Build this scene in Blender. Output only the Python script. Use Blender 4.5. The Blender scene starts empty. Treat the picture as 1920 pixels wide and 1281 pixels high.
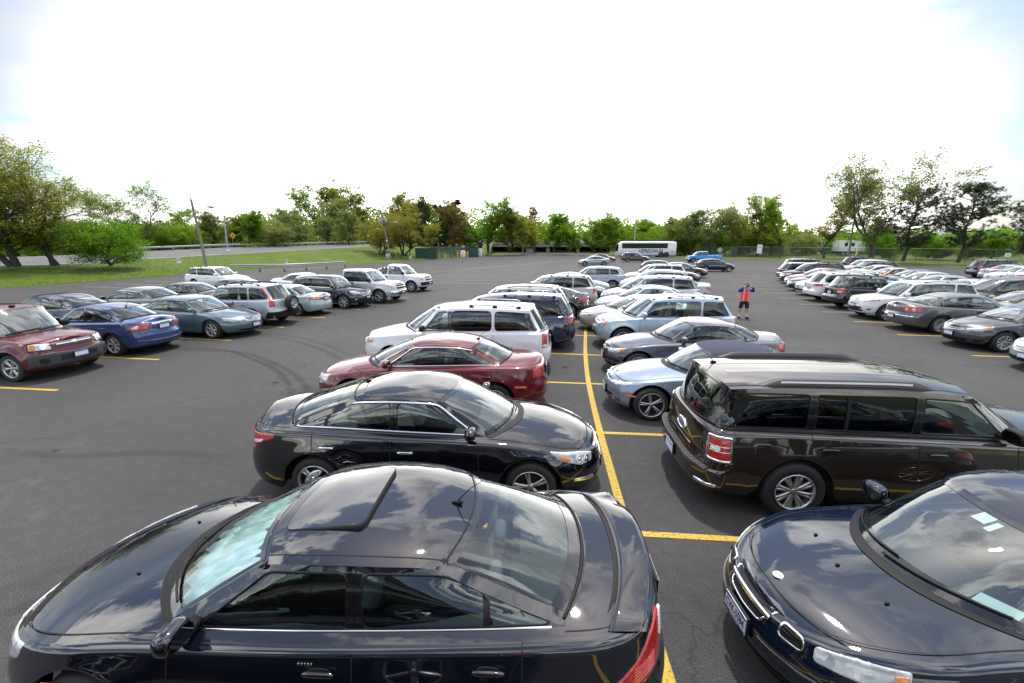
import bpy, math, random
import numpy as np
from mathutils import Vector, Matrix
sc = bpy.context.scene
COL = sc.collection
rad = math.radians
# ------------------------------------------------------------------ camera
CAM_H, PITCH, FPX = 3.35, rad(13.1), 800.0
cam_data = bpy.data.cameras.new('camera')
cam = bpy.data.objects.new('camera', cam_data); COL.objects.link(cam)
cam.location = (0, 0, CAM_H); cam.rotation_euler = (rad(90) - PITCH, 0, 0)
cam_data.sensor_width = 36.0; cam_data.lens = 36.0 * FPX / 1920.0
cam_data.clip_start = 0.05; cam_data.clip_end = 6000
sc.camera = cam
# ------------------------------------------------------------------ world: daylight sky with broken cloud
SUN_EL, SUN_AZ = rad(70), rad(10)          # azimuth measured from +Y towards +X
world = bpy.data.worlds.new('World'); sc.world = world; world.use_nodes = True
nt = world.node_tree; N = nt.nodes; Lk = nt.links; N.clear()
def nd(t, **kw):
    n = N.new(t)
    for k, v in kw.items(): setattr(n, k, v)
    return n
def wmath(op, a, b=None, clamp=False):
    n = nd('ShaderNodeMath', operation=op, use_clamp=clamp)
    for i, v in enumerate((a, b)):
        if v is None: continue
        if isinstance(v, (int, float)): n.inputs[i].default_value = v
        else: Lk.new(v, n.inputs[i])
    return n.outputs[0]
out = nd('ShaderNodeOutputWorld')
sky = nd('ShaderNodeTexSky', sky_type='NISHITA', sun_disc=False)
sky.sun_elevation = SUN_EL; sky.sun_rotation = SUN_AZ
sky.air_density = 1.0; sky.dust_density = 1.4; sky.ozone_density = 1.0
bg_sky = nd('ShaderNodeBackground'); bg_sky.inputs[1].default_value = 0.10
Lk.new(sky.outputs[0], bg_sky.inputs[0])
tc = nd('ShaderNodeTexCoord'); sep = nd('ShaderNodeSeparateXYZ'); Lk.new(tc.outputs['Generated'], sep.inputs[0])
zc_ = wmath('MAXIMUM', sep.outputs[2], 0.0)
den = wmath('ADD', zc_, 0.16)
comb = nd('ShaderNodeCombineXYZ')
Lk.new(wmath('DIVIDE', sep.outputs[0], den), comb.inputs[0]); Lk.new(wmath('DIVIDE', sep.outputs[1], den), comb.inputs[1])
def wnoise(scale, detail, rough, off, dist=0.0):
    m = nd('ShaderNodeMapping'); m.inputs['Location'].default_value = off; Lk.new(comb.outputs[0], m.inputs['Vector'])
    n = nd('ShaderNodeTexNoise'); n.inputs['Scale'].default_value = scale; n.inputs['Detail'].default_value = detail
    n.inputs['Roughness'].default_value = rough; n.inputs['Distortion'].default_value = dist
    Lk.new(m.outputs[0], n.inputs['Vector']); return n.outputs['Fac']
def wramp(fac, stops):
    r = nd('ShaderNodeValToRGB'); e = r.color_ramp.elements
    while len(e) < len(stops): e.new(0.5)
    for el, (p, c) in zip(e, stops): el.position = p; el.color = (c, c, c, 1) if isinstance(c, (int, float)) else (*c, 1)
    Lk.new(fac, r.inputs[0]); return r.outputs[0]
big = wnoise(1.7, 10, 0.6, (7.7, 9.9, 0), 0.3)
veil = wnoise(0.9, 5, 0.55, (9.3, 1.2, 0))
# bright continuous veil low in the sky ahead, towards the sun; broken cumulus elsewhere
hd = nd('ShaderNodeVectorMath', operation='DOT_PRODUCT'); Lk.new(tc.outputs['Generated'], hd.inputs[0]); hd.inputs[1].default_value = (0.0, 1.0, 0.0)
ahead = wramp(hd.outputs['Value'], [(0.66, 0.0), (0.93, 1.0)])
low = wramp(sep.outputs[2], [(0.22, 1.0), (0.52, 0.0)])
near_sun = wmath('MULTIPLY', ahead, low)
side = wmath('MULTIPLY', wramp(hd.outputs['Value'], [(0.45, 1.0), (0.74, 0.0)]), wramp(sep.outputs[2], [(0.10, 0.0), (0.26, 1.0), (0.42, 1.0), (0.5, 0.0)]))
cover = wmath('SUBTRACT', wmath('ADD', big, wmath('MULTIPLY', near_sun, 0.20)), wmath('MULTIPLY', side, 0.055))
cmask0 = wramp(cover, [(0.478, 0.03), (0.53, 0.75), (0.61, 1.0)])
cmask1 = wmath('MAXIMUM', cmask0, wramp(sep.outputs[2], [(0.05, 0.30), (0.18, 0.07), (0.4, 0.02)]))
soft = wmath('SUBTRACT', wmath('ADD', wnoise(0.95, 4, 0.5, (2.2, 5.6, 0), 0.2), wmath('MULTIPLY', near_sun, 0.24)), wmath('MULTIPLY', side, 0.05))
lowz = wramp(sep.outputs[2], [(0.33, 1.0), (0.50, 0.0)])
front = wmath('MULTIPLY', lowz, wramp(hd.outputs['Value'], [(0.0, 0.0), (0.5, 1.0)]))
mixm = nd('ShaderNodeMixRGB'); Lk.new(front, mixm.inputs[0]); Lk.new(cmask1, mixm.inputs[1]); Lk.new(wmath('ADD', wmath('MULTIPLY', wramp(soft, [(0.40, 0.05), (0.62, 1.0)]), 0.75), wmath('MULTIPLY', cmask0, 0.25)), mixm.inputs[2]); cmask = mixm.outputs[0]
shade = wramp(wmath('ADD', wmath('MULTIPLY', big, 0.6), wmath('MULTIPLY', veil, 0.4)),
              [(0.49, (1.0, 0.97, 0.93)), (0.59, (0.29, 0.295, 0.32))])
sh_ = nd('ShaderNodeMixRGB'); Lk.new(wmath('MULTIPLY', wmath('MAXIMUM', near_sun, front), 0.82), sh_.inputs[0]); Lk.new(shade, sh_.inputs[1]); sh_.inputs[2].default_value = (1.0, 0.98, 0.96, 1); shade = sh_.outputs[0]
glow = wmath('SUBTRACT', wmath('ADD', 1.0, wmath('MULTIPLY', near_sun, 0.15)), wmath('MULTIPLY', front, wmath('MULTIPLY', wmath('SUBTRACT', 1.0, near_sun), 0.77)))
bg_cloud = nd('ShaderNodeBackground'); Lk.new(shade, bg_cloud.inputs[0]); Lk.new(wmath('MULTIPLY', glow, 2.0), bg_cloud.inputs[1])
mixw = nd('ShaderNodeMixShader'); Lk.new(cmask, mixw.inputs[0]); Lk.new(bg_sky.outputs[0], mixw.inputs[1]); Lk.new(bg_cloud.outputs[0], mixw.inputs[2])
Lk.new(mixw.outputs[0], out.inputs[0])
# ------------------------------------------------------------------ sun, softened by the thin cloud in front of it
sun_d = bpy.data.lights.new('sun', 'SUN'); sun_d.energy = 2.0; sun_d.angle = rad(2.5); sun_d.color = (1.0, 0.95, 0.87)
sun = bpy.data.objects.new('sun', sun_d); COL.objects.link(sun)
sun.rotation_euler = Vector((math.cos(SUN_EL) * math.sin(SUN_AZ), math.cos(SUN_EL) * math.cos(SUN_AZ), math.sin(SUN_EL))).to_track_quat('Z', 'Y').to_euler()
# ------------------------------------------------------------------ render settings
sc.render.engine = 'CYCLES'
sc.view_settings.view_transform = 'Standard'; sc.view_settings.look = 'None'
sc.view_settings.exposure = 1.1; sc.view_settings.gamma = 1.0
cy = sc.cycles; cy.use_denoising = True; cy.max_bounces = 8; cy.transparent_max_bounces = 24
cy.glossy_bounces = 4; cy.diffuse_bounces = 3; cy.sample_clamp_indirect = 6.0; cy.caustics_reflective = False; cy.caustics_refractive = False

# ------------------------------------------------------------------ pixel <-> world helpers (photo pixels, 1920 x 1281)
def G(px, py, z=0.0):
    u = (px - 960) / FPX; v = (py - 640.5) / FPX
    fy = math.cos(PITCH) - v * math.sin(PITCH); fz = -math.sin(PITCH) - v * math.cos(PITCH)
    t = (CAM_H - z) / -fz
    return (u * t, fy * t, z)
def A(px, py, Y):
    u = (px - 960) / FPX; v = (py - 640.5) / FPX
    fy = math.cos(PITCH) - v * math.sin(PITCH); fz = -math.sin(PITCH) - v * math.cos(PITCH)
    t = Y / fy
    return (u * t, Y, CAM_H + fz * t)

# ------------------------------------------------------------------ materials
def mat(name):
    m = bpy.data.materials.new(name); m.use_nodes = True
    return m, m.node_tree, m.node_tree.nodes['Principled BSDF']
def simple(name, col, rough=0.5, metal=0.0, coat=0.0, spec=0.5, noise=0.0, nscale=30.0, bump=0.0):
    m, t, b = mat(name)
    b.inputs['Base Color'].default_value = (*col, 1); b.inputs['Roughness'].default_value = rough
    b.inputs['Metallic'].default_value = metal; b.inputs['Coat Weight'].default_value = coat
    b.inputs['Coat Roughness'].default_value = 0.03; b.inputs['Specular IOR Level'].default_value = spec
    if noise or bump:
        n = t.nodes.new('ShaderNodeTexNoise'); n.inputs['Scale'].default_value = nscale; n.inputs['Detail'].default_value = 5
        c = t.nodes.new('ShaderNodeTexCoord'); t.links.new(c.outputs['Object'], n.inputs['Vector'])
        if noise:
            r = t.nodes.new('ShaderNodeMixRGB'); r.inputs[1].default_value = (*[x * (1 - noise) for x in col], 1)
            r.inputs[2].default_value = (*[min(1, x * (1 + noise)) for x in col], 1)
            t.links.new(n.outputs['Fac'], r.inputs[0]); t.links.new(r.outputs[0], b.inputs['Base Color'])
        if bump:
            bp = t.nodes.new('ShaderNodeBump'); bp.inputs['Strength'].default_value = bump; bp.inputs['Distance'].default_value = 0.02
            t.links.new(n.outputs['Fac'], bp.inputs['Height']); t.links.new(bp.outputs[0], b.inputs['Normal'])
    return m
PAINTS = {}
def paint(col, metal=0.35, rough=0.32):
    key = (col, metal)
    if key in PAINTS: return PAINTS[key]
    m, t, b = mat('car_paint')
    mx_ = max(col); sat = 1 - min(col) / mx_; dark = mx_ < .05; metal = 0.0 if dark else metal * (.45 if sat > .6 else 1.0)
    b.inputs['Base Color'].default_value = (*col, 1); b.inputs['Metallic'].default_value = metal; b.inputs['Roughness'].default_value = rough
    b.inputs['Coat Weight'].default_value = 1.0; b.inputs['Coat Roughness'].default_value = 0.02; b.inputs['Coat IOR'].default_value = 1.8 if dark else 1.55; b.inputs['Specular IOR Level'].default_value = 0.0 if dark else 0.2
    # road film: slight mottling of roughness and colour
    n = t.nodes.new('ShaderNodeTexNoise'); n.inputs['Scale'].default_value = 5; n.inputs['Detail'].default_value = 8
    c = t.nodes.new('ShaderNodeTexCoord'); t.links.new(c.outputs['Object'], n.inputs['Vector'])
    mr = t.nodes.new('ShaderNodeMapRange'); mr.inputs[1].default_value = 0.35; mr.inputs[2].default_value = 0.75; mr.inputs[3].default_value = 0.01; mr.inputs[4].default_value = 0.06
    t.links.new(n.outputs['Fac'], mr.inputs[0]); t.links.new(mr.outputs[0], b.inputs['Coat Roughness'])
    PAINTS[key] = m; return m
def glass(name, tint, refl=0.09):
    m = bpy.data.materials.new(name); m.use_nodes = True; t = m.node_tree; t.nodes.clear()
    o = t.nodes.new('ShaderNodeOutputMaterial'); mx = t.nodes.new('ShaderNodeMixShader')
    tr = t.nodes.new('ShaderNodeBsdfTransparent'); tr.inputs[0].default_value = (*tint, 1)
    gl = t.nodes.new('ShaderNodeBsdfGlossy'); gl.inputs['Roughness'].default_value = 0.0; gl.inputs[0].default_value = (0.95, 1.0, 1.0, 1)
    g = t.nodes.new('ShaderNodeNewGeometry'); d = t.nodes.new('ShaderNodeVectorMath'); d.operation = 'DOT_PRODUCT'
    t.links.new(g.outputs['Normal'], d.inputs[0]); t.links.new(g.outputs['Incoming'], d.inputs[1])
    def mm(op, a, b):
        n = t.nodes.new('ShaderNodeMath'); n.operation = op
        for i, v in enumerate((a, b)):
            if isinstance(v, (int, float)): n.inputs[i].default_value = v
            else: t.links.new(v, n.inputs[i])
        return n.outputs[0]
    ab = mm('ABSOLUTE', d.outputs['Value'], 0); p5 = mm('POWER', mm('SUBTRACT', 1.0, ab), 3.6)
    fac = mm('ADD', mm('MULTIPLY', p5, 1 - refl), refl)
    t.links.new(fac, mx.inputs[0]); t.links.new(tr.outputs[0], mx.inputs[1]); t.links.new(gl.outputs[0], mx.inputs[2]); t.links.new(mx.outputs[0], o.inputs[0])
    return m
def lamp_lens(name, col, rough=0.08, cell=38.0, var=0.5):
    m, t, b = mat(name)
    c = t.nodes.new('ShaderNodeTexCoord'); v = t.nodes.new('ShaderNodeTexVoronoi'); v.inputs['Scale'].default_value = cell
    t.links.new(c.outputs['Object'], v.inputs['Vector'])
    r = t.nodes.new('ShaderNodeMixRGB'); r.inputs[1].default_value = (*[x * (1 - var) for x in col], 1); r.inputs[2].default_value = (*col, 1)
    t.links.new(v.outputs['Color'], r.inputs[0]); t.links.new(r.outputs[0], b.inputs['Base Color'])
    bp = t.nodes.new('ShaderNodeBump'); bp.inputs['Strength'].default_value = 0.35; bp.inputs['Distance'].default_value = 0.01
    t.links.new(v.outputs['Distance'], bp.inputs['Height']); t.links.new(bp.outputs[0], b.inputs['Normal'])
    b.inputs['Roughness'].default_value = rough; b.inputs['Coat Weight'].default_value = 1.0; b.inputs['Coat Roughness'].default_value = 0.02
    return m
M = {}
M['paint'] = paint((0.3, 0.3, 0.3))
M['black'] = simple('black_trim', (0.008, 0.008, 0.009), 0.6, spec=0.25)
M['gloss_black'] = simple('gloss_black_trim', (0.008, 0.008, 0.009), 0.12, coat=1.0)
M['seam'] = simple('panel_gap', (0.003, 0.003, 0.003), 0.8)
M['plastic'] = simple('grey_plastic', (0.035, 0.036, 0.038), 0.55, noise=0.15)
M['rubber'] = simple('tyre_rubber', (0.014, 0.014, 0.015), 0.75, noise=0.3, nscale=12)
M['rim'] = simple('alloy', (0.42, 0.43, 0.45), 0.28, metal=0.85, noise=0.12, nscale=9)
M['rim_dark'] = simple('brake_dark', (0.01, 0.01, 0.011), 0.6)
M['chrome'] = simple('chrome', (0.78, 0.79, 0.8), 0.07, metal=1.0)
M['glass'] = glass('window_glass', (0.62, 0.74, 0.72))
M['glass_clear'] = glass('windshield_glass', (0.74, 0.86, 0.84), 0.15)
M['glass_dark'] = glass('privacy_glass', (0.035, 0.04, 0.045), 0.07)
M['lamp_clear'] = lamp_lens('headlamp_lens', (0.62, 0.65, 0.68), 0.12, 22, 0.55)
M['lamp_bowl'] = simple('headlamp_bowl', (0.8, 0.8, 0.82), 0.05, metal=1.0)
M['lamp_red'] = lamp_lens('tail_lamp_lens', (0.52, 0.012, 0.012), 0.15, 60, 0.45)
M['lamp_amber'] = lamp_lens('amber_lens', (0.75, 0.22, 0.02), 0.15, 60, 0.3)
M['lamp_white'] = lamp_lens('reverse_lamp_lens', (0.75, 0.75, 0.76), 0.15, 60, 0.25)
M['plate'] = simple('plate_white', (0.66, 0.68, 0.72), 0.4)
M['plate_blue'] = simple('plate_blue', (0.02, 0.05, 0.28), 0.4)
M['seat'] = simple('seat_cloth', (0.09, 0.09, 0.095), 0.9, noise=0.2)
M['seat_tan'] = simple('seat_tan', (0.30, 0.25, 0.19), 0.8, noise=0.15)
M['badge_blue'] = simple('badge_blue', (0.02, 0.06, 0.25), 0.2, coat=1.0)
M['badge_gold'] = simple('badge_gold', (0.55, 0.36, 0.05), 0.25, metal=0.8)
M['paper'] = simple('paper', (0.55, 0.62, 0.6), 0.8)
M['red_badge'] = simple('badge_red', (0.4, 0.02, 0.02), 0.3, coat=1.0)

# ------------------------------------------------------------------ mesh builder
class MB:
    def __init__(s): s.v = []; s.f = []; s.m = []; s.slots = []
    def slot(s, k):
        if k not in s.slots: s.slots.append(k)
        return s.slots.index(k)
    def add(s, verts, faces, k):
        o = len(s.v); s.v.extend([tuple(map(float, p)) for p in verts]); i = s.slot(k)
        for f in faces: s.f.append([a + o for a in f]); s.m.append(i)
    def grid(s, P, k, cell=None, keep=None):
        """P[i][j] grid of points; cell(i,j) -> material key or None to skip"""
        n, m_ = len(P), len(P[0]); o = len(s.v)
        for r in P: s.v.extend([tuple(map(float, p)) for p in r])
        for i in range(n - 1):
            for j in range(m_ - 1):
                kk = cell(i, j) if cell else k
                if kk is None: continue
                s.f.append([o + i * m_ + j, o + (i + 1) * m_ + j, o + (i + 1) * m_ + j + 1, o + i * m_ + j + 1]); s.m.append(s.slot(kk))
    def box(s, c, d, k, rot=None, taper=1.0):
        x, y, z = (q / 2 for q in d); vs = []
        for sz in (-1, 1):
            tp = taper if sz > 0 else 1
            for sx, sy in ((-1, -1), (1, -1), (1, 1), (-1, 1)): vs.append(Vector((sx * x * tp, sy * y * tp, sz * z)))
        if rot is not None: vs = [rot @ v for v in vs]
        c = Vector(c)
        s.add([v + c for v in vs], [(0, 3, 2, 1), (4, 5, 6, 7), (0, 1, 5, 4), (1, 2, 6, 5), (2, 3, 7, 6), (3, 0, 4, 7)], k)
    def rbox(s, c, d, r, k, rot=None):
        """box with bevelled edges: superellipsoid-like grid"""
        n = 8; P = []
        def se(a, e): q = math.cos(a); return math.copysign(abs(q) ** e, q)
        e = r
        for i in range(n + 1):
            la = -math.pi / 2 + math.pi * i / n; row = []
            for j in range(2 * n + 1):
                lo = 2 * math.pi * j / (2 * n)
                cl = se(la, e); sl = math.copysign(abs(math.sin(la)) ** e, math.sin(la))
                v = Vector((d[0] / 2 * cl * se(lo, e), d[1] / 2 * cl * math.copysign(abs(math.sin(lo)) ** e, math.sin(lo)), d[2] / 2 * sl))
                if rot is not None: v = rot @ v
                row.append(v + Vector(c))
            P.append(row)
        s.grid(P, k)
    def tube(s, pts, r, k, n=8, closed=False, caps=True):
        pts = [Vector(p) for p in pts]; rs = r if isinstance(r, (list, tuple)) else [r] * len(pts); P = []
        up = None
        for i, p in enumerate(pts):
            if closed: d = pts[(i + 1) % len(pts)] - pts[i - 1]
            else: d = pts[min(i + 1, len(pts) - 1)] - pts[max(i - 1, 0)]
            d.normalize()
            if up is None:
                up = Vector((0, 0, 1)) if abs(d.z) < 0.9 else Vector((1, 0, 0))
            a = d.cross(up); 
            if a.length < 1e-6: a = d.cross(Vector((1, 0, 0)))
            a.normalize(); b = a.cross(d); up = b
            P.append([p + (a * math.cos(2 * math.pi * j / n) + b * math.sin(2 * math.pi * j / n)) * rs[i] for j in range(n + 1)])
        if closed: P.append(P[0])
        s.grid(P, k)
        if caps and not closed:
            for row in (P[0], P[-1]): s.add(row[:-1], [list(range(n))], k)
    def lathe(s, prof, k, n=32, axis='z', c=(0, 0, 0)):
        P = []
        for r, h in prof:
            row = []
            for j in range(n + 1):
                a = 2 * math.pi * j / n; x, y = r * math.cos(a), r * math.sin(a)
                row.append((c[0] + x, c[1] + y, c[2] + h) if axis == 'z' else (c[0] + x, c[1] + h, c[2] + y))
            P.append(row)
        s.grid(P, k)
    def mesh(s, name, smooth=True, weld=0.0):
        me = bpy.data.meshes.new(name); me.from_pydata(s.v, [], s.f)
        for k in s.slots: me.materials.append(M[k] if isinstance(k, str) else k)
        me.polygons.foreach_set('material_index', s.m)
        me.polygons.foreach_set('use_smooth', [smooth] * len(s.f))
        if weld:
            import bmesh
            b = bmesh.new(); b.from_mesh(me); bmesh.ops.remove_doubles(b, verts=b.verts, dist=weld); b.to_mesh(me); b.free()
        me.update(); return me
def link(name, me, parent=None):
    o = bpy.data.objects.new(name, me); COL.objects.link(o)
    if parent is not None: o.parent = parent
    return o
def tag(o, label=None, cat=None, group=None, kind=None):
    if label: o['label'] = label
    if cat: o['category'] = cat
    if group: o['group'] = group
    if kind: o['kind'] = kind
    return o
def empty(name, loc=(0, 0, 0), rz=0.0):
    o = bpy.data.objects.new(name, None); COL.objects.link(o); o.location = loc; o.rotation_euler = (0, 0, rz); o.empty_display_size = 0.2
    return o
def pchip(pts):
    xs = np.array([p[0] for p in pts], float); ys = np.array([p[1] for p in pts], float)
    h = np.diff(xs); d = np.diff(ys) / h; n = len(xs); m = np.zeros(n)
    if n == 2: m[:] = d[0]
    else:
        for i in range(1, n - 1):
            if d[i - 1] * d[i] > 0:
                w1, w2 = 2 * h[i] + h[i - 1], h[i] + 2 * h[i - 1]; m[i] = (w1 + w2) / (w1 / d[i - 1] + w2 / d[i])
        m[0], m[-1] = d[0], d[-1]
    def f(x):
        x = min(max(x, xs[0]), xs[-1]); i = min(max(int(np.searchsorted(xs, x)) - 1, 0), n - 2)
        t = (x - xs[i]) / h[i]; t2, t3 = t * t, t * t * t
        return float((2 * t3 - 3 * t2 + 1) * ys[i] + (t3 - 2 * t2 + t) * h[i] * m[i] + (-2 * t3 + 3 * t2) * ys[i + 1] + (t3 - t2) * h[i] * m[i + 1])
    return f
def lerp(a, b, t): return a + (b - a) * t
def sstep(a, b, x):
    t = min(max((x - a) / (b - a), 0), 1); return t * t * (3 - 2 * t)
# ------------------------------------------------------------------ the setting: ground, lot, bank, road
def node_mat(name):
    m, t, b = mat(name)
    def n(ty, **kw):
        x = t.nodes.new(ty)
        for k, v in kw.items(): setattr(x, k, v)
        return x
    return m, t, b, n
def asphalt_mat(name, base, stain):
    m, t, b, n = node_mat(name); L = t.links.new
    c = n('ShaderNodeTexCoord'); 
    def noise(sc_, det, ro=.55, dist=0.0):
        x = n('ShaderNodeTexNoise'); x.inputs['Scale'].default_value = sc_; x.inputs['Detail'].default_value = det; x.inputs['Roughness'].default_value = ro; x.inputs['Distortion'].default_value = dist
        L(c.outputs['Object'], x.inputs['Vector']); return x.outputs['Fac']
    def ramp(f, st):
        r = n('ShaderNodeValToRGB'); e = r.color_ramp.elements
        while len(e) < len(st): e.new(.5)
        for q, (p, v) in zip(e, st): q.position = p; q.color = (*v, 1) if isinstance(v, tuple) else (v, v, v, 1)
        L(f, r.inputs[0]); return r.outputs[0]
    def mix(f, a, d, ty='MIX'):
        x = n('ShaderNodeMixRGB', blend_type=ty)
        for i, v in ((0, f), (1, a), (2, d)):
            if isinstance(v, (float, int)): x.inputs[i].default_value = v if i == 0 else (v, v, v, 1)
            elif isinstance(v, tuple): x.inputs[i].default_value = (*v, 1)
            else: L(v, x.inputs[i])
        return x.outputs[0]
    grit = ramp(noise(95, 2, .7), [(.30, .25), (.48, .85), (.62, 1.4), (.72, 3.2)])
    mid = ramp(noise(7, 6, .65), [(.3, .82), (.7, 1.16)])
    big = ramp(noise(.22, 5, .6, .6), [(.3, .80), (.5, 1.0), (.72, 1.22)])
    col = mix(1.0, mix(1.0, mix(1.0, base, grit, 'MULTIPLY'), mid, 'MULTIPLY'), big, 'MULTIPLY')
    pale = ramp(noise(.33, 9, .72, .4), [(.565, 0.0), (.70, .6)]); pale2 = ramp(noise(2.6, 8, .75), [(.45, 0.0), (.62, 1.0)])
    pm = n('ShaderNodeMath', operation='MULTIPLY'); L(pale, pm.inputs[0]); L(pale2, pm.inputs[1])
    col = mix(pm.outputs[0], col, stain)
    drk = ramp(noise(.9, 3, .5), [(.62, 0.0), (.74, .45)]); col = mix(drk, col, tuple(x * .45 for x in base))
    # hairline cracks, sealed here and there
    v = n('ShaderNodeTexVoronoi', feature='DISTANCE_TO_EDGE'); v.inputs['Scale'].default_value = .13
    mp = n('ShaderNodeMixRGB'); mp.inputs[0].default_value = .35; L(c.outputs['Object'], mp.inputs[1])
    nn = n('ShaderNodeTexNoise'); nn.inputs['Scale'].default_value = .8; nn.inputs['Detail'].default_value = 6; L(c.outputs['Object'], nn.inputs['Vector']); L(nn.outputs['Color'], mp.inputs[2]); 
    ad = n('ShaderNodeVectorMath', operation='ADD'); sc2 = n('ShaderNodeVectorMath', operation='SCALE'); sc2.inputs['Scale'].default_value = 2.4; L(nn.outputs['Color'], sc2.inputs[0]); L(c.outputs['Object'], ad.inputs[0]); L(sc2.outputs[0], ad.inputs[1]); L(ad.outputs[0], v.inputs['Vector'])
    cr = ramp(v.outputs['Distance'], [(.0, .75), (.0022, .0)])
    col = mix(cr, col, tuple(x * .35 for x in base))
    L(col, b.inputs['Base Color']); b.inputs['Roughness'].default_value = .82; b.inputs['Specular IOR Level'].default_value = .35
    bp = n('ShaderNodeBump'); bp.inputs['Strength'].default_value = .5; bp.inputs['Distance'].default_value = .006; L(noise(95, 2, .7), bp.inputs['Height']); L(bp.outputs[0], b.inputs['Normal'])
    return m
M['asphalt'] = asphalt_mat('asphalt', (.040, .039, .0395), (.13, .128, .126))
M['road'] = asphalt_mat('road_asphalt', (.10, .098, .10), (.16, .158, .158))
def grass_mat(name, c0, c1, c2):
    m, t, b, n = node_mat(name); L = t.links.new; c = n('ShaderNodeTexCoord')
    x = n('ShaderNodeTexNoise'); x.inputs['Scale'].default_value = .35; x.inputs['Detail'].default_value = 10; x.inputs['Roughness'].default_value = .7; L(c.outputs['Object'], x.inputs['Vector'])
    y = n('ShaderNodeTexNoise'); y.inputs['Scale'].default_value = 9; y.inputs['Detail'].default_value = 6; L(c.outputs['Object'], y.inputs['Vector'])
    r = n('ShaderNodeValToRGB'); e = r.color_ramp.elements; e.new(.5)
    for q, (p, v) in zip(e, ((.3, c0), (.5, c1), (.72, c2))): q.position = p; q.color = (*v, 1)
    L(x.outputs['Fac'], r.inputs[0]); mx = n('ShaderNodeMixRGB', blend_type='MULTIPLY'); mx.inputs[0].default_value = 1.0; L(r.outputs[0], mx.inputs[1])
    r2 = n('ShaderNodeValToRGB'); r2.color_ramp.elements[0].position = .3; r2.color_ramp.elements[0].color = (.55, .6, .5, 1); r2.color_ramp.elements[1].position = .7; r2.color_ramp.elements[1].color = (1.3, 1.25, 1.2, 1)
    L(y.outputs['Fac'], r2.inputs[0]); L(r2.outputs[0], mx.inputs[2]); L(mx.outputs[0], b.inputs['Base Color']); b.inputs['Roughness'].default_value = .9; b.inputs['Specular IOR Level'].default_value = .15
    bp = n('ShaderNodeBump'); bp.inputs['Strength'].default_value = .9; bp.inputs['Distance'].default_value = .08; L(y.outputs['Fac'], bp.inputs['Height']); L(bp.outputs[0], b.inputs['Normal'])
    return m
M['turf'] = grass_mat('turf', (.050, .088, .010), (.076, .116, .014), (.110, .140, .028))
M['field'] = grass_mat('rough_grass', (.045, .07, .014), (.07, .10, .02), (.11, .12, .035))
def leaf_mat(name, c0, c1, trans=.55):
    m = bpy.data.materials.new(name); m.use_nodes = True; t = m.node_tree; t.nodes.clear(); o = t.nodes.new('ShaderNodeOutputMaterial'); mx = t.nodes.new('ShaderNodeMixShader'); mx.inputs[0].default_value = trans
    d = t.nodes.new('ShaderNodeBsdfDiffuse'); tr = t.nodes.new('ShaderNodeBsdfTranslucent'); g = t.nodes.new('ShaderNodeNewGeometry'); r = t.nodes.new('ShaderNodeValToRGB'); e = r.color_ramp.elements
    e[0].color = (*c0, 1); e[1].color = (*c1, 1); oi = t.nodes.new('ShaderNodeObjectInfo'); ad = t.nodes.new('ShaderNodeMath'); ad.operation = 'MULTIPLY_ADD'; ad.inputs[1].default_value = .45; t.links.new(oi.outputs['Random'], ad.inputs[0])
    ml = t.nodes.new('ShaderNodeMath'); ml.operation = 'MULTIPLY'; ml.inputs[1].default_value = .6; t.links.new(g.outputs['Random Per Island'], ml.inputs[0]); t.links.new(ml.outputs[0], ad.inputs[2]); t.links.new(ad.outputs[0], r.inputs[0])
    hs = t.nodes.new('ShaderNodeHueSaturation'); hs.inputs['Value'].default_value = 1.35; hs.inputs['Saturation'].default_value = 1.1; t.links.new(r.outputs[0], hs.inputs['Color'])
    t.links.new(r.outputs[0], d.inputs[0]); t.links.new(hs.outputs[0], tr.inputs[0]); t.links.new(d.outputs[0], mx.inputs[1]); t.links.new(tr.outputs[0], mx.inputs[2]); t.links.new(mx.outputs[0], o.inputs[0]); return m
M['blade'] = leaf_mat('grass_blades', (.060, .125, .010), (.10, .165, .02), .5)
def sheet(name, pts, key, z=None):
    mb = MB(); mb.add(pts, [list(range(len(pts)))], key); return tag(link(name, mb.mesh(name, False)), kind='structure')
sheet('ground', [(-3000, -400, -.06), (3000, -400, -.06), (3000, 4000, -.06), (-3000, 4000, -.06)], 'field')
EDGE_L = [G(*q)[:2] for q in ((0, 540), (200, 525), (340, 515), (430, 508), (540, 501), (650, 495), (740, 491), (825, 485), (916, 479), (986, 475), (1090, 474.5))]
EDGE_R = [G(*q)[:2] for q in ((1150, 477), (1270, 483), (1360, 485), (1470, 488), (1600, 493), (1700, 497.5), (1800, 501.5), (1920, 507))]
lot = [(-44, -25)] + EDGE_L + EDGE_R + [(75, 38), (82, -25)]
sheet('parking_lot', [(x, y, 0) for x, y in lot], 'asphalt')
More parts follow.
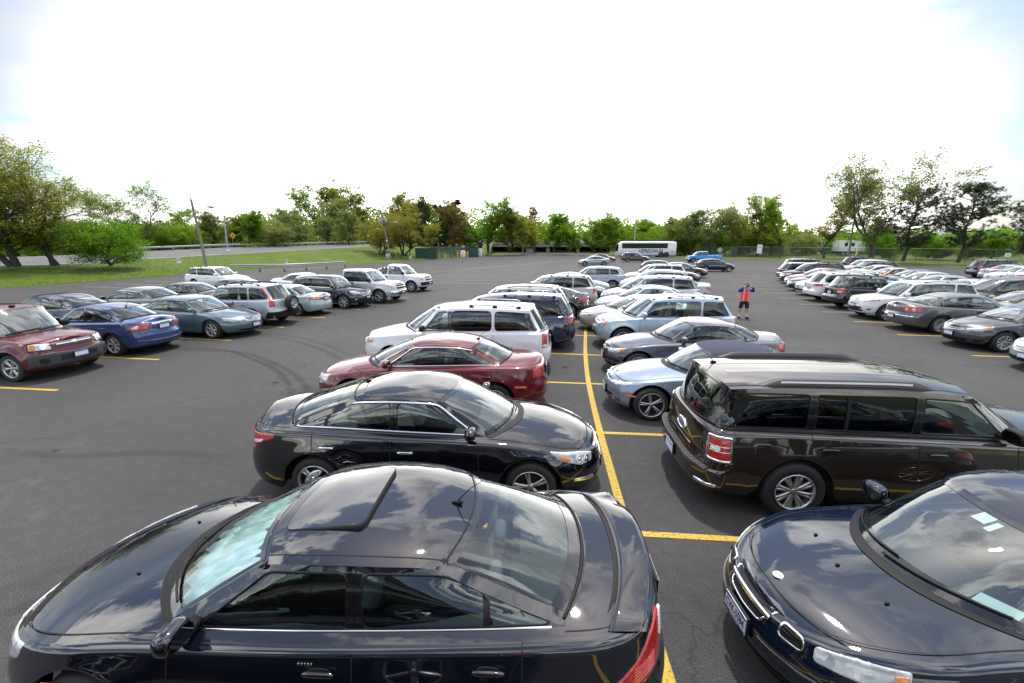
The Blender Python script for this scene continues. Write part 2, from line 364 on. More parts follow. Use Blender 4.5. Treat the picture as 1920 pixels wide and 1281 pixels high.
# grass bank and the road above it: columns run from the lot edge up to the road and beyond
cols = []
for e, near, far in [((-41.5, 10), (-66, 22), (-84, 34)), (G(0, 540), A(0, 499, 45), A(0, 484, 60)), (G(200, 525), A(160, 495, 50), A(160, 477.5, 67)), (G(340, 515), A(260, 487, 55), A(260, 472, 76)),
        (G(430, 508), A(430, 477.5, 67), A(430, 464.5, 92)), (G(540, 501), A(538, 471, 80), A(538, 461.8, 106)), (G(650, 495), A(668, 463.8, 95), A(668, 458, 122)), (G(740, 491), A(752, 460.3, 110), A(752, 456.6, 138)),
        (G(825, 485), A(850, 457.6, 128), A(850, 455.2, 152)), (G(916, 479), A(925, 457, 138), A(925, 455, 160))]:
    n3 = near if len(near) == 3 else (*near, .7); f3 = far if len(far) == 3 else (*far, 1.0); cols.append(((e[0], e[1], .0), n3, f3))
def dens(i):
    """Catmull-free linear refinement of the columns"""
    out = []
    for a, b in zip(cols[:-1], cols[1:]):
        for k in range(6): t = k / 6; out.append([tuple(lerp(p, q, t) for p, q in zip(a[j], b[j])) for j in range(3)])
    out.append([c for c in cols[-1]]); return out
DC = dens(0)
def bank_z(q): return q * q * (3 - 2 * q)
mb = MB(); mb.grid([[(lerp(e[0], n_[0], q), lerp(e[1], n_[1], q), lerp(.004, n_[2], .25 * q + .75 * bank_z(q)) ) for q in np.linspace(0, 1, 9)] for e, n_, f_ in DC], 'turf'); tag(link('grass_bank', mb.mesh('grass_bank')), kind='structure')
mb = MB(); mb.grid([[(lerp(n_[0], f_[0], q), lerp(n_[1], f_[1], q), lerp(n_[2], f_[2], q) + .01) for q in (0, .5, 1)] for e, n_, f_ in DC], 'road'); tag(link('road', mb.mesh('road')), kind='structure')
mb = MB(); mb.grid([[(n_[0] + (f_[0] - n_[0]) * (1 + q) * 1.0, n_[1] + (f_[1] - n_[1]) * (1 + q), lerp(f_[2], -.1, q * q)) for q in np.linspace(0, 3, 6) / 3] for e, n_, f_ in DC], 'field'); tag(link('verge_beyond_road', mb.mesh('verge_beyond_road')), kind='structure')
M['road_white'] = simple('road_paint_white', (.45, .45, .43), .7, noise=.3, nscale=2)
mb = MB()
for q in (.05, .95): mb.grid([[(lerp(n_[0], f_[0], q + o), lerp(n_[1], f_[1], q + o), lerp(n_[2], f_[2], q + o) + .02) for o in (-.006, .006)] for e, n_, f_ in DC], 'road_white')
tag(link('road_edge_lines', mb.mesh('road_edge_lines')), kind='structure')
# strip of mown grass past the right edge of the lot
mb = MB(); ER = EDGE_R + [(75, 38), (82, -25)]
mb.grid([[(x + .3 * q * 16 * (1 if i > 1 else .3), y + q * 12, .0 + (.004 if q == 0 else .05)) for q in (0, .3, 1)] for i, (x, y) in enumerate(ER)], 'turf'); tag(link('grass_verge', mb.mesh('grass_verge')), kind='structure')
# ------------------------------------------------------------------ painted lines
def paint_mat(name, col, wear):
    m, t, b, n = node_mat(name); c = n('ShaderNodeTexCoord'); x = n('ShaderNodeTexNoise'); x.inputs['Scale'].default_value = 26; x.inputs['Detail'].default_value = 8; x.inputs['Roughness'].default_value = .75; t.links.new(c.outputs['Object'], x.inputs['Vector'])
    r = n('ShaderNodeValToRGB'); e = r.color_ramp.elements; e[0].position = .5 + wear; e[0].color = (*col, 1); e[1].position = .66 + wear; e[1].color = (.04, .038, .036, 1); t.links.new(x.outputs['Fac'], r.inputs[0])
    y = n('ShaderNodeTexNoise'); y.inputs['Scale'].default_value = 1.2; y.inputs['Detail'].default_value = 4; t.links.new(c.outputs['Object'], y.inputs['Vector']); mx = n('ShaderNodeMixRGB', blend_type='MULTIPLY'); mx.inputs[0].default_value = .5
    r2 = n('ShaderNodeValToRGB'); r2.color_ramp.elements[0].position = .3; r2.color_ramp.elements[0].color = (.7, .7, .7, 1); r2.color_ramp.elements[1].position = .7; t.links.new(y.outputs['Fac'], r2.inputs[0])
    t.links.new(r.outputs[0], mx.inputs[1]); t.links.new(r2.outputs[0], mx.inputs[2]); t.links.new(mx.outputs[0], b.inputs['Base Color']); b.inputs['Roughness'].default_value = .7; return m
M['yellow'] = paint_mat('yellow_line_paint', (.47, .31, .024), .0); M['yellow_worn'] = paint_mat('worn_line_paint', (.32, .24, .08), -.02); M['pale_worn'] = paint_mat('pale_line_paint', (.27, .25, .20), .03)
lines = MB()
def stripe(p, q, w, key, z=.004, n=6):
    d = Vector((q[0] - p[0], q[1] - p[1], 0)); l = d.length; d.normalize(); e = Vector((-d.y, d.x, 0)) * w / 2
    P = [Vector((lerp(p[0], q[0], i / n), lerp(p[1], q[1], i / n), z)) for i in range(n + 1)]; lines.grid([[a - e, a + e] for a in P], key)
CL = [(1.13, -.5)] + [G(*q)[:2] for q in ((1253, 1281), (1178, 1001), (1125, 810.3), (1104, 720.5), (1097.7, 665.6), (1097.7, 629.9), (1099, 603), (1100, 585))] + [(4.3, 24), (5.3, 29), (6.6, 35)]
fx = pchip([(y, x) for x, y in CL])
ys = np.linspace(-.5, 35, 72); lines.grid([[(fx(y) - .058, y, .006), (fx(y) + .058, y, .006)] for y in ys], 'yellow')
def theta(y): return math.atan((fx(y + .5) - fx(y - .5)))
for k in range(-2, 12):
    y = 4.39 + 2.74 * k if k else 4.40
    if k > 5: y = 4.39 + 2.71 * k
    a = theta(y); key = 'yellow' if k < 6 else 'yellow_worn'
    for sg in (-1, 1): stripe((fx(y), y), (fx(y) + sg * 5.3 * math.cos(a), y - sg * 5.3 * math.sin(a)), .095, key)
LE = [(-10.7, 6.75), (-10.55, 9.39), (-10.34, 12.05), (-9.84, 14.56), (-9.2, 16.91), (-8.5, 19.16), (-7.8, 21.7), (-6.9, 24.0), (-6.3, 26.3), (-5.2, 28.9)]
for i, (x, y) in enumerate(LE):
    a = rad(6 + .9 * i); stripe((x, y), (x - 5 * math.cos(a), y + 5 * math.sin(a)), .10, 'yellow' if i < 7 else 'yellow_worn'); stripe((x - 5 * math.cos(a), y + 5 * math.sin(a)), (x - 10 * math.cos(a), y + 10 * math.sin(a)), .10, 'yellow' if i < 4 else 'yellow_worn')
for x, y in [(13.6, 9.6), (13.94, 12.5), (14.3, 15.49), (14.81, 18.22), (15.35, 20.84), (15.9, 23.5), (16.4, 26.2), (17.0, 28.9), (17.6, 31.6), (18.2, 34.3), (18.8, 37), (19.4, 39.7), (20, 42.4), (20.7, 45.2)]:
    a = rad(8 + .05 * y); stripe((x, y), (x + 10 * math.cos(a), y - 10 * math.sin(a)), .10, 'yellow' if y < 19 else 'yellow_worn')
# the emptier bays beyond
for r0, r1, n_, ln in (((-33, 33), (-29, 62), 13, 5), ((-21.5, 30), (-14, 60), 12, 5), ((-9, 37), (-1.5, 84), 18, 9.5), ((27, 34), (34, 66), 12, 9)):
    for i in range(n_):
        x, y = lerp(r0[0], r1[0], i / (n_ - 1)), lerp(r0[1], r1[1], i / (n_ - 1)); a = rad(12); stripe((x, y), (x + ln * math.cos(a), y - ln * math.sin(a)), .10, 'pale_worn', n=3)
stripe(G(690, 521)[:2], G(1065, 489)[:2], .14, 'pale_worn', n=20)
tag(link('parking_lines', lines.mesh('parking_lines', False)), kind='structure')
# tyre marks swung across the lane
def fade_mat():
    m = bpy.data.materials.new('tyre_mark'); m.use_nodes = True; t = m.node_tree; t.nodes.clear(); o = t.nodes.new('ShaderNodeOutputMaterial'); mx = t.nodes.new('ShaderNodeMixShader'); tr = t.nodes.new('ShaderNodeBsdfTransparent'); d = t.nodes.new('ShaderNodeBsdfDiffuse'); d.inputs[0].default_value = (.012, .012, .012, 1)
    at = t.nodes.new('ShaderNodeAttribute'); at.attribute_name = 'fade'; c = t.nodes.new('ShaderNodeTexCoord'); nz = t.nodes.new('ShaderNodeTexNoise'); nz.inputs['Scale'].default_value = 14; nz.inputs['Detail'].default_value = 5; t.links.new(c.outputs['Object'], nz.inputs['Vector']); mu = t.nodes.new('ShaderNodeMath'); mu.operation = 'MULTIPLY'
    t.links.new(at.outputs['Fac'], mu.inputs[0]); t.links.new(nz.outputs['Fac'], mu.inputs[1]); t.links.new(mu.outputs[0], mx.inputs[0]); t.links.new(tr.outputs[0], mx.inputs[1]); t.links.new(d.outputs[0], mx.inputs[2]); t.links.new(mx.outputs[0], o.inputs[0]); return m
M['tyre_mark'] = fade_mat(); tm = MB(); fade = []
def arc(pix, w, s0):
    pts = [Vector(G(*p)) for p in pix]; n = 40; P = []
    fxx = pchip([(i, p.x) for i, p in enumerate(pts)]); fyy = pchip([(i, p.y) for i, p in enumerate(pts)])
    for i in range(n + 1):
        t = (len(pts) - 1) * i / n; c = Vector((fxx(t), fyy(t), 0)); d = Vector((fxx(t + .05) - fxx(t - .05), fyy(t + .05) - fyy(t - .05), 0)); d.normalize() if d.length > 1e-9 else None; e = Vector((-d.y, d.x, 0))
        P.append([c + e * w * q + Vector((0, 0, .0085)) for q in (-.5, -.25, 0, .25, .5)]); k = s0 * min(1, 6 * i / n, 4 * (1 - i / n)); fade.extend([0, k * .8, k, k * .8, 0])
    tm.grid(P, 'tyre_mark')
arc([(250, 652), (400, 655), (470, 672), (525, 700), (548, 740), (552, 790)], .22, .34); arc([(300, 655), (440, 660), (505, 678), (555, 705), (577, 735), (584, 780)], .22, .30)
arc([(300, 615), (480, 628), (570, 645), (640, 675), (665, 700)], .2, .25); arc([(380, 617), (540, 630), (620, 650), (668, 676)], .2, .2)
arc([(0, 845), (130, 856), (300, 850), (470, 862)], .25, .22); arc([(0, 1160), (60, 1130), (140, 1090)], .2, .25)
rs_ = random.Random(12)
def blot(x, y, r, k):
    P = []
    for q in (0, .4, .75, 1.0):
        P.append([(x + math.cos(a) * r * q * (1 + .25 * math.sin(3 * a + x)), y + math.sin(a) * r * q * (1 + .25 * math.cos(2 * a + y)), .0085) for a in np.linspace(0, 6.2832, 13)]); fade.extend([k * (1 - q ** 2)] * 13)
    tm.grid(P, 'tyre_mark')
for k in range(-1, 11):
    for sg in (-1, 1):
        for j in range(4): yy = 5.75 + 2.74 * k + rs_.uniform(-.5, .5); blot(fx(min(max(yy, -.4), 34)) + sg * rs_.uniform(.5, 4.0), yy, rs_.uniform(.06, .26), rs_.uniform(.4, .9))
for j in range(60): blot(rs_.uniform(-9, 13), rs_.uniform(4, 30), rs_.uniform(.03, .12), rs_.uniform(.3, .7))
me = tm.mesh('tyre_marks'); at = me.attributes.new('fade', 'FLOAT', 'POINT'); at.data.foreach_set('value', fade); tag(link('tyre_marks', me), kind='structure')
# grass blades along the near part of the bank and verge edge
rnd = random.Random(5); gb = MB()
for e, n_, f_ in DC:
    if e[1] > 62: continue
    for k in range(420):
        q = rnd.random() ** 1.5 * .98; t = rnd.random(); x, y = lerp(e[0], n_[0], q) + rnd.uniform(-1, 1), lerp(e[1], n_[1], q) + rnd.uniform(-1.2, 1.2); z = lerp(.004, n_[2], .25 * q + .75 * bank_z(q)) - .02
        h = rnd.uniform(.04, .10); a = rnd.uniform(0, 6.28); dx, dy = math.cos(a) * .035, math.sin(a) * .035; gb.add([(x - dx, y - dy, z), (x + dx, y + dy, z), (x + rnd.uniform(-.06, .06), y, z + h)], [(0, 1, 2)], 'blade')
tag(link('grass', gb.mesh('grass', False)), 'short green grass growing on the bank', 'grass', kind='stuff')
# ------------------------------------------------------------------ cars: one body surface function per model, panels cut from it
def round_poly(pts, r, asp=1.0, k=4):
    out = []; n = len(pts)
    for i in range(n):
        p0, p1, p2 = [np.array((q[0], q[1] * asp), float) for q in (pts[i - 1], pts[i], pts[(i + 1) % n])]
        a, b = p0 - p1, p2 - p1; la, lb = np.hypot(*a), np.hypot(*b)
        rr = min(r, la * 0.45, lb * 0.45); q0 = p1 + a / la * rr; q2 = p1 + b / lb * rr
        for j in range(k + 1):
            t = j / k; q = (1 - t) ** 2 * q0 + 2 * t * (1 - t) * p1 + t * t * q2; out.append((q[0], q[1] / asp))
    return out
def densify(pts, step, asp=1.0):
    out = []
    for i in range(len(pts)):
        a, b = pts[i], pts[(i + 1) % len(pts)]; d = math.hypot(b[0] - a[0], (b[1] - a[1]) * asp); n = max(1, int(d / step))
        for j in range(n): t = j / n; out.append((lerp(a[0], b[0], t), lerp(a[1], b[1], t)))
    return out
def ray_poly(c, d, poly):
    best = None
    for i in range(len(poly)):
        a, b = poly[i], poly[(i + 1) % len(poly)]; ex, ey = b[0] - a[0], b[1] - a[1]
        den = d[0] * ey - d[1] * ex
        if abs(den) < 1e-12: continue
        t = ((a[0] - c[0]) * ey - (a[1] - c[1]) * ex) / den; u = ((a[0] - c[0]) * d[1] - (a[1] - c[1]) * d[0]) / den
        if t > 0 and -1e-6 <= u <= 1 + 1e-6 and (best is None or t > best): best = t
    return best

class Shape:
    def __init__(s, d):
        s.d = d; L, W = d['L'], d['W']; s.L, s.W, s.hw = L, W, W / 2
        s.fa = d['fo']; s.ra = d['fo'] + d['wb']; s.zs = d['zs']; s.wr = d['wr']; s.Ra = d['wr'] + d.get('gap', 0.075); s.R = d.get('fil', 0.06)
        s.zt_ = pchip(d['belt']); s.zh_ = pchip(d['hood']); s.zd_ = pchip(d['deck']); s.zr_ = pchip(d['roof'])
        s.insF = pchip(d['nose']); s.insR = pchip(d['tail']); s.insS = pchip(d['side'])
        s.Lf, s.Lr, s.nf, s.mf, s.nr, s.mr = d['Lf'], d['Lr'], d['nf'], d['mf'], d['nr'], d['mr']
        tab = []; K = 60
        for i in range(K + 1):
            ph = (i / K) ** 1.5 * math.pi / 2; tab.append(('F', ph))
        for i in range(1, 40): tab.append(('M', s.Lf + (L - s.Lf - s.Lr) * i / 40))
        for i in range(K + 1):
            ph = (1 - (1 - i / K) ** 1.0) * math.pi / 2; ph = math.pi / 2 - ((1 - i / K) ** 1.5) * math.pi / 2; tab.append(('R', math.pi / 2 - ph))
        pr = None; s.us = []; s.ss = []; s.tab = tab; u = 0
        for z_, v in tab:
            q = s.nom(z_, v)
            if pr: u += math.hypot(q[0] - pr[0], q[1] - pr[1])
            s.us.append(u); s.ss.append(q[0]); pr = q
        s.us = np.array(s.us); s.ss = np.array(s.ss); s.U = u
        s.vals = np.array([v for _, v in tab]); s.zone = [z for z, _ in tab]
        s.yfc = {}
        us = np.linspace(0, s.U, 120); s.yf_s = []; s.yf_y = []
        for q in us:
            x, y, z = s.P(q, s.zt(float(np.interp(q, s.us, s.ss))))
            s.yf_s.append(x); s.yf_y.append(y)
        o = np.argsort(s.yf_s); s.yf_s = np.array(s.yf_s)[o]; s.yf_y = np.array(s.yf_y)[o]
        # cabin
        c = d['cab']; s.c = c
        s.sA = c['wc'] + c['wbow']; s.sTA = c['wh'] + c['hbow']; s.sC = c['bb'] - c['bbow']; s.sTC = c['rh'] - c['rbow']
        s.bi = c.get('bi', 0.07); s.yrf, s.yrr = c['yr']; s.drop = c.get('drop', 0.07); s.bulge = c.get('bulge', 0.02)
    def zt(s, x): return s.zt_(x)
    def nom(s, zone, v):
        if zone == 'M': return (v, s.hw * s.tap(v))
        if zone == 'F':
            cs = max(math.cos(v), 0) ** (2 / s.nf); sn = max(math.sin(v), 0) ** (2 / s.mf); x = s.Lf * (1 - cs)
        else:
            cs = max(math.cos(v), 0) ** (2 / s.nr); sn = max(math.sin(v), 0) ** (2 / s.mr); x = s.L - s.Lr * (1 - cs)
        return (x, s.hw * s.tap(x) * sn)
    def tap(s, x):
        q = (x - 0.52 * s.L) / (0.5 * s.L); return 1 - s.d.get('taper', 0.035) * q * q
    def zlow(s, x):
        z = s.zs
        if x < 0.5: z += 0.02 * (1 - x / 0.5)
        if x > s.L - 0.7: z += s.d.get('rlift', 0.08) * sstep(s.L - 0.7, s.L, x)
        for a in (s.fa, s.ra):
            q = abs(x - a)
            if q < s.Ra: z = max(z, s.wr + math.sqrt(s.Ra ** 2 - q * q))
        return z
    def usx(s, x):
        return float(np.interp(x, s.ss, s.us))
    def P(s, u, h):
        """point (x,y,z) in car space (x = distance behind the nose) at outline arclength u and height h"""
        sg = -1.0 if u < 0 else 1.0; u = abs(u)
        if u > s.U: sg = -sg; u = 2 * s.U - u
        i = min(max(int(np.searchsorted(s.us, u)) - 1, 0), len(s.us) - 2)
        t = (u - s.us[i]) / max(s.us[i + 1] - s.us[i], 1e-9)
        z0, z1 = s.zone[i], s.zone[i + 1]
        def ev(zone, v, z):
            x0, _ = s.nom(zone, v); zt = s.zt(x0); r = min(max((z - s.zs) / (zt - s.zs), 0), 1)
            if zone == 'M':
                y = s.hw * s.tap(v) - s.insS(r) ; x = v
            else:
                if zone == 'F': cs = max(math.cos(v), 0) ** (2 / s.nf); sn = max(math.sin(v), 0) ** (2 / s.mf); x = x0 + s.insF(z) * cs
                else: cs = max(math.cos(v), 0) ** (2 / s.nr); sn = max(math.sin(v), 0) ** (2 / s.mr); x = x0 - s.insR(z) * cs
                y = (s.hw * s.tap(x0) - s.insS(r)) * sn
            # wheel arch flare
            for a in (s.fa, s.ra):
                q = math.hypot(x - a, z - s.wr)
                if q < s.Ra + 0.25 and y > 0.5 * s.hw:
                    e = (q - s.Ra) / 0.09; y += s.d.get('flare', 0.012) * math.exp(-e * e)
            return x, y
        if z0 == z1 and z0 != 'M': v = lerp(s.vals[i], s.vals[i + 1], t); pts = [(z0, v)]; w = [1]
        elif z0 == z1: pts = [('M', lerp(s.vals[i], s.vals[i + 1], t))]; w = [1]
        else: pts = [(z0, s.vals[i]), (z1, s.vals[i + 1])]; w = [1 - t, t]
        x0 = sum(s.nom(*p)[0] * q for p, q in zip(pts, w)); zt = s.zt(x0); top = zt - s.R
        z = min(h, top); xs = [ev(p[0], p[1], z) for p in pts]
        x = sum(a[0] * q for a, q in zip(xs, w)); y = sum(a[1] * q for a, q in zip(xs, w))
        if h > top:
            a = min((h - top) / s.R, 1.0) * math.pi / 2
            e = 1e-3; j = max(0.0, u - e), min(s.U, u + e)
            (xa, ya), (xb, yb) = [s.nomu(q) for q in j]; dx, dy = xb - xa, yb - ya; l = math.hypot(dx, dy) or 1
            nx, ny = dy / l, -dx / l           # pointing inwards
            q = s.R * (1 - math.cos(a)); x += nx * q; y += ny * q; z = top + s.R * math.sin(a); y = max(y, 0)
        return (x, sg * y, z)
    def nomu(s, u):
        i = min(max(int(np.searchsorted(s.us, u)) - 1, 0), len(s.us) - 2); t = (u - s.us[i]) / max(s.us[i + 1] - s.us[i], 1e-9)
        a, b = s.nom(*s.tab[i]), s.nom(*s.tab[i + 1]); return (lerp(a[0], b[0], t), lerp(a[1], b[1], t))
    def So(s, u, h, off):
        """body surface pushed outwards by off"""
        p = Vector(s.P(u, h))
        if off == 0: return p
        e = 0.012
        a = Vector(s.P(u + e, h)) - Vector(s.P(u - e, h)); b = Vector(s.P(u, h + e)) - Vector(s.P(u, h - e))
        n = a.cross(b)
        if n.length < 1e-9: return p
        n.normalize()
        c = Vector((p.x - s.L / 2, p.y, 0.0))
        if n.dot(c) < 0 and abs(n.z) < 0.9: n = -n
        if n.z < -0.9: n = -n
        return p + n * off
    def yf(s, x): return float(np.interp(x, s.yf_s, s.yf_y))
    def zc(s, x):
        hs = s.d['hood'][-1][0]; ds = s.d['deck'][0][0]
        if x <= hs: return s.zh_(x)
        if x >= ds: return s.zd_(x)
        return lerp(s.zh_(hs), s.zd_(ds), (x - hs) / (ds - hs))
    def gz(s, t): return 1 - (1 - t) ** s.d.get('crown', 2.4)
    def top(s, x, y, off=0.0):
        f = max(s.yf(x), 0.05); t = min(max(1 - abs(y) / f, 0), 1); z0 = s.zt(x); return (x, y, z0 + (s.zc(x) - z0) * s.gz(t) + off)
    # cabin surfaces
    def zroof(s, x, b): return s.zr_(x) - s.drop * abs(b) ** 3.2
    def rail_y(s, q): return lerp(s.yrf, s.yrr, q) + s.c.get('ybul', 0.03) * 4 * q * (1 - q)
    def roofP(s, a, b, off=0.0):
        bb = abs(b) ** 2.2; x = lerp(s.c['wh'] + s.c['hbow'] * bb, s.c['rh'] - s.c['rbow'] * bb, a)
        return (x, b * s.rail_y(a), s.zroof(x, b) + off)
    def base_y(s, x): return s.yf(x) - s.bi
    def Gw(s, b, t, off=0.0):
        ya = s.base_y(s.sA); bb = abs(b) ** 2.2; x0 = s.c['wc'] + s.c['wbow'] * bb; B = s.top(x0, b * ya, 0.0); T = s.roofP(0, b)
        x, y, z = [lerp(p, q, t) for p, q in zip(B, T)]; k = s.c.get('wbul', 0.03) * 4 * t * (1 - t) * (1 - abs(b) ** 5) + off; sl = math.atan2(T[2] - B[2], T[0] - B[0])
        if s.d.get('round_a', True):
            n1, n2 = s.cn(0); D = s.corner((1 - abs(b)) * ya * .85, .13, .028, n1, n2, t); x += D[0]; y += D[1] * (1 if b > 0 else -1); z += D[2]
        return (x - math.sin(sl) * k, y, z + math.cos(sl) * k)
    def cn(s, i):
        if not hasattr(s, '_cn'): s._cn = (s.cnorm(False), s.cnorm(True))
        return s._cn[i]
    def Gb(s, b, t, off=0.0):
        ya = s.base_y(s.sC); bb = abs(b) ** 2.2; x0 = s.c['bb'] - s.c['bbow'] * bb; B = s.top(x0, b * ya, 0.0); T = s.roofP(1, b)
        x, y, z = [lerp(p, q, t) for p, q in zip(B, T)]; k = s.c.get('bbul', 0.02) * 4 * t * (1 - t) * (1 - abs(b) ** 5) + off; sl = math.atan2(T[2] - B[2], B[0] - T[0])
        dd_, dl_ = s.c.get('crn', (.24, .055)); n1, n2 = s.cn(1); D = s.corner((1 - abs(b)) * ya * .85, dd_, dl_, n1, n2, t); x += D[0]; y += D[1] * (1 if b > 0 else -1); z += D[2]
        return (x + math.sin(sl) * k, y, z + math.cos(sl) * k)
    def corner(s, e, d, dl, n1, n2, t):
        if e >= d: return (0.0, 0.0, 0.0)
        w = (1 - max(e, 0) / d) ** 2 * dl * min(1.0, 5 * t * (1 - t)); v = [-(a + b) for a, b in zip(n1, n2)]; l = math.sqrt(sum(q * q for q in v)) or 1
        return tuple(q / l * w for q in v)
    def cnorm(s, rear):
        if rear: x0, x1, y0 = s.sC, s.sTC, s.base_y(s.sC)
        else: x0, x1, y0 = s.sA, s.sTA, s.base_y(s.sA)
        zb = s.top(x0, y0)[2]; T = s.roofP(1 if rear else 0, 1.0); h = T[2] - zb; sl = math.atan2(h, abs(x0 - x1)); dx = 1 if rear else -1
        return (dx * math.sin(sl), 0, math.cos(sl)), (0, h / math.hypot(h, y0 - T[1]), (y0 - T[1]) / math.hypot(h, y0 - T[1]))
    def s01(s, t): return lerp(s.sA, s.sTA, t), lerp(s.sC, s.sTC, t)
    def Gs(s, x, t, off=0.0, sg=1):
        a, b = s.s01(t); p = min(max((x - a) / (b - a), 0), 1)
        xb = lerp(s.sA, s.sC, p); yb = s.base_y(xb); zb = s.top(xb, yb)[2]
        T = s.roofP(p * 0 + min(max(p, 0), 1), 1.0)
        k = s.bulge * 4 * t * (1 - t) * (1 - abs(2 * p - 1) ** 7); y = lerp(yb, T[1], t) + k; z = lerp(zb, T[2], t)
        sl = math.atan2(T[2] - zb, yb - T[1]); y += math.sin(sl) * off; z += math.cos(sl) * off
        xo = lerp(xb, T[0], t); W_ = b - a; dd_, dl_ = s.c.get('crn', (.24, .055)); n1, n2 = s.cn(1); D = s.corner((1 - p) * W_ * math.sin(math.atan2(T[2] - zb, max(abs(s.sC - s.sTC), .01)) if p > .5 else 1.0), dd_, dl_, n1, n2, t)
        if s.d.get('round_a', True):
            m1, m2 = s.cn(0); D2 = s.corner(p * W_ * .6, .13, .028, m1, m2, t); D = tuple(q + w for q, w in zip(D, D2))
        return (xo + D[0], sg * (y + D[1]), z + D[2])

def fan(mb, F, poly, k, rings=(0.0, 0.2, 0.4, 0.6, 0.8, 0.93, 1.0), cen=None, off=None, edge=0.0):
    """fill a star-shaped polygon of surface coordinates through F(a, b, off)"""
    cx = sum(p[0] for p in poly) / len(poly); cyy = sum(p[1] for p in poly) / len(poly)
    if cen: cx, cyy = cen
    P = []
    for r in rings:
        o = off if off is not None else 0.0
        if edge and r == 1.0: o -= edge
        P.append([F(lerp(cx, p[0], r), lerp(cyy, p[1], r), o) for p in poly + [poly[0]]])
    mb.grid(P, k)
def ribbon(mb, F, poly, w_in, off, k, asp=1.0, closed=True, thick=0.006):
    """raised strip along a polyline of surface coordinates"""
    n = len(poly); P = []
    rng = range(n + 1) if closed else range(n)
    for i in rng:
        p = np.array(poly[i % n], float)
        a = np.array(poly[(i - 1) % n] if closed or i > 0 else poly[i], float); b = np.array(poly[(i + 1) % n] if closed or i < n - 1 else poly[i], float)
        d = b - a; d[1] *= asp; l = np.hypot(*d) or 1; nn = np.array((-d[1], d[0] )) / l; nn[1] /= asp
        q0, q1 = p - nn * w_in / 2, p + nn * w_in / 2
        P.append([F(q0[0], q0[1], 0.0), F(q0[0], q0[1], off), F(q1[0], q1[1], off), F(q1[0], q1[1], 0.0)])
    mb.grid(P, k)

# wheels: unit radius, axis along y, outer face at +y
def wheel_meshes(style):
    t = MB()
    t.lathe([(0.60, -0.30), (0.72, -0.335), (0.90, -0.335), (0.975, -0.27), (1.0, -0.16), (0.985, -0.10), (0.985, -0.095), (1.0, -0.09), (1.0, 0.09), (0.985, 0.095), (0.985, 0.10), (1.0, 0.16), (0.975, 0.27), (0.90, 0.335), (0.80, 0.345), (0.72, 0.335), (0.66, 0.30), (0.62, 0.20), (0.60, -0.30)], 'rubber', 40, 'y')
    r = MB(); kind, n, rr = style
    r.lathe([(0.0, 0.12), (rr - 0.02, 0.10)], 'rim_dark', 28, 'y')
    r.lathe([(rr - 0.06, 0.05), (rr - 0.045, 0.23), (rr - 0.04, 0.31), (rr - 0.02, 0.345), (rr + 0.012, 0.355), (rr + 0.025, 0.33)], 'rim', 40, 'y')
    r.lathe([(0.0, 0.275), (0.06, 0.272), (0.085, 0.255), (0.10, 0.24), (0.15, 0.225), (0.16, 0.12)], 'rim', 20, 'y')
    if kind == 'cover': r.lathe([(0.14, 0.235), (rr * 0.55, 0.262), (rr - 0.05, 0.255), (rr - 0.02, 0.30)], 'rim', 36, 'y')
    for i in range(n):
        a0 = 2 * math.pi * i / n + 0.2
        subs = [(-0.06, -0.115), (0.06, 0.115)] if kind == 'split' else [(0, 0)]
        w0, w1 = {'split': (0.048, 0.042), 'thin': (0.045, 0.04), 'fat': (0.085, 0.065), 'cover': (0.012, 0.05), 'star': (0.10, 0.045)}[kind]
        for da, db in subs:
            ca0, ca1 = a0 + da * 1.4, a0 + db
            P = []
            for q in (0, 0.35, 0.7, 1.0):
                R_ = lerp(0.11, rr - 0.035, q); a = lerp(ca0, ca1, q); w = lerp(w0, w1, q); y = 0.245 + 0.03 * math.sin(q * math.pi) + 0.045 * q
                if kind == 'cover': y += 0.0
                dx, dz = math.cos(a), math.sin(a); tx, tz = -dz, dx
                P.append([(dx * R_ + tx * w * o, y + yo, dz * R_ + tz * w * o) for o, yo in ((-1.15, -0.11), (-0.8, 0.0), (0.8, 0.0), (1.15, -0.11))])
            if kind == 'cover':
                r.grid(P, 'rim_dark' if False else 'rim')
                # slot between the blades
                a = a0 + math.pi / n; dx, dz = math.cos(a), math.sin(a); tx, tz = -dz, dx
                r.add([(dx * rr * 0.55 - tx * 0.02, 0.275, dz * rr * 0.55 - tz * 0.02), (dx * rr * 0.55 + tx * 0.02, 0.275, dz * rr * 0.55 + tz * 0.02), (dx * rr * 0.86 + tx * 0.055, 0.272, dz * rr * 0.86 + tz * 0.055), (dx * rr * 0.86 - tx * 0.055, 0.272, dz * rr * 0.86 - tz * 0.055)], [(0, 1, 2, 3)], 'rim_dark')
            else: r.grid(P, 'rim')
        if kind in ('split', 'fat', 'star'):
            a = a0 + math.pi / n; r.box((math.cos(a) * 0.10, 0.235, math.sin(a) * 0.10), (0.03, 0.02, 0.03), 'rim_dark')
    return t.mesh('tyre'), r.mesh('rim')
WHEELS = {}
def wheels(style):
    if style not in WHEELS: WHEELS[style] = wheel_meshes(style)
    return WHEELS[style]

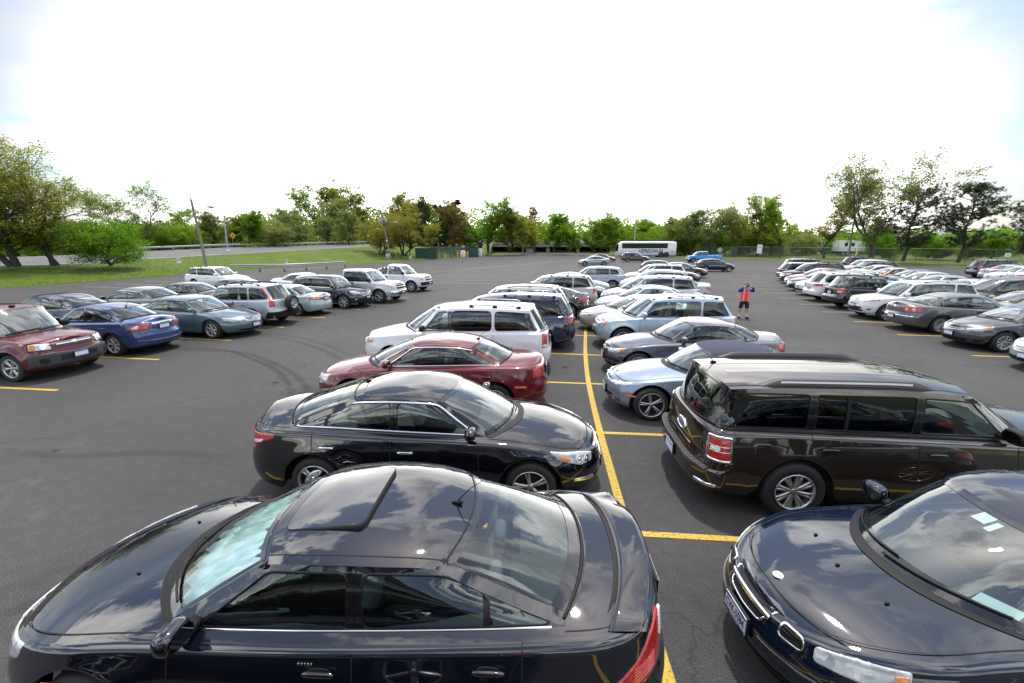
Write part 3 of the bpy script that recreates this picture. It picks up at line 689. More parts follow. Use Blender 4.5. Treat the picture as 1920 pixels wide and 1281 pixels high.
def build_model(d, lod=0):
    """returns a list of (name, mesh, parent index or None, loc, rot_z/None, scale) in car space with +X forward and the origin on the ground at mid length"""
    s = Shape(d); L = s.L; parts = []
    def X(p): return (L / 2 - p[0], p[1], p[2])
    def fin(mb, name, parent=None, smooth=True, weld=0.0):
        if not mb.f: return None
        mb.v = [X(p) for p in mb.v]; parts.append((name, mb.mesh(name, smooth, weld), parent)); return len(parts) - 1
    c = s.c; splits = d['splits']; doors = d['doors']       # doors: list of s boundaries
    # stations
    nF = (16, 11, 8)[lod]; nR = (14, 9, 7)[lod]; step = (0.09, 0.14, 0.24)[lod]
    us = [s.us[0]] ; 
    uF, uR = s.usx(s.Lf * 0.999), s.usx(L - s.Lr * 0.999)
    us = [uF * (i / nF) for i in range(nF + 1)]
    n = int((uR - uF) / step); us += [lerp(uF, uR, i / n) for i in range(1, n)]
    us += [lerp(uR, s.U, i / nR) for i in range(nR + 1)]
    arch = []
    for a in (s.fa, s.ra):
        K = (14, 10, 7)[lod]
        for i in range(K + 1): arch.append(s.usx(a + s.Ra * 0.9999 * math.cos(math.pi * i / K)))
        zz = math.sqrt(max(s.Ra ** 2 - (s.wr - s.zs) ** 2, 0.0)); arch += [s.usx(a - zz - 0.004), s.usx(a + zz + 0.004)]
    bd = [s.usx(q) for q in doors]
    keep = arch + bd
    us = sorted([u for u in us if all(abs(u - q) > 0.028 for q in keep) or u in (us[0], us[-1])] + keep)
    fr = [[0, .06, .14, .24, .34, .44, .54, .64, .74, .84, .93, 1], [0, .08, .2, .35, .5, .65, .8, .93, 1], [0, .12, .35, .6, .85, 1]][lod]
    fil = [[.25, .5, .75, 1], [.4, .75, 1], [.5, 1]][lod]
    tr = [[.03, .08, .15, .25, .38, .55, .75, 1], [.05, .14, .3, .55, .8, 1], [.08, .25, .6, 1]][lod]
    nrow = 2 + len(fr) - 1 + len(fil)
    for sg in (1, -1):
        rows = []; info = []
        for u in us:
            x0 = s.nomu(u)[0]; zt = s.zt(x0); zl = s.zlow(x0); col = []
            p = s.P(u, zl); cxx = min(max(p[0], 0.55), L - 0.55)
            col.append((lerp(p[0], cxx, 0.12) if not (0.6 < p[0] < L - 0.6) else p[0], sg * max(p[1] - 0.09, p[1] * 0.85), zl + 0.005))
            for q in fr: z = lerp(zl, zt - s.R, q); p = s.P(u, z); col.append((p[0], sg * p[1], p[2]))
            for q in fil: p = s.P(u, zt - s.R + s.R * q); col.append((p[0], sg * p[1], p[2]))
            pf = col[-1]
            for t in tr:
                y = pf[1] * (1 - t); z = zt + (s.zc(pf[0]) - zt) * s.gz(t); col.append((pf[0], y, z))
            rows.append(col); info.append((x0, zl))
        nsk = 1 + len(fr) + len(fil); ntr = len(tr)
        ya = s.base_y(s.sA)
        def part_of(i, j):
            x = (info[i][0] + info[i + 1][0]) / 2
            if j < nsk - 1:
                for a, b in zip(doors[:-1], doors[1:]):
                    if a - 1e-3 < x < b + 1e-3:
                        lowok = max(info[i][1], info[i + 1][1]) < s.zs + 0.05
                        if (j >= 2 or not lowok) and not (not lowok and j < 3 and False): return 'door'
                zmid = (rows[i][j][2] + rows[i][j + 1][2]) / 2; v = s.U - (us[i] + us[i + 1]) / 2
                if v < d.get('lidw', 0.62) and zmid > d.get('lidz', 0.62): return 'lid'
                return 'body'
            t = 0.5 * (([0] + tr)[j - nsk + 1] + tr[j - nsk + 1]); p0, p1 = rows[i][j], rows[i + 1][j + 1]
            xm, ym = (rows[i][j][0] + rows[i + 1][j][0]) / 2, abs(p0[1] + p1[1]) / 2
            cowl = c['wc'] + c['wbow'] * min(ym / ya, 1) ** 2.2; bbk = c['bb'] - c['bbow'] * min(ym / max(s.base_y(s.sC), 0.1), 1) ** 2.2
            if xm < cowl + 0.10:
                if t < 0.055 or xm < d.get('hood0', 0.16): return 'body'
                return 'hood'
            if xm > bbk - 0.10:
                if t < 0.055: return 'body'
                return 'bed' if d.get('bed') else 'lid'
            fy = s.yf(xm)
            if ym > fy - s.bi - 0.10: return 'body'
            if xm < cowl + 0.5 or xm > bbk - 0.5: return 'dash'
            return None
        def sub(kind, k, name, parent=None):
            mb = MB(); R = rows if sg > 0 else [r for r in rows]
            mb.grid(R, k, cell=lambda i, j: (k if part_of(i, j) == kind else None))
            if mb.f:
                used = sorted({q for f in mb.f for q in f}); mp = {q: i for i, q in enumerate(used)}
                mb.v = [mb.v[q] for q in used]; mb.f = [[mp[q] for q in f] for f in mb.f]
            return mb
        if sg == 1: acc = {}
        for kind, k in (('body', 'paint'), ('hood', 'paint'), ('lid', 'paint'), ('dash', 'black'), ('bed', 'black')):
            mb = sub(kind, k, kind); a = acc.setdefault(kind, MB()); a.add(mb.v, mb.f if sg > 0 else [f[::-1] for f in mb.f], k)
        dr = sub('door', 'paint', 'door'); acc.setdefault('doors', []).append((sg, dr))
    # cabin -----------------------------------------------------------
    roofk = 'roof_paint' if d.get('soft') else 'paint'
    rf = MB(); na, nb = ((22, 20), (12, 12), (7, 8))[lod]
    rf.grid([[s.roofP(i / na, -1 + 2 * j / nb) for j in range(nb + 1)] for i in range(na + 1)], roofk)
    body = acc['body']
    pk = roofk
    fk = d.get('frame', pk)
    nb2 = (24, 14, 8)[lod]; bs = sorted(set([-1, 1, -0.94, 0.94] + [-0.94 + 1.88 * i / nb2 for i in range(nb2 + 1)])); ts = [0, .05, .25, .5, .75, .95, 1] if lod < 2 else [0, .06, .5, .94, 1]
    def screen(F, key, tlo, thi, bm, pkey):
        bs_ = sorted(set([-1, 1, -bm, bm] + [-bm + 2 * bm * i / nb2 for i in range(nb2 + 1)])); ts_ = [0, tlo, lerp(tlo, thi, .25), (tlo + thi) / 2, lerp(tlo, thi, .75), thi, 1]
        g = MB(); inside = lambda i, j: tlo - 1e-6 <= (ts_[i] + ts_[i + 1]) / 2 <= thi + 1e-6 and abs((bs_[j] + bs_[j + 1]) / 2) < bm
        P = [[F(b, t) for b in bs_] for t in ts_]
        body.grid(P, pkey, cell=lambda i, j: None if inside(i, j) else pkey)
        g.grid(P, key, cell=lambda i, j: key if inside(i, j) else None)
        fr_ = MB()
        # dark painted border of the glass, proud of it
        P2 = lambda b, t: F(b, t, 0.003)
        e = 0.035
        for bl, bh, tl, th in ((-bm, bm, tlo, tlo + 0.09), (-bm, bm, thi - 0.05, thi), (-bm, -bm + e, tlo + 0.09, thi - 0.05), (bm - e, bm, tlo + 0.09, thi - 0.05)):
            g.grid([[P2(lerp(bl, bh, j / 16), lerp(tl, th, i / 4)) for j in range(17)] for i in range(5)], 'gloss_black')
        return g
    ws = screen(s.Gw, 'glass_clear', 0.03, 0.965, 0.935, pk)
    bt = d.get('bglass', (0.06, 0.95, 0.9)); bwk = d.get('bkey', 'glass'); bw = screen(s.Gb, bwk, bt[0], bt[1], bt[2], d.get('bframe', pk))
    # side windows
    wins = []
    tb, tt = d.get('tb', 0.05), d.get('tt', 0.90); rr_ = d['rearwin']; ap = d.get('ap', (0.16, 0.07))
    ed = [None] + splits + [None]
    for i in range(len(splits) + 1):
        lo, hi = ed[i], ed[i + 1]
        if lo is None: l = [(s.s01(tb)[0] + ap[0], tb), (s.s01(tt)[0] + ap[1], tt)]; rl = [(s.s01(0)[0], 0), (s.s01(1)[0], 1)]
        else: l = [(lo + 0.045, tb), (lo + 0.045, tt)]; rl = [(lo, 0), (lo, 1)]
        if hi is None:
            r = list(rr_) ; rh = [(s.s01(1)[1], 1), (s.s01(0)[1], 0)]
        else: r = [(hi - 0.045, tt), (hi - 0.045, tb)]; rh = [(hi, 1), (hi, 0)]
        poly = [l[0], l[1]] + r; reg = [rl[0], rl[1]] + rh
        wins.append((poly, reg))
    side_w = []
    for sg in (1, -1):
        for wi, (poly, reg) in enumerate(wins):
            F = lambda a, b, o, sg=sg: s.Gs(a, b, o, sg)
            po = densify(round_poly(poly, d.get('wr_round', 0.07), 0.45), (0.09, 0.16, 0.3)[lod], 0.45)
            cx = sum(p[0] for p in po) / len(po); cyy = sum(p[1] for p in po) / len(po)
            rg = densify(reg, (0.12, 0.2, 0.4)[lod], 0.45)
            angs = sorted(math.atan2((p[1] - cyy), (p[0] - cx)) for p in po + rg)
            inn, outr = [], []
            for a in angs:
                dd = (math.cos(a), math.sin(a)); ti = ray_poly((cx, cyy), dd, po); to = ray_poly((cx, cyy), dd, reg)
                if ti is None or to is None: continue
                ti = min(ti, to * 0.995); inn.append((cx + dd[0] * ti, cyy + dd[1] * ti)); outr.append((cx + dd[0] * to, cyy + dd[1] * to))
            fr_ = MB(); kk = fk
            nn = len(inn)
            for q0, q1 in ((0, 0.5), (0.5, 1)):
                body.grid([[F(lerp(inn[i % nn][0], outr[i % nn][0], q), lerp(inn[i % nn][1], outr[i % nn][1], q), 0) for i in range(nn + 1)] for q in (q0, q1)], kk)
            g = MB(); key = d.get('sglass', ['glass'])[min(wi, len(d.get('sglass', ['glass'])) - 1)]
            fan(g, F, inn, key, rings=(0, .35, .65, .85, 1.0), cen=(cx, cyy), off=-0.004)
            ribbon(g, F, po, 0.016, 0.004, 'black', 0.45)
            if d.get('divide') and wi == d['divide'][0]:
                xq = d['divide'][1]; g.grid([[F(xq + o, lerp(tb, tt, i / 6), 0.003) for o in (-0.022, 0.022)] for i in range(7)], 'black')
            side_w.append((sg, g, wi))
    trims = []
    if d.get('trim'):
        for sg in (1, -1):
            t = MB(); F = lambda a, b, o, sg=sg: s.Gs(a, b, o, sg)
            a0, a1 = s.s01(tb)[0] + ap[0] - 0.06, s.s01(tt)[0] + ap[1] - 0.05
            dlo = [(a0, tb), (a1, tt)] + [(p[0] + 0.03, p[1]) for p in rr_]
            if d['trim'] == 'full':
                po = densify(round_poly([(p[0], p[1] + (0.02 if p[1] > .5 else -0.02)) for p in dlo], 0.09, 0.45), 0.1, 0.45); ribbon(t, F, po, 0.028, 0.009, 'chrome', 0.45)
            else:
                x1 = dlo[-1][0]; po = [(lerp(a0 + 0.1, x1, i / 20), tb - 0.055) for i in range(21)]; ribbon(t, F, po, 0.026, 0.010, 'chrome', 0.45, closed=False)
            trims.append(t)
    # black pillar strips between the side windows
    if d.get('bpillar', True) and lod < 2:
        for sg in (1, -1):
            F = lambda a, b, o, sg=sg: s.Gs(a, b, o, sg)
            for q in splits[:d.get('nbp', 1)]:
                body.grid([[F(q + o, lerp(tb, tt, i / 8), 0.0035) for o in (-0.05, -0.002)] for i in range(9)], 'gloss_black')
                body.grid([[F(q + o, lerp(tb, tt, i / 8), 0.0035) for o in (0.002, 0.05)] for i in range(9)], 'gloss_black')
    if d.get('trim') == 'full' or True:
        pass
    # dash, under body and wheel housings
    body.add(acc['dash'].v, acc['dash'].f, 'black')
    zf = min(s.wr * 2 + 0.02, s.zs + 0.5); hb = s.hw - 0.27
    body.box((L / 2, 0, (s.zs + zf) / 2 + 0.01), (L - 1.15, 2 * hb, zf - s.zs - 0.02), 'seam'); body.box((L / 2, 0, s.zs + .12), (L - 0.5, s.hw * .9, .14), 'seam')
    body.box(((s.fa + s.ra) / 2, 0, s.zs + 0.1), (d['wb'] - 2 * s.Ra - 0.02, 2 * (s.hw - 0.09), 0.17), 'seam')
    if acc.get('bed') and acc['bed'].f: body.add([(p[0], p[1], p[2]) for p in acc['bed'].v], acc['bed'].f, d.get('bedkey', 'black'))
    # door gaps and other shut lines
    if lod < 2:
        for sg in (1, -1):
            for q in doors:
                u = s.usx(q); zl = max(s.zlow(q), s.zs + 0.05); zt = s.zt(q)
                body.grid([[s.So(sg * (u + o), lerp(zl, zt, i / 14), 0.0022) for o in (-0.0045, 0.0045)] for i in range(15)], 'seam')
            for a, b in zip(doors[:-1], doors[1:]):
                pts = [q for q in np.linspace(a, b, 14)]
                body.grid([[s.So(sg * s.usx(q), max(s.zlow(q), s.zs) + 0.055 + o, 0.0022) for o in (-0.004, 0.004)] for q in pts], 'seam')
            # bonnet and boot shut lines
            hx0, hx1 = d.get('hood0', 0.16), s.sA
            body.grid([[s.top(q, sg * s.yf(q) * (1 - 0.055 + o), 0.003) for o in (-0.005, 0.005)] for q in np.linspace(hx0 + 0.06, hx1, 20)], 'seam')
            if not d.get('wagon') and not d.get('bed'):
                body.grid([[s.top(q, sg * s.yf(q) * (1 - 0.055 + o), 0.003) for o in (-0.005, 0.005)] for q in np.linspace(s.sC, L - 0.12, 10)], 'seam')
        # bonnet front gap
        body.grid([[s.top(max(d.get('hood0', 0.16), float(np.interp(abs(b) * s.hw * 0.66, [s.nomu(q)[1] for q in np.linspace(0, uF, 20)], [s.P(q, 9)[0] for q in np.linspace(0, uF, 20)])) + 0.09) + o, b * s.hw * 0.66, 0.003) for o in (-0.005, 0.005)] for b in np.linspace(-1, 1, 25)], 'seam')
        # cowl panel below the windshield, wipers
        cw = MB(); wipers = []; ya = s.base_y(s.sA)
        cw.grid([[s.top(c['wc'] + c['wbow'] * abs(b) ** 2.2 - lerp(0.075, -0.03, q) * (1 - 0.45 * abs(b) ** 4), b * ya, 0.006) for q in (0, .33, .66, 1)] for b in np.linspace(-1, 1, 29)], 'black')
        for b0, b1 in ((-0.85, 0.05), (-0.05, 0.85)) if c['wc'] < 3 else ():
            p = [s.Gw(lerp(b0, b1, i / 8), 0.045 + 0.06 * (i / 8), 0.02) for i in range(9)]; wq = MB(); wq.tube(p, 0.009, 'black', 5); wipers.append(wq)
        base_b = [s.Gb(b, d.get('bglass', (0.06,))[0] * 0.5, 0.004) for b in np.linspace(-0.95, 0.95, 25)]
        body.tube(base_b, 0.012, 'black', 5)
        for sg in (1, -1):
            body.grid([[s.roofP(a, sg * (d.get('ditch', .90) + o), .0025) for o in (-.006, .006)] for a in np.linspace(.0, 1.0, 20)], 'seam')
        hi_ = d.get('bglass', (0, .95))[1]
        if not d.get('soft'): body.tube([s.Gb(b, min(hi_ + .02, .99), .002) for b in np.linspace(-.93, .93, 25)], .006, 'seam', 5)
    ib = fin(body, 'body', None, weld=0.0004)
    fin(acc['hood'], 'hood', weld=0.0004); fin(acc['lid'], 'tailgate' if d.get('wagon') or d.get('bed') else 'trunk_lid', weld=0.0004)
    fin(rf, 'soft_top' if d.get('soft') else 'roof')
    if lod < 2:
        fin(cw, 'cowl_panel')
        for wq in wipers: fin(wq, 'wiper')
    # doors with handles
    nd_ = len(doors) - 1
    for sg, dr in acc['doors']:
        for a, b in zip(doors[:-1], doors[1:]):
            mb = MB(); fs = [f for f in dr.f if a - 1e-3 < np.mean([dr.v[q][0] for q in f]) < b + 1e-3]
            used = sorted({q for f in fs for q in f}); mp = {q: i for i, q in enumerate(used)}
            mb.add([dr.v[q] for q in used], [[mp[q] for q in f] for f in fs], 'paint')
            # body side moulding / crease
            i = fin(mb, 'door')
            if lod < 2:
                h = MB(); hx = b - 0.20 if b - a > 0.5 else b - 0.12; hz = s.zt(hx) - d.get('hz', 0.17)
                q = s.So(sg * s.usx(hx), hz, 0.022); h.rbox(q, (0.20, 0.03, 0.035), 0.6, d.get('hkey', 'paint'))
                q = s.So(sg * s.usx(hx), hz, 0.001); h.rbox(q, (0.15, 0.012, 0.065), 0.8, 'seam')
                fin(h, 'handle', i)
    fin(ws, 'windshield'); fin(bw, 'rear_window')
    for sg, g, wi in side_w: fin(g, 'side_window')
    for t in trims: fin(t, 'window_trim')
    # lamps, grille, bumper details -------------------------------------
    def patch(poly, key, off=0.004, rear=False, sg=1, rnd=0.03, name=None, ringk=None, ringw=0.02, edge=0.004, extra=None, parent=None):
        mb = MB(); F = (lambda a, b, o: s.So(sg * a, b, o)) if not rear else (lambda a, b, o: s.So(sg * (s.U - a), b, o))
        po = densify(round_poly(poly, rnd), 0.06 if lod == 0 else 0.15)
        fan(mb, F, po, key, off=off, edge=edge + off if edge else 0)
        if ringk: ribbon(mb, F, po, ringw, off + 0.008, ringk)
        if extra: extra(mb, F)
        return mb
    for it in d['marks']:
        it = dict(it); nm = it.pop('name'); both = it.pop('both', True); poly = it.pop('poly'); key = it.pop('key'); min_lod = it.pop('lod', 2); parts_ = it.pop('sub', [])
        if lod > min_lod: continue
        bars = it.pop('bars', None); discs = it.pop('discs', None)
        for sg in ((1, -1) if both else (1,)):
            if not both:
                po2 = poly + [(-a, h) for a, h in reversed(poly) if a > 1e-6]
                # centre patches as grids so wide shapes stay on the surface
                mb = patch(po2, key, sg=1, **it)
            else: mb = patch(poly, key, sg=sg, **it)
            F = (lambda a, b, o, sg=sg: s.So(sg * a, b, o)) if not it.get('rear') else (lambda a, b, o, sg=sg: s.So(sg * (s.U - a), b, o))
            if bars and lod < 2:
                for kb, a0, a1, h0, h1, w, o in bars: ribbon(mb, F, [(lerp(a0, a1, i / 12), lerp(h0, h1, i / 12)) for i in range(13)], w, o, kb, closed=False)
            if discs and lod < 1:
                for kb, a, h, r in discs:
                    q = F(a, h, 0.0); e1 = (F(a + 0.01, h, 0) - F(a - 0.01, h, 0)).normalized(); e2 = (F(a, h + .01, 0) - F(a, h - .01, 0)).normalized(); n_ = e1.cross(e2); 
                    if n_.dot(F(a, h, 0.01) - q) < 0: n_ = -n_
                    P = [[q + e1 * r * R_ * math.cos(t) + e2 * r * R_ * math.sin(t) + n_ * o for t in np.linspace(0, 2 * math.pi, 17)] for R_, o in ((0, .017), (.5, .015), (.85, .010), (1.0, .014), (1.08, .004))]
                    mb.grid(P, kb)
            i = fin(mb, nm)
            for sp in parts_:
                sp = dict(sp); n2 = sp.pop('name'); p2 = sp.pop('poly'); k2 = sp.pop('key'); fin(patch(p2, k2, sg=sg, rear=it.get('rear', False), **sp), n2, i)
    # mirrors
    if lod < 2 or True:
        for sg in (1, -1):
            mb = MB(); xm = s.sA + d.get('mx', 0.22); q = s.Gs(xm, 0.06, 0, sg); ms = d.get('ms', 1.0)
            mb.rbox((q[0] - 0.02, q[1] + sg * 0.15, q[2] + 0.075), (0.13 * ms, 0.23 * ms, 0.155 * ms), 0.65, d.get('mkey', 'paint'))
            mb.box((q[0] + 0.0, q[1] + sg * 0.03, q[2] + 0.025), (0.07, 0.13, 0.045), 'black')
            fan(mb, lambda a, b, o: (q[0] - 0.02 + 0.066 * ms, q[1] + sg * 0.15 + a, q[2] + 0.075 + b), [(math.cos(t) * 0.095 * ms, math.sin(t) * 0.06 * ms) for t in np.linspace(0, 2 * math.pi, 14)[:-1]], 'glass_dark', rings=(0, 1))
            fin(mb, 'mirror')
    # plates
    for rear, key in ((False, d.get('fplate')), (True, d.get('rplate'))):
        if not key: continue
        h = key[0]; po_ = key[1] if len(key) > 1 else 0.0; mb = MB(); q = s.So(0.0 if not rear else s.U, h, 0.0); sgx = -1 if not rear else 1; q = (q[0] + sgx * po_, 0, 0)
        mb.box((q[0] + sgx * 0.015, 0, h), (0.02, 0.33, 0.175), 'black'); mb.box((q[0] + sgx * 0.027, 0, h), (0.008, 0.305, 0.152), 'plate')
        if lod < 2:
            mb.box((q[0] + sgx * 0.0315, 0, h + 0.062), (0.002, 0.30, 0.026), 'plate_blue'); mb.box((q[0] + sgx * 0.0315, 0, h - 0.064), (0.002, 0.30, 0.02), 'plate_blue')
        fin(mb, 'license_plate', None, False)
    # roof rails
    if d.get('rails'):
        a0, a1, b, hh, kk, cross = d['rails']
        for sg in (1, -1):
            mb = MB(); n_ = 14; pts = []
            for i in range(n_ + 1):
                a = lerp(a0, a1, i / n_); e = min(i, n_ - i) / 2.0; p = s.roofP(a, sg * b, min(e, 1) * hh + 0.004); pts.append(p)
            mb.tube(pts, 0.017, kk, 8)
            for a in (a0 + 0.02, (a0 + a1) / 2, a1 - 0.02):
                p = s.roofP(a, sg * b, hh * 0.45); mb.rbox(p, (0.12, 0.035, hh + 0.02), 0.7, 'black')
            fin(mb, 'roof_rail')
        for a in cross:
            mb = MB(); p0, p1 = s.roofP(a, -b, hh), s.roofP(a, b, hh); mb.tube([p0, (p0[0], 0, p0[2] + 0.02), p1], 0.016, kk, 8); fin(mb, 'cross_bar')
    if d.get('antenna') and lod < 2:
        a, b = d['antenna']; mb = MB(); p = s.roofP(a, b, 0.0); mb.rbox((p[0], p[1], p[2] + 0.012), (0.09, 0.035, 0.03), 0.8, 'black')
        mb.tube([(p[0], p[1], p[2] + 0.02), (p[0] + 0.10, p[1], p[2] + 0.13), (p[0] + 0.2, p[1], p[2] + 0.20)], [0.006, 0.004, 0.002], 'black', 5); fin(mb, 'antenna')
    # interior
    if lod < 2:
        mb = MB(); sk = d.get('seat', 'seat'); rows_ = d.get('seatrows', [s.sTA + 0.45, s.sTA + 1.3]); zb = s.zs + 0.38
        for ri, xr in enumerate(rows_):
            ys = (-0.36, 0.36) if ri == 0 else (-0.45, 0.0, 0.45)
            for y in ys:
                w = 0.5 if ri == 0 else 0.43; top = s.zroof(xr, 0) - 0.28
                mb.rbox((xr - 0.22, y, zb), (0.5, w, 0.2), 0.5, sk); tilt = Matrix.Rotation(rad(14), 3, 'Y')
                mb.rbox((xr + 0.07, y, (zb + top) / 2), (0.15, w - 0.02, top - zb), 0.55, sk, tilt); mb.rbox((xr + 0.13 + 0.02, y, top + 0.07), (0.10, 0.24, 0.15), 0.7, sk)
        fin(mb, 'seats')
        mb = MB(); xs = s.sTA - 0.05; zz = s.zt(xs) + 0.06; P = []
        tl = Matrix.Rotation(rad(-62), 3, 'Y')
        pts = [Vector((xs, 0.36, zz)) + tl @ Vector((0.18 * math.cos(t), 0.18 * math.sin(t), 0)) for t in np.linspace(0, 2 * math.pi, 25)[:-1]]
        mb.tube(pts, 0.016, 'black', 6, closed=True); mb.rbox((xs, 0.36, zz), (0.08, 0.3, 0.06), 0.8, 'black', tl); fin(mb, 'steering_wheel')
        mb = MB(); q = s.Gw(0, 0.84, -0.07); mb.rbox(q, (0.05, 0.24, 0.075), 0.6, 'black'); fin(mb, 'rear_view_mirror')
    if d.get('extra'): d['extra'](s, fin, lod, MB, patch)
    return s, parts
MODELS = {}
def model(d, lod):
    key = (d['id'], lod)
    if key not in MODELS: MODELS[key] = build_model(d, lod)
    return MODELS[key]
CARN = [0]
def car(d, col, label, cat, group, x, y, ang, lod=1, metal=0.35, roofcol=None, name=None, z=0.0, lift=0.0):
    """ang: heading in degrees, 0 = +X (to the photo's right), 90 = away"""
    s, parts = model(d, lod); r = empty(name or cat.replace(' ', '_'), (x, y, z), rad(ang)); tag(r, label, cat, group)
    pm = paint(col, metal); objs = []
    for nm, me, par in parts:
        o = link(nm, me, r if par is None else objs[par]); objs.append(o)
        for i, sl in enumerate(me.materials):
            if sl is M['paint']: o.material_slots[i].link = 'OBJECT'; o.material_slots[i].material = pm
            elif sl is M.get('roof_paint') and roofcol is not None: o.material_slots[i].link = 'OBJECT'; o.material_slots[i].material = roofcol
    ty, rm = wheels(d['rim']); wr = s.wr
    for xa in (s.fa, s.ra):
        for sg in (1, -1):
            w = link('wheel', ty, r); w.location = (s.L / 2 - xa, sg * (s.hw - 0.135), wr); w.scale = (wr, wr * 1.0, wr); w.rotation_euler = (0, 0, 0 if sg > 0 else math.pi)
            q = link('rim', rm, w); w.rotation_euler = (0.0, 0.0, 0 if sg > 0 else math.pi)
            q.rotation_euler = (0, (CARN[0] * 37 + xa * 50) % 6.28, 0)
    CARN[0] += 1
    return r
# ------------------------------------------------------------------ the car models (metres; x measured back from the nose)
M['roof_paint'] = simple('soft_top_cloth', (0.018, 0.022, 0.05), 0.85, noise=0.15, nscale=60)
SIDE = [(0, .075), (.1, .035), (.3, .004), (.5, 0), (.62, .006), (.8, .03), (1, .07)]
def hl(pts, **k): return dict(name='headlight', poly=pts, key='lamp_clear', off=0.006, rnd=0.03, **k)
def tl(pts, **k):
    k.setdefault('key', 'lamp_red'); return dict(name='tail_light', poly=pts, off=0.008, rear=True, rnd=0.03, **k)
def grille(pts, ring='chrome', bars=None, key='gloss_black', **k): return dict(name='grille', poly=pts, key=key, both=False, ringk=ring, bars=bars, off=0.004, rnd=0.02, edge=0, **k)
def intake(pts, **k): return dict(name='air_intake', poly=pts, key='black', both=False, off=0.003, rnd=0.03, edge=0, **k)
def hbars(n, h0, h1, w, key='chrome', t=0.012): return [(key, -w, w, lerp(h0, h1, (i + 1) / (n + 1)), lerp(h0, h1, (i + 1) / (n + 1)), t, 0.010) for i in range(n)]
def sedan(id, L=4.8, W=1.83, H=1.46, wb=2.75, fo=0.95, wr=0.325, **o):
    k, h = L / 4.8, H / 1.46; S = lambda p: [(a * k, b * h) for a, b in p]
    d = dict(id=id, L=L, W=W, wb=wb, fo=fo, wr=wr, zs=0.19, Lf=0.95, Lr=0.8, nf=2.5, mf=2.5, nr=2.8, mr=2.7, side=SIDE,
        belt=S([(0, .66), (.3, .735), (.8, .835), (1.4, .90), (2.6, .945), (3.7, .985), (4.3, 1.0), (4.65, .99), (4.8, .97)]),
        hood=S([(0, .67), (.12, .74), (.4, .845), (.8, .93), (1.2, .99), (1.6, 1.03)]),
        deck=S([(3.7, 1.10), (4.1, 1.10), (4.45, 1.095), (4.68, 1.07), (4.8, 1.02)]),
        roof=S([(1.7, 1.27), (2.0, 1.385), (2.3, 1.44), (2.65, 1.46), (3.0, 1.445), (3.35, 1.385), (3.8, 1.25)]),
        nose=[(.15, .14), (.24, .05), (.36, .0), (.5, .0), (.58, .025), (.68, .06), (.8, .12)],
        tail=[(.2, .12), (.3, .03), (.42, .0), (.6, .01), (.68, .05), (.9, .07), (1.0, .09), (1.1, .12)],
        cab=dict(wc=1.13 * k, wbow=.36, wh=2.0 * k, hbow=.14, rh=3.42 * k, rbow=.14, bb=4.08 * k, bbow=.24, yr=(W / 2 - .30, W / 2 - .31), drop=.075, ybul=.045, bulge=.025),
        splits=[2.72 * k], doors=[1.62 * k, 2.74 * k, 3.72 * k], rearwin=[(3.22 * k, .86), (3.62 * k, .55), (3.95 * k, .12), (3.9 * k, .05)],
        rim=('thin', 10, .68), marks=[hl([(.40, .56), (.44, .64), (.72, .69), (1.12, .755), (1.06, .67), (.74, .585)]),
            grille([(0, .50), (.34, .515), (.37, .63), (0, .635)], bars=hbars(3, .5, .63, .33)), intake([(0, .25), (.58, .26), (.62, .38), (0, .37)]),
            dict(name='side_marker', poly=[(1.16, .62), (1.16, .655), (1.30, .665), (1.30, .635)], key='lamp_amber', rnd=.01),
            tl([(.42, .72), (.40, .89), (.75, .925), (1.12, .93), (1.14, .86), (.80, .73)], sub=[dict(name='reverse_lamp', poly=[(.46, .76), (.46, .82), (.66, .83), (.66, .77)], key='lamp_white', off=.013)])],
        fplate=(.42,), rplate=(.80,), trim='bottom')
    d.update(o); return d
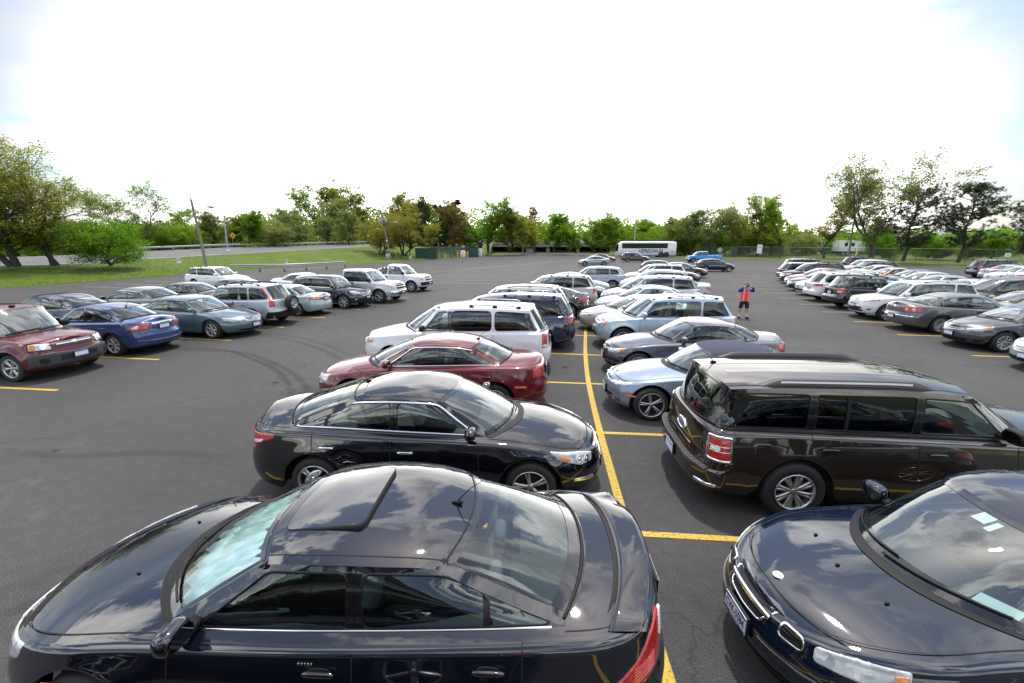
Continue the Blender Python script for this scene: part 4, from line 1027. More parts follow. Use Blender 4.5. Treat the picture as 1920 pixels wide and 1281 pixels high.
def suv(id, L=4.55, W=1.83, H=1.70, wb=2.65, fo=0.90, wr=0.355, **o):
    k, h = L / 4.55, H / 1.70; S = lambda p: [(a * k, b * h) for a, b in p]
    d = dict(id=id, L=L, W=W, wb=wb, fo=fo, wr=wr, zs=0.27, Lf=0.75, Lr=0.45, nf=2.8, mf=2.8, nr=3.4, mr=3.2, side=SIDE, wagon=True, rlift=.12,
        belt=S([(0, .82), (.3, .90), (.9, .985), (1.5, 1.03), (3.0, 1.06), (4.2, 1.10), (4.55, 1.10)]),
        hood=S([(0, .83), (.10, .90), (.4, 1.0), (.9, 1.07), (1.35, 1.11)]),
        deck=S([(4.2, 1.12), (4.55, 1.11)]),
        roof=S([(1.4, 1.50), (1.75, 1.615), (2.1, 1.67), (2.7, 1.70), (3.4, 1.695), (4.0, 1.66), (4.5, 1.60)]),
        nose=[(.2, .12), (.34, .03), (.46, .0), (.62, .01), (.7, .035), (.85, .07), (1.0, .12)],
        tail=[(.3, .08), (.4, .01), (.55, .0), (.64, .01), (.70, .06), (.9, .07), (1.1, .09), (1.2, .1)],
        cab=dict(wc=.98 * k, wbow=.33, wh=1.68 * k, hbow=.14, rh=4.05 * k, rbow=.10, bb=4.46 * k, bbow=.16, yr=(W / 2 - .24, W / 2 - .26), drop=.08, ybul=.03, bulge=.02, bi=.06),
        splits=[2.42 * k, 3.30 * k], doors=[1.38 * k, 2.44 * k, 3.32 * k], rearwin=[(4.0 * k, .88), (4.18 * k, .08)],
        lidw=.60, lidz=.62, bglass=(.08, .93, .88),
        rim=('fat', 5, .66), marks=[hl([(.48, .68), (.50, .82), (.80, .87), (1.08, .90), (1.02, .78), (.80, .70)]),
            grille([(0, .62), (.40, .63), (.43, .80), (0, .81)], bars=hbars(3, .62, .8, .38)), intake([(0, .34), (.55, .35), (.58, .46), (0, .46)]),
            tl([(.60, .86), (.62, 1.04), (.78, 1.07), (.98, 1.07), (.96, .86)])],
        fplate=(.52,), rplate=(.84,), trim=None, sglass=['glass', 'glass_dark', 'glass_dark'], bkey='glass_dark', nbp=1)
    d.update(o); return d
def cab(d, **o): c = dict(d['cab']); c.update(o); d['cab'] = c; return d
def text_mb(body, size, key, fn, bold=0.0, depth=0.0015, sx=1.0):
    """flat lettering; fn maps (x, y) in the text plane and z out of it to space"""
    cu = bpy.data.curves.new('lettering', 'FONT'); cu.body = body; cu.size = size; cu.align_x = 'CENTER'; cu.align_y = 'CENTER'; cu.offset = bold; cu.resolution_u = 3
    o = bpy.data.objects.new('lettering', cu); COL.objects.link(o); dg = bpy.context.evaluated_depsgraph_get()
    me = bpy.data.meshes.new_from_object(o.evaluated_get(dg)); bpy.data.objects.remove(o)
    mb = MB(); mb.add([fn(v.co.x * sx, v.co.y, depth) for v in me.vertices], [tuple(p.vertices) for p in me.polygons], key); bpy.data.meshes.remove(me)
    return mb
def disc(mb, F, a, h, r, key, off=0.006, asp=1.0, n=20, ring=None):
    poly = [(a + r * asp * math.cos(t), h + r * math.sin(t)) for t in np.linspace(0, 2 * math.pi, n + 1)[:-1]]
    fan(mb, F, poly, key, rings=(0, .6, 1), off=off, edge=off)
    if ring: ribbon(mb, F, poly, r * 0.22, off + 0.004, ring)
# ---- black sedan in the foreground
def x_fusion(s, fin, lod, MB_, patch):
    m = MB(); q = [(a, b) for a in np.linspace(0, 1, 10) for b in (0,)]
    P = lambda a, b: s.roofP(lerp(.06, .50, a), lerp(-.58, .58, b) , .005 + .030 * a ** 2)
    edge = [(a, b) for a, b in round_poly([(0, 0), (1, 0), (1, 1), (0, 1)], .09, 1.0, 6)]; edge = densify(edge, .06)
    fan(m, lambda a, b, o: P(a, b), edge, 'sunroof', rings=(0, .25, .5, .75, 1.0))
    ribbon(m, lambda a, b, o: (P(a, b)[0], P(a, b)[1], s.roofP(lerp(.06, .50, a), lerp(-.58, .58, b))[2] + o + (0.0 if o == 0 else .03 * a * a)), edge, .025, .003, 'seam'); fin(m, 'sunroof')
    m = MB(); n = 16; rows = []
    for i, (xq, oz) in enumerate([(s.L - .36, .004), (s.L - .355, .018), (s.L - .32, .028), (s.L - .24, .044), (s.L - .17, .056), (s.L - .135, .053), (s.L - .125, .03), (s.L - .13, -.04)]):
        rows.append([(xq - .16 * (abs(b) ** 2.4), b * .74, s.top(min(xq, s.L - .2), b * .74 * .9)[2] + oz * (1 if abs(b) < .97 else .25)) for b in np.linspace(-1, 1, 25)])
    m.grid(rows, 'paint'); fin(m, 'spoiler')
    m = MB(); m.grid([[(xq - .16 * abs(b) ** 2.4, b * .72, s.top(xq, b * .70)[2] + .006) for b in np.linspace(-1, 1, 25)] for xq in (s.L - .39, s.L - .34)], 'seam'); fin(m, 'spoiler_gap')
    m = MB(); rnd = random.Random(4); nb, nt_ = 48, 20
    m.grid([[s.Gw(lerp(-.9, .9, i / nb), lerp(.10, .90 - .10 * math.sin(i * .9) ** 2, j / nt_), -.05 - .012 * rnd.random() - .016 * math.sin(i * 1.1 + .5 * math.sin(j))) for i in range(nb + 1)] for j in range(nt_ + 1)], 'sunshade'); fin(m, 'sunshade')
    for sg in (1, -1):
        m = MB(); 
        for i in range(5): m.rbox(s.So(sg * s.usx(2.52 - .02 * i), s.zt(2.5) - .075, .002), (.010, .006, .018), .8, 'chrome')
        fin(m, 'door_keypad')
    m = MB()
    for y in (.3, -.3): m = MB(); m.rbox(s.top(.92, y, .006), (.03, .02, .016), .8, 'black'); fin(m, 'washer_nozzle')
M['sunroof'] = simple('sunroof_glass', (0.004, 0.004, 0.006), 0.02, coat=1.0)
def sunshade_mat():
    m, t, b = mat('foil_sunshade'); b.inputs['Base Color'].default_value = (.62, .72, .72, 1); b.inputs['Metallic'].default_value = .55; b.inputs['Roughness'].default_value = .35; return m
M['sunshade'] = sunshade_mat()
FUSION = cab(sedan('fusion', 4.84, 1.83, 1.45, 2.73, .98, .335, rim=('thin', 10, .68), antenna=(.93, 0.0), ap=(.14, .06), hz=.12, mx=.16,
    belt=[(0, .68), (.3, .755), (.8, .85), (1.4, .895), (2.6, .93), (3.6, .985), (4.2, 1.03), (4.6, 1.04), (4.84, 1.03)], deck=[(3.8, 1.13), (4.2, 1.125), (4.6, 1.12), (4.74, 1.10), (4.84, 1.05)],
    splits=[2.75], doors=[1.60, 2.77, 3.80], rearwin=[(3.30, .90), (3.72, .52), (3.98, .13), (3.95, .05)], divide=(1, 3.58), hkey='paint', mkey='paint',
    marks=[hl([(.40, .56), (.42, .66), (.72, .72), (1.05, .78), (1.0, .69), (.72, .60)]), grille([(0, .46), (.50, .48), (.50, .66), (0, .665)], bars=hbars(3, .46, .66, .48, t=.03)), intake([(0, .22), (.55, .24), (.55, .34), (0, .33)]),
        dict(name='side_marker', poly=[(1.30, .60), (1.30, .64), (1.44, .645), (1.44, .61)], key='lamp_amber', rnd=.01),
        tl([(.62, .70), (.56, .80), (.52, 1.0), (.60, 1.01), (.74, .96), (.90, .86), (1.18, .72), (.9, .685)], bars=[('lamp_bar', .70, .92, .74 + .018 * i, .735 + .018 * i, .003, .011) for i in range(6)],
           sub=[dict(name='reverse_lamp', poly=[(.50, .82), (.47, .98), (.55, .99), (.60, .84)], key='lamp_white', off=.014)])], rplate=(.82,), fplate=None, extra=x_fusion), wh=2.02, wc=1.18, rh=3.38, bb=4.26, bbow=.20)
M['lamp_bar'] = simple('lamp_bar', (0.62, 0.03, 0.02), 0.2, coat=1.0)
# ---- black sedan with the chrome window line
ALTIMA = cab(sedan('altima', 4.86, 1.84, 1.47, 2.775, .97, .33, trim='full', hkey='chrome', rim=('split', 5, .68), divide=(1, 3.62), mkey='paint', seat='seat_tan',
    splits=[2.72], doors=[1.62, 2.74, 3.75], rearwin=[(3.28, .90), (3.72, .62), (4.06, .24), (3.96, .05)],
    marks=[hl([(.62, .58), (.56, .66), (.80, .725), (1.20, .79), (1.28, .80), (1.12, .68), (.85, .585)], sub=[dict(name='turn_signal', poly=[(.98, .655), (1.0, .70), (1.16, .755), (1.10, .675)], key='lamp_amber', off=.013)], discs=[('lamp_bowl', .72, .635, .045), ('lamp_bowl', .86, .66, .045)]),
        grille([(0, .44), (.30, .46), (.40, .68), (0, .69)], bars=hbars(4, .44, .68, .36), ringw=.035), intake([(0, .23), (.50, .24), (.58, .36), (0, .36)]),
        dict(name='fog_lamp_trim', poly=[(.62, .34), (.62, .39), (.95, .43), (.98, .39)], key='chrome', rnd=.01),
        tl([(.40, .72), (.38, .90), (.75, .94), (1.22, .96), (1.20, .90), (.90, .82), (.86, .72)], sub=[dict(name='reverse_lamp', poly=[(.80, .80), (.80, .84), (1.05, .89), (1.0, .84)], key='lamp_white', off=.013)])], antenna=(.96, 0), rplate=(.80,), fplate=(.36,)), wh=2.05, rh=3.36, bb=4.30, bbow=.22, wc=1.15)
MALIBU = cab(sedan('malibu', 4.87, 1.79, 1.45, 2.85, .98, .33, trim='full', seat='seat_tan', rim=('split', 5, .66), splits=[2.78], doors=[1.60, 2.80, 3.86], rearwin=[(3.42, .88), (3.80, .40), (3.98, .05)], antenna=(.96, 0),
    marks=[hl([(.50, .54), (.46, .66), (.68, .72), (.98, .76), (.92, .62), (.72, .545)], discs=[('lamp_bowl', .62, .63, .05), ('lamp_bowl', .78, .645, .05)]), grille([(0, .50), (.38, .51), (.40, .68), (0, .68)], bars=[('paint', -.38, .38, .60, .60, .03, .012)]), intake([(0, .24), (.55, .25), (.6, .36), (0, .36)]),
        dict(name='side_marker', poly=[(1.0, .60), (1.0, .635), (1.24, .645), (1.24, .61)], key='lamp_amber', rear=True, rnd=.01),
        tl([(.42, .74), (.40, .96), (.60, .97), (.80, .93), (.82, .76)])]), wh=2.06, rh=3.46, bb=4.14)
def x_flex(s, fin, lod, MB_, patch):
    F = lambda a, b, o: s.So(s.U + a, b, o)
    m = MB(); poly = [(.165 * math.cos(t), .86 + .068 * math.sin(t)) for t in np.linspace(0, 2 * math.pi, 29)[:-1]]; fan(m, F, poly, 'badge_blue', off=.012, edge=.008); ribbon(m, F, poly, .018, .02, 'chrome'); fin(m, 'badge')
    m = MB(); m.grid([[F(a, h, .011) for a in np.linspace(-.4, .4, 13)] for h in (.715, .74)], 'chrome'); fin(m, 'tailgate_trim')
    # step pad on the bumper
    m = MB(); n = 30; top = lambda b, q: (lerp(s.So(s.U + b * .98, .58, .066)[0], s.So(s.U + b * .98, .66, 0)[0] - .03, q), s.So(s.U + b * .98, .60, .05)[1] * lerp(1.0, .96, q), .632)
    m.grid([[top(b, q) for b in np.linspace(-.9, .9, 41)] for q in (0, .25, .5, .75, 1)], 'plastic')
    for b in np.linspace(-.86, .86, 30): 
        m.tube([top(b, .08)[:2] + (.634,), top(b, .92)[:2] + (.634,)], .004, 'black', 4)
    fin(m, 'step_pad')
    m = MB()
    for sg in (1, -1):     # silver insert of the roof rail
        m = MB(); m.grid([[s.roofP(lerp(.24, .78, i / 10), sg * (b_ + .004), h_) for b_, h_ in ((.9135, .058), (.9195, .036))] for i in range(11)], 'rim'); fin(m, 'rail_insert')
    m = MB(); 
    for b in (-.30, .30): m.grid([[s.roofP(lerp(.12, .93, i / 14), b + o, z_) for o, z_ in ((-.10, .0006), (-.08, .0016), (-.05, .0022), (.05, .0022), (.08, .0016), (.10, .0006))] for i in range(15)], 'paint')
    fin(m, 'roof_ribs')
FLEX = cab(suv('flex', 5.13, 1.93, 1.70, 2.995, .98, .375, wagon=True, zs=.24, nr=3.6, mr=3.2, Lr=.42, rim=('split', 8, .62), antenna=(.93, .35), mkey='black', ms=1.15, hz=.16,
    belt=[(0, .88), (.3, .95), (.9, 1.02), (1.6, 1.06), (3.0, 1.09), (4.6, 1.11), (5.13, 1.11)], hood=[(0, .89), (.1, .97), (.4, 1.06), (1.0, 1.12), (1.5, 1.15)], deck=[(4.8, 1.13), (5.13, 1.12)],
    roof=[(1.6, 1.53), (1.95, 1.62), (2.4, 1.675), (3.0, 1.70), (4.0, 1.695), (4.8, 1.66), (5.1, 1.62)], splits=[2.62, 3.82], doors=[1.55, 2.64, 3.84], rearwin=[(4.88, .90), (4.96, .06)], tb=.06, tt=.86, wr_round=.03, ap=(.14, .07), frame='gloss_black',
    sglass=['glass', 'glass_dark', 'glass_dark'], bkey='glass_dark', bglass=(.05, .90, .97), bframe='gloss_black', divide=(1, 3.42), nbp=2, lidw=.70, lidz=.66,
    rails=None, marks=[hl([(.55, .72), (.55, .86), (1.0, .88), (1.0, .74)]), grille([(0, .66), (.5, .66), (.5, .84), (0, .84)]), intake([(0, .36), (.55, .36), (.55, .46), (0, .46)]),
        tl([(.80, .74), (.80, 1.03), (1.12, 1.03), (1.12, .74)], ringk='chrome', ringw=.03, sub=[dict(name='reverse_lamp', poly=[(.84, .86), (.84, .91), (.98, .91), (.98, .86)], key='lamp_white', off=.016), dict(name='lamp_divider', poly=[(.82, .912), (.82, .922), (1.10, .922), (1.10, .912)], key='chrome', off=.016, rnd=.004), dict(name='lamp_divider', poly=[(.82, .848), (.82, .858), (1.10, .858), (1.10, .848)], key='chrome', off=.016, rnd=.004)]),
        dict(name='fuel_door', poly=[(1.40, .80), (1.40, .99), (1.60, .99), (1.60, .80)], key='paint', rear=True, off=.003, both=True, lod=1),
        dict(name='rear_bumper', poly=[(0, .34), (1.12, .35), (1.10, .62), (0, .63)], key='paint', both=False, rear=True, off=.06, rnd=.05), dict(name='reflector', poly=[(.72, .40), (.72, .44), (1.0, .45), (1.0, .41)], key='chrome', rear=True, rnd=.01, off=.064)], fplate=None, rplate=(.50, .06), extra=x_flex), wc=1.15, wbow=.30, wh=1.90, rh=4.83, rbow=.05, bb=5.02, bbow=.14, yr=(.75, .73), bi=.05, drop=.055, ybul=.02)
def flex_rails(s, fin, lod, MB_, patch):
    x_flex(s, fin, lod, MB_, patch)
    for sg in (1, -1):
        m = MB(); P = []
        for i in range(31):
            q = i / 30; a = lerp(.14, .86, q); h = .07 * min(1, 9 * q, 9 * (1 - q)); P.append([s.roofP(a, sg * (.875 + o), hh) for o, hh in ((-.055, .003), (-.04, h), (.035, h), (.05, .003))])
        m.grid(P, 'plastic'); fin(m, 'roof_rail')
FLEX['extra'] = flex_rails
def x_saab(s, fin, lod, MB_, patch):
    F = lambda a, b, o: s.So(a, b, o)
    for a in (.44, -.44):
        m = MB(); po = densify(round_poly([(a - .085, .61), (a - .08, .682), (a + .08, .682), (a + .085, .61)], .03), .03); fan(m, F, po, 'black', off=.006, edge=.004); ribbon(m, F, po, .011, .012, 'chrome')
        for i in range(4): ribbon(m, F, [(lerp(a - .065, a + .065, j / 6), .622 + .015 * i) for j in range(7)], .006, .012, 'black', closed=False)
        fin(m, 'side_grille')
    m = MB(); c = s.top(.25, 0, 0); m.lathe([(0, .012), (.022, .012), (.036, .008), (.04, 0)], 'badge_white', 20, 'z', s.top(.27, 0, .0)); fin(m, 'badge')
    m = MB()
    for x_, y in ((.72, 0), (.80, .36), (.80, -.36)): m = MB(); m.rbox(s.top(x_, y, .006), (.035, .022, .016), .8, 'black'); fin(m, 'washer_nozzle')
    # sticker inside the glass, papers on the dash
    m = MB(); m.grid([[s.Gw(b, t, -.006) for b in (-.10, .06)] for t in (.80, .92)], 'paper'); m.grid([[s.Gw(b, t, -.006) for b in (.10, .17)] for t in (.76, .88)], 'paper'); m.grid([[s.Gw(b, t, -.006) for b in (.62, .86)] for t in (.10, .22)], 'paper'); fin(m, 'paper_sticker')
    # plate lettering
    q = s.So(0, .46, 0); x0 = q[0] - .033
    pl = None
    m = text_mb('CVK-5584', .098, 'plate_ink', lambda a, b, c: (x0 - c, a, .458 + b), .0012, sx=.64); fin(m, 'lettering')
    m = text_mb('NEW YORK', .026, 'plate', lambda a, b, c: (x0 - c - .0015, a, .46 + .062 + b), .0006); fin(m, 'lettering')
    m = text_mb('EMPIRE STATE', .020, 'plate', lambda a, b, c: (x0 - c - .0015, a, .46 - .064 + b), .0005); fin(m, 'lettering')
M['plate_ink'] = simple('plate_ink', (.01, .02, .12), .4)
M['badge_white'] = simple('badge_white', (.72, .74, .76), .3, coat=1.0)
SAAB = cab(sedan('saab', 4.64, 1.76, 1.44, 2.675, .92, .325, crown=1.7, hood=[(0, .69), (.12, .752), (.4, .838), (.8, .905), (1.2, .96), (1.6, 1.0)], belt=[(0, .68), (.3, .765), (.8, .845), (1.4, .895), (2.6, .935), (3.6, .97), (4.2, .985), (4.5, .975), (4.64, .95)], rim=('thin', 10, .68), antenna=None, nf=2.3, mf=2.3, Lf=1.0, seat='seat_tan', ap=(.12, .06),
    marks=[hl([(.585, .60), (.575, .69), (.80, .735), (1.10, .775), (1.09, .70), (.85, .615)], sub=[dict(name='turn_signal', poly=[(1.0, .70), (1.0, .73), (1.08, .75), (1.07, .71)], key='lamp_amber', off=.013)]),
        dict(name='grille', poly=[(0, .565), (.20, .575), (.29, .705), (0, .71)], key='black', both=False, ringk='chrome', ringw=.014, off=.005, rnd=.03, edge=0, bars=[('black', -.26, .26, .59 + .022 * i, .59 + .022 * i, .008, .009) for i in range(5)] + [('chrome', -.27, .27, .645, .645, .020, .014)]),
        intake([(0, .22), (.58, .24), (.62, .34), (0, .33)]), dict(name='headlight_washer', poly=[(.70, .52), (.70, .55), (.80, .555), (.80, .525)], key='black', off=.02, rnd=.01),
        dict(name='bumper_strip', poly=[(.20, .455), (.20, .47), (1.2, .50), (1.2, .485)], key='paint', off=.012, rnd=.004),
        tl([(.42, .72), (.40, .89), (.75, .925), (1.12, .93), (1.14, .86), (.80, .73)])], fplate=(.46,), rplate=(.8,), extra=x_saab,
    sglass=['glass'], ms=1.0), wc=1.06, wbow=.42, wh=1.90, rh=3.2, bb=3.95)
def x_kidney(s, fin, lod, MB_, patch):
    F = lambda a, b, o: s.So(a, b, o)
    for a in (.135, -.135):
        m = MB(); po = densify(round_poly([(a - .11, .60), (a - .115, .71), (a + .115, .71), (a + .11, .60)], .04), .05); fan(m, F, po, 'black', off=.008, edge=.004); ribbon(m, F, po, .013, .014, 'chrome'); [ribbon(m, F, [(a + q_, .615), (a + q_, .70)], .006, .012, 'rim_dark', closed=False) for q_ in (-.06, -.02, .02, .06)]; fin(m, 'kidney_grille')
    m = MB(); c = s.top(.24, 0, .004); m.lathe([(0, .008), (.036, .007), (.042, 0)], 'badge_black', 18, 'z', c)
    for a0 in (0, math.pi): m.add([(c[0], c[1], c[2] + .0095)] + [(c[0] + .022 * math.cos(a0 + t), c[1] + .022 * math.sin(a0 + t), c[2] + .0095) for t in np.linspace(0, math.pi / 2, 6)], [(0, 1, 2, 3, 4, 5, 6)], 'badge_sky')
    for a0 in (math.pi / 2, -math.pi / 2): m.add([(c[0], c[1], c[2] + .0095)] + [(c[0] + .022 * math.cos(a0 + t), c[1] + .022 * math.sin(a0 + t), c[2] + .0095) for t in np.linspace(0, math.pi / 2, 6)], [(0, 1, 2, 3, 4, 5, 6)], 'badge_white')
    fin(m, 'badge')
M['badge_sky'] = simple('badge_sky', (.03, .22, .6), .3, coat=1.0); M['badge_black'] = simple('badge_black', (.01, .01, .012), .3, coat=1.0)
BM = dict(nf=2.5, mf=2.4)
E46 = cab(sedan('convertible', 4.49, 1.76, 1.37, 2.725, .77, .325, soft=True, trim=None, rim=('split', 5, .72), splits=[2.62], doors=[1.46, 2.90], rearwin=[(3.05, .85), (3.36, .10)], bglass=(.30, .80, .62), bpillar=False, frame='roof_paint', tt=.86, **BM,
    marks=[hl([(.28, .585), (.28, .665), (.55, .70), (.92, .75), (.86, .65), (.6, .585)], discs=[('lamp_bowl', .42, .63, .05), ('lamp_bowl', .60, .645, .05)]), intake([(0, .26), (.42, .27), (.46, .41), (0, .41)]), dict(name='turn_signal', poly=[(.78, .44), (.78, .475), (1.0, .49), (1.0, .455)], key='lamp_amber', rnd=.01),
        dict(name='fog_lamp', poly=[(.52, .29), (.52, .36), (.68, .37), (.68, .30)], key='gloss_black'), tl([(.42, .70), (.40, .85), (.75, .88), (1.02, .88), (1.0, .78), (.75, .71)])], fplate=(.42,), extra=x_kidney), wc=1.2, wh=1.86, rh=3.0, bb=3.68, bbow=.28, bbul=.05, yr=(.60, .60))
E90 = cab(sedan('grey_sport', 4.52, 1.81, 1.42, 2.76, .78, .325, trim=None, frame='gloss_black', rim=('split', 5, .70), antenna=None, divide=(1, 3.34), **BM,
    marks=[hl([(.34, .575), (.34, .66), (.62, .70), (.98, .75), (.92, .66), (.62, .58)], discs=[('lamp_bowl', .46, .625, .05), ('lamp_bowl', .62, .64, .05)], sub=[dict(name='turn_signal', poly=[(.78, .645), (.80, .695), (.97, .735), (.90, .665)], key='lamp_amber', off=.013)]), intake([(0, .23), (.84, .26), (.86, .43), (.40, .44), (0, .44)]), dict(name='chin_trim', poly=[(0, .205), (.8, .225), (.8, .24), (0, .222)], key='rim', both=False, off=.012, rnd=.004),
        dict(name='side_marker', poly=[(1.05, .44), (1.05, .47), (1.18, .475), (1.18, .445)], key='lamp_amber', rnd=.01), tl([(.42, .72), (.40, .89), (.75, .93), (1.08, .93), (1.06, .84), (.8, .73)])], fplate=(.42,), extra=x_kidney), wc=1.28, wh=2.02)
MARINER = suv('mariner', 4.44, 1.80, 1.70, 2.62, .86, .355, rim=('fat', 5, .64), seat='seat_tan', rails=(.22, .92, .86, .05, 'rim', (.42, .75)), antenna=(.02, .85), frame='paint', flare=.035, tt=.87, sglass=['glass', 'glass', 'glass_dark'],
    marks=[hl([(.48, .72), (.46, .90), (.74, .93), (.96, .95), (.92, .80), (.72, .72)], sub=[dict(name='turn_signal', poly=[(.82, .79), (.82, .90), (.92, .91), (.90, .80)], key='lamp_amber', off=.013)], discs=[('lamp_bowl', .60, .82, .06)]), grille([(0, .64), (.40, .66), (.42, .88), (0, .89)], bars=[('chrome', -.36 + .09 * i, -.36 + .09 * i, .66, .87, .02, .012) for i in range(9)]), intake([(0, .36), (.45, .37), (.48, .50), (0, .50)]),
        dict(name='fog_lamp', poly=[(.60, .50), (.60, .58), (.72, .59), (.72, .51)], key='lamp_clear', off=.008, rnd=.05),
        tl([(.60, .86), (.62, 1.08), (.78, 1.10), (.92, 1.10), (.90, .86)])], fplate=(.56,))
def van(id, L=5.1, W=1.95, H=1.76, wb=3.05, fo=.97, **o):
    k, h = L / 5.1, H / 1.76; S = lambda p: [(a * k, b * h) for a, b in p]
    d = suv(id, L, W, H, wb, fo, .34, zs=.21, nf=2.3, mf=2.4, Lf=.95, belt=S([(0, .74), (.3, .83), (.9, .95), (1.6, 1.02), (3.0, 1.07), (4.6, 1.11), (5.1, 1.10)]), hood=S([(0, .75), (.1, .83), (.5, .98), (1.0, 1.09), (1.5, 1.17)]), deck=S([(4.8, 1.13), (5.1, 1.11)]),
        roof=S([(1.4, 1.48), (1.85, 1.64), (2.3, 1.72), (3.0, 1.76), (4.0, 1.745), (4.7, 1.70), (5.1, 1.62)]), splits=[2.52 * k, 3.62 * k], doors=[1.48 * k, 2.54 * k, 3.64 * k], rearwin=[(4.62 * k, .86), (4.78 * k, .10)],
        marks=[hl([(.55, .62), (.50, .75), (.80, .83), (1.15, .90), (1.10, .78), (.8, .64)], sub=[dict(name='turn_signal', poly=[(.98, .75), (.98, .82), (1.12, .87), (1.08, .79)], key='lamp_amber', off=.013)]), grille([(0, .58), (.36, .60), (.42, .73), (0, .735)], bars=hbars(2, .58, .73, .36)), intake([(0, .28), (.58, .30), (.62, .42), (0, .42)]),
            tl([(.62, .84), (.60, 1.06), (.84, 1.09), (1.02, 1.09), (1.0, .84)])], rim=('star', 5, .62), sglass=['glass', 'glass_dark', 'glass_dark'])
    d = cab(d, wc=1.02 * k, wbow=.42, wh=1.86 * k, hbow=.18, rh=4.62 * k, rbow=.10, bb=5.0 * k, bbow=.20, yr=(W / 2 - .27, W / 2 - .28), bulge=.03); d.update(o); return d
UPLANDER = cab(van('white_van', 5.15, 1.83, 1.78, 3.07, 1.02, rails=(.36, .90, .90, .06, 'rim', ()), hood=[(0, .82), (.1, .92), (.5, 1.04), (1.0, 1.13), (1.5, 1.20)], belt=[(0, .81), (.3, .91), (.9, 1.0), (1.6, 1.06), (3.0, 1.09), (4.6, 1.12), (5.15, 1.10)], antenna=(.03, .8), mkey='black', seat='seat_tan', wr_round=.10,
    marks=[hl([(.56, .76), (.52, .90), (.76, .93), (1.0, .94), (.98, .80), (.76, .76)], sub=[dict(name='turn_signal', poly=[(.76, .775), (.76, .84), (.96, .86), (.94, .80)], key='lamp_amber', off=.013)]), grille([(0, .64), (.44, .66), (.46, .86), (0, .87)], bars=[('chrome', -.44, .44, .76, .76, .03, .012)]), intake([(0, .32), (.58, .33), (.62, .45), (0, .45)]),
        tl([(.68, .74), (.66, 1.08), (.74, 1.10), (.92, 1.10), (.90, .74)], sub=[dict(name='reverse_lamp', poly=[(.69, .76), (.69, .83), (.89, .83), (.89, .76)], key='lamp_white', off=.014)])]), wc=1.22, wh=2.02)
CARAVAN = van('minivan', 5.09, 1.98, 1.73, 3.03, .95, rails=(.30, .95, .88, .05, 'rim', (.45, .78)), frame='paint')
# ---- more models for the rows further off
CIVIC = cab(sedan('civic', 4.50, 1.75, 1.435, 2.70, .92, .318, trim=None, rim=('cover', 10, .66), divide=None, nf=2.3, mf=2.3, splits=[2.55], doors=[1.40, 2.57, 3.50], rearwin=[(3.10, .88), (3.45, .45), (3.66, .05)],
    hood=[(0, .66), (.12, .74), (.4, .85), (.8, .95), (1.1, 1.02), (1.5, 1.10)],
    marks=[hl([(.44, .60), (.44, .68), (.74, .74), (1.12, .80), (1.05, .70), (.72, .62)], sub=[dict(name='turn_signal', poly=[(.90, .70), (.92, .75), (1.08, .78), (1.02, .71)], key='lamp_amber', off=.013)]),
        grille([(0, .58), (.40, .60), (.42, .70), (0, .69)], bars=[('chrome', -.38, .38, .645, .645, .05, .012)]), intake([(0, .25), (.50, .26), (.55, .37), (0, .37)]), dict(name='fog_intake', poly=[(.66, .28), (.68, .36), (.92, .38), (.90, .31)], key='black'), tl([(.42, .72), (.40, .89), (.75, .925), (1.0, .93), (1.0, .78), (.80, .73)])], fplate=(.46,)), wc=.92, wh=1.80, rh=3.10, bb=3.90)
def x_round_tails(s, fin, lod, MB_, patch):
    for sg in (1, -1):
        F = lambda a, b, o, sg=sg: s.So(sg * (s.U - a), b, o)
        for a, r in ((.56, .060), (.80, .072)):
            m = MB(); disc(m, F, a, .86, r, 'lamp_white', off=.014, n=16); disc(m, F, a, .86, r * .55, 'lamp_red', off=.018, n=12); fin(m, 'lamp_ring')
    F = lambda a, b, o: s.So(s.U + a, b, o); m = MB(); disc(m, F, 0, .90, .055, 'chrome', off=.01); fin(m, 'badge')
    m = MB(); m.grid([[F(a, h, .007) for a in np.linspace(-.85, .85, 21)] for h in (.60, .625)], 'chrome'); fin(m, 'bumper_trim')
PASSAT = cab(sedan('passat', 4.78, 1.82, 1.472, 2.71, .92, .325, trim=None, rim=('cover', 14, .68), splits=[2.72], doors=[1.58, 2.74, 3.66], rearwin=[(3.40, .88), (3.90, .46), (3.94, .20), (3.80, .05)], divide=(1, 3.62), extra=x_round_tails,
    marks=[hl([(.40, .58), (.42, .68), (.8, .74), (1.1, .78), (1.0, .66), (.72, .59)]), grille([(0, .46), (.34, .48), (.40, .70), (0, .70)]), tl([(.42, .76), (.40, .95), (.75, .96), (1.06, .96), (1.06, .78)])], rplate=(.55,)), wh=2.04, rh=3.55, bb=4.25)
SABLE = cab(sedan('sable', 5.07, 1.85, 1.42, 2.76, 1.05, .325, nf=2.2, mf=2.2, Lf=1.1, trim=None, rim=('star', 7, .66), rearwin=[(3.40, .88), (3.80, .5), (4.1, .05)], splits=[2.85], doors=[1.72, 2.87, 3.90], seat='seat_tan',
    marks=[hl([(.52, .60), (.50, .68), (.80, .72), (1.12, .745), (1.08, .66), (.80, .60)]), grille([(0, .57), (.34, .585), (.40, .68), (0, .72)], bars=[('chrome', -.34 + .085 * i, -.34 + .085 * i, .585, .69, .014, .01) for i in range(9)]), intake([(0, .26), (.6, .27), (.66, .33), (0, .32)]),
        dict(name='side_marker', poly=[(1.0, .52), (1.0, .55), (1.18, .555), (1.18, .53)], key='lamp_amber', rnd=.01), tl([(.42, .72), (.40, .86), (.75, .89), (1.0, .90), (1.0, .78)])], fplate=(.44,)), wc=1.22, wh=2.12, rh=3.5, bb=4.28)
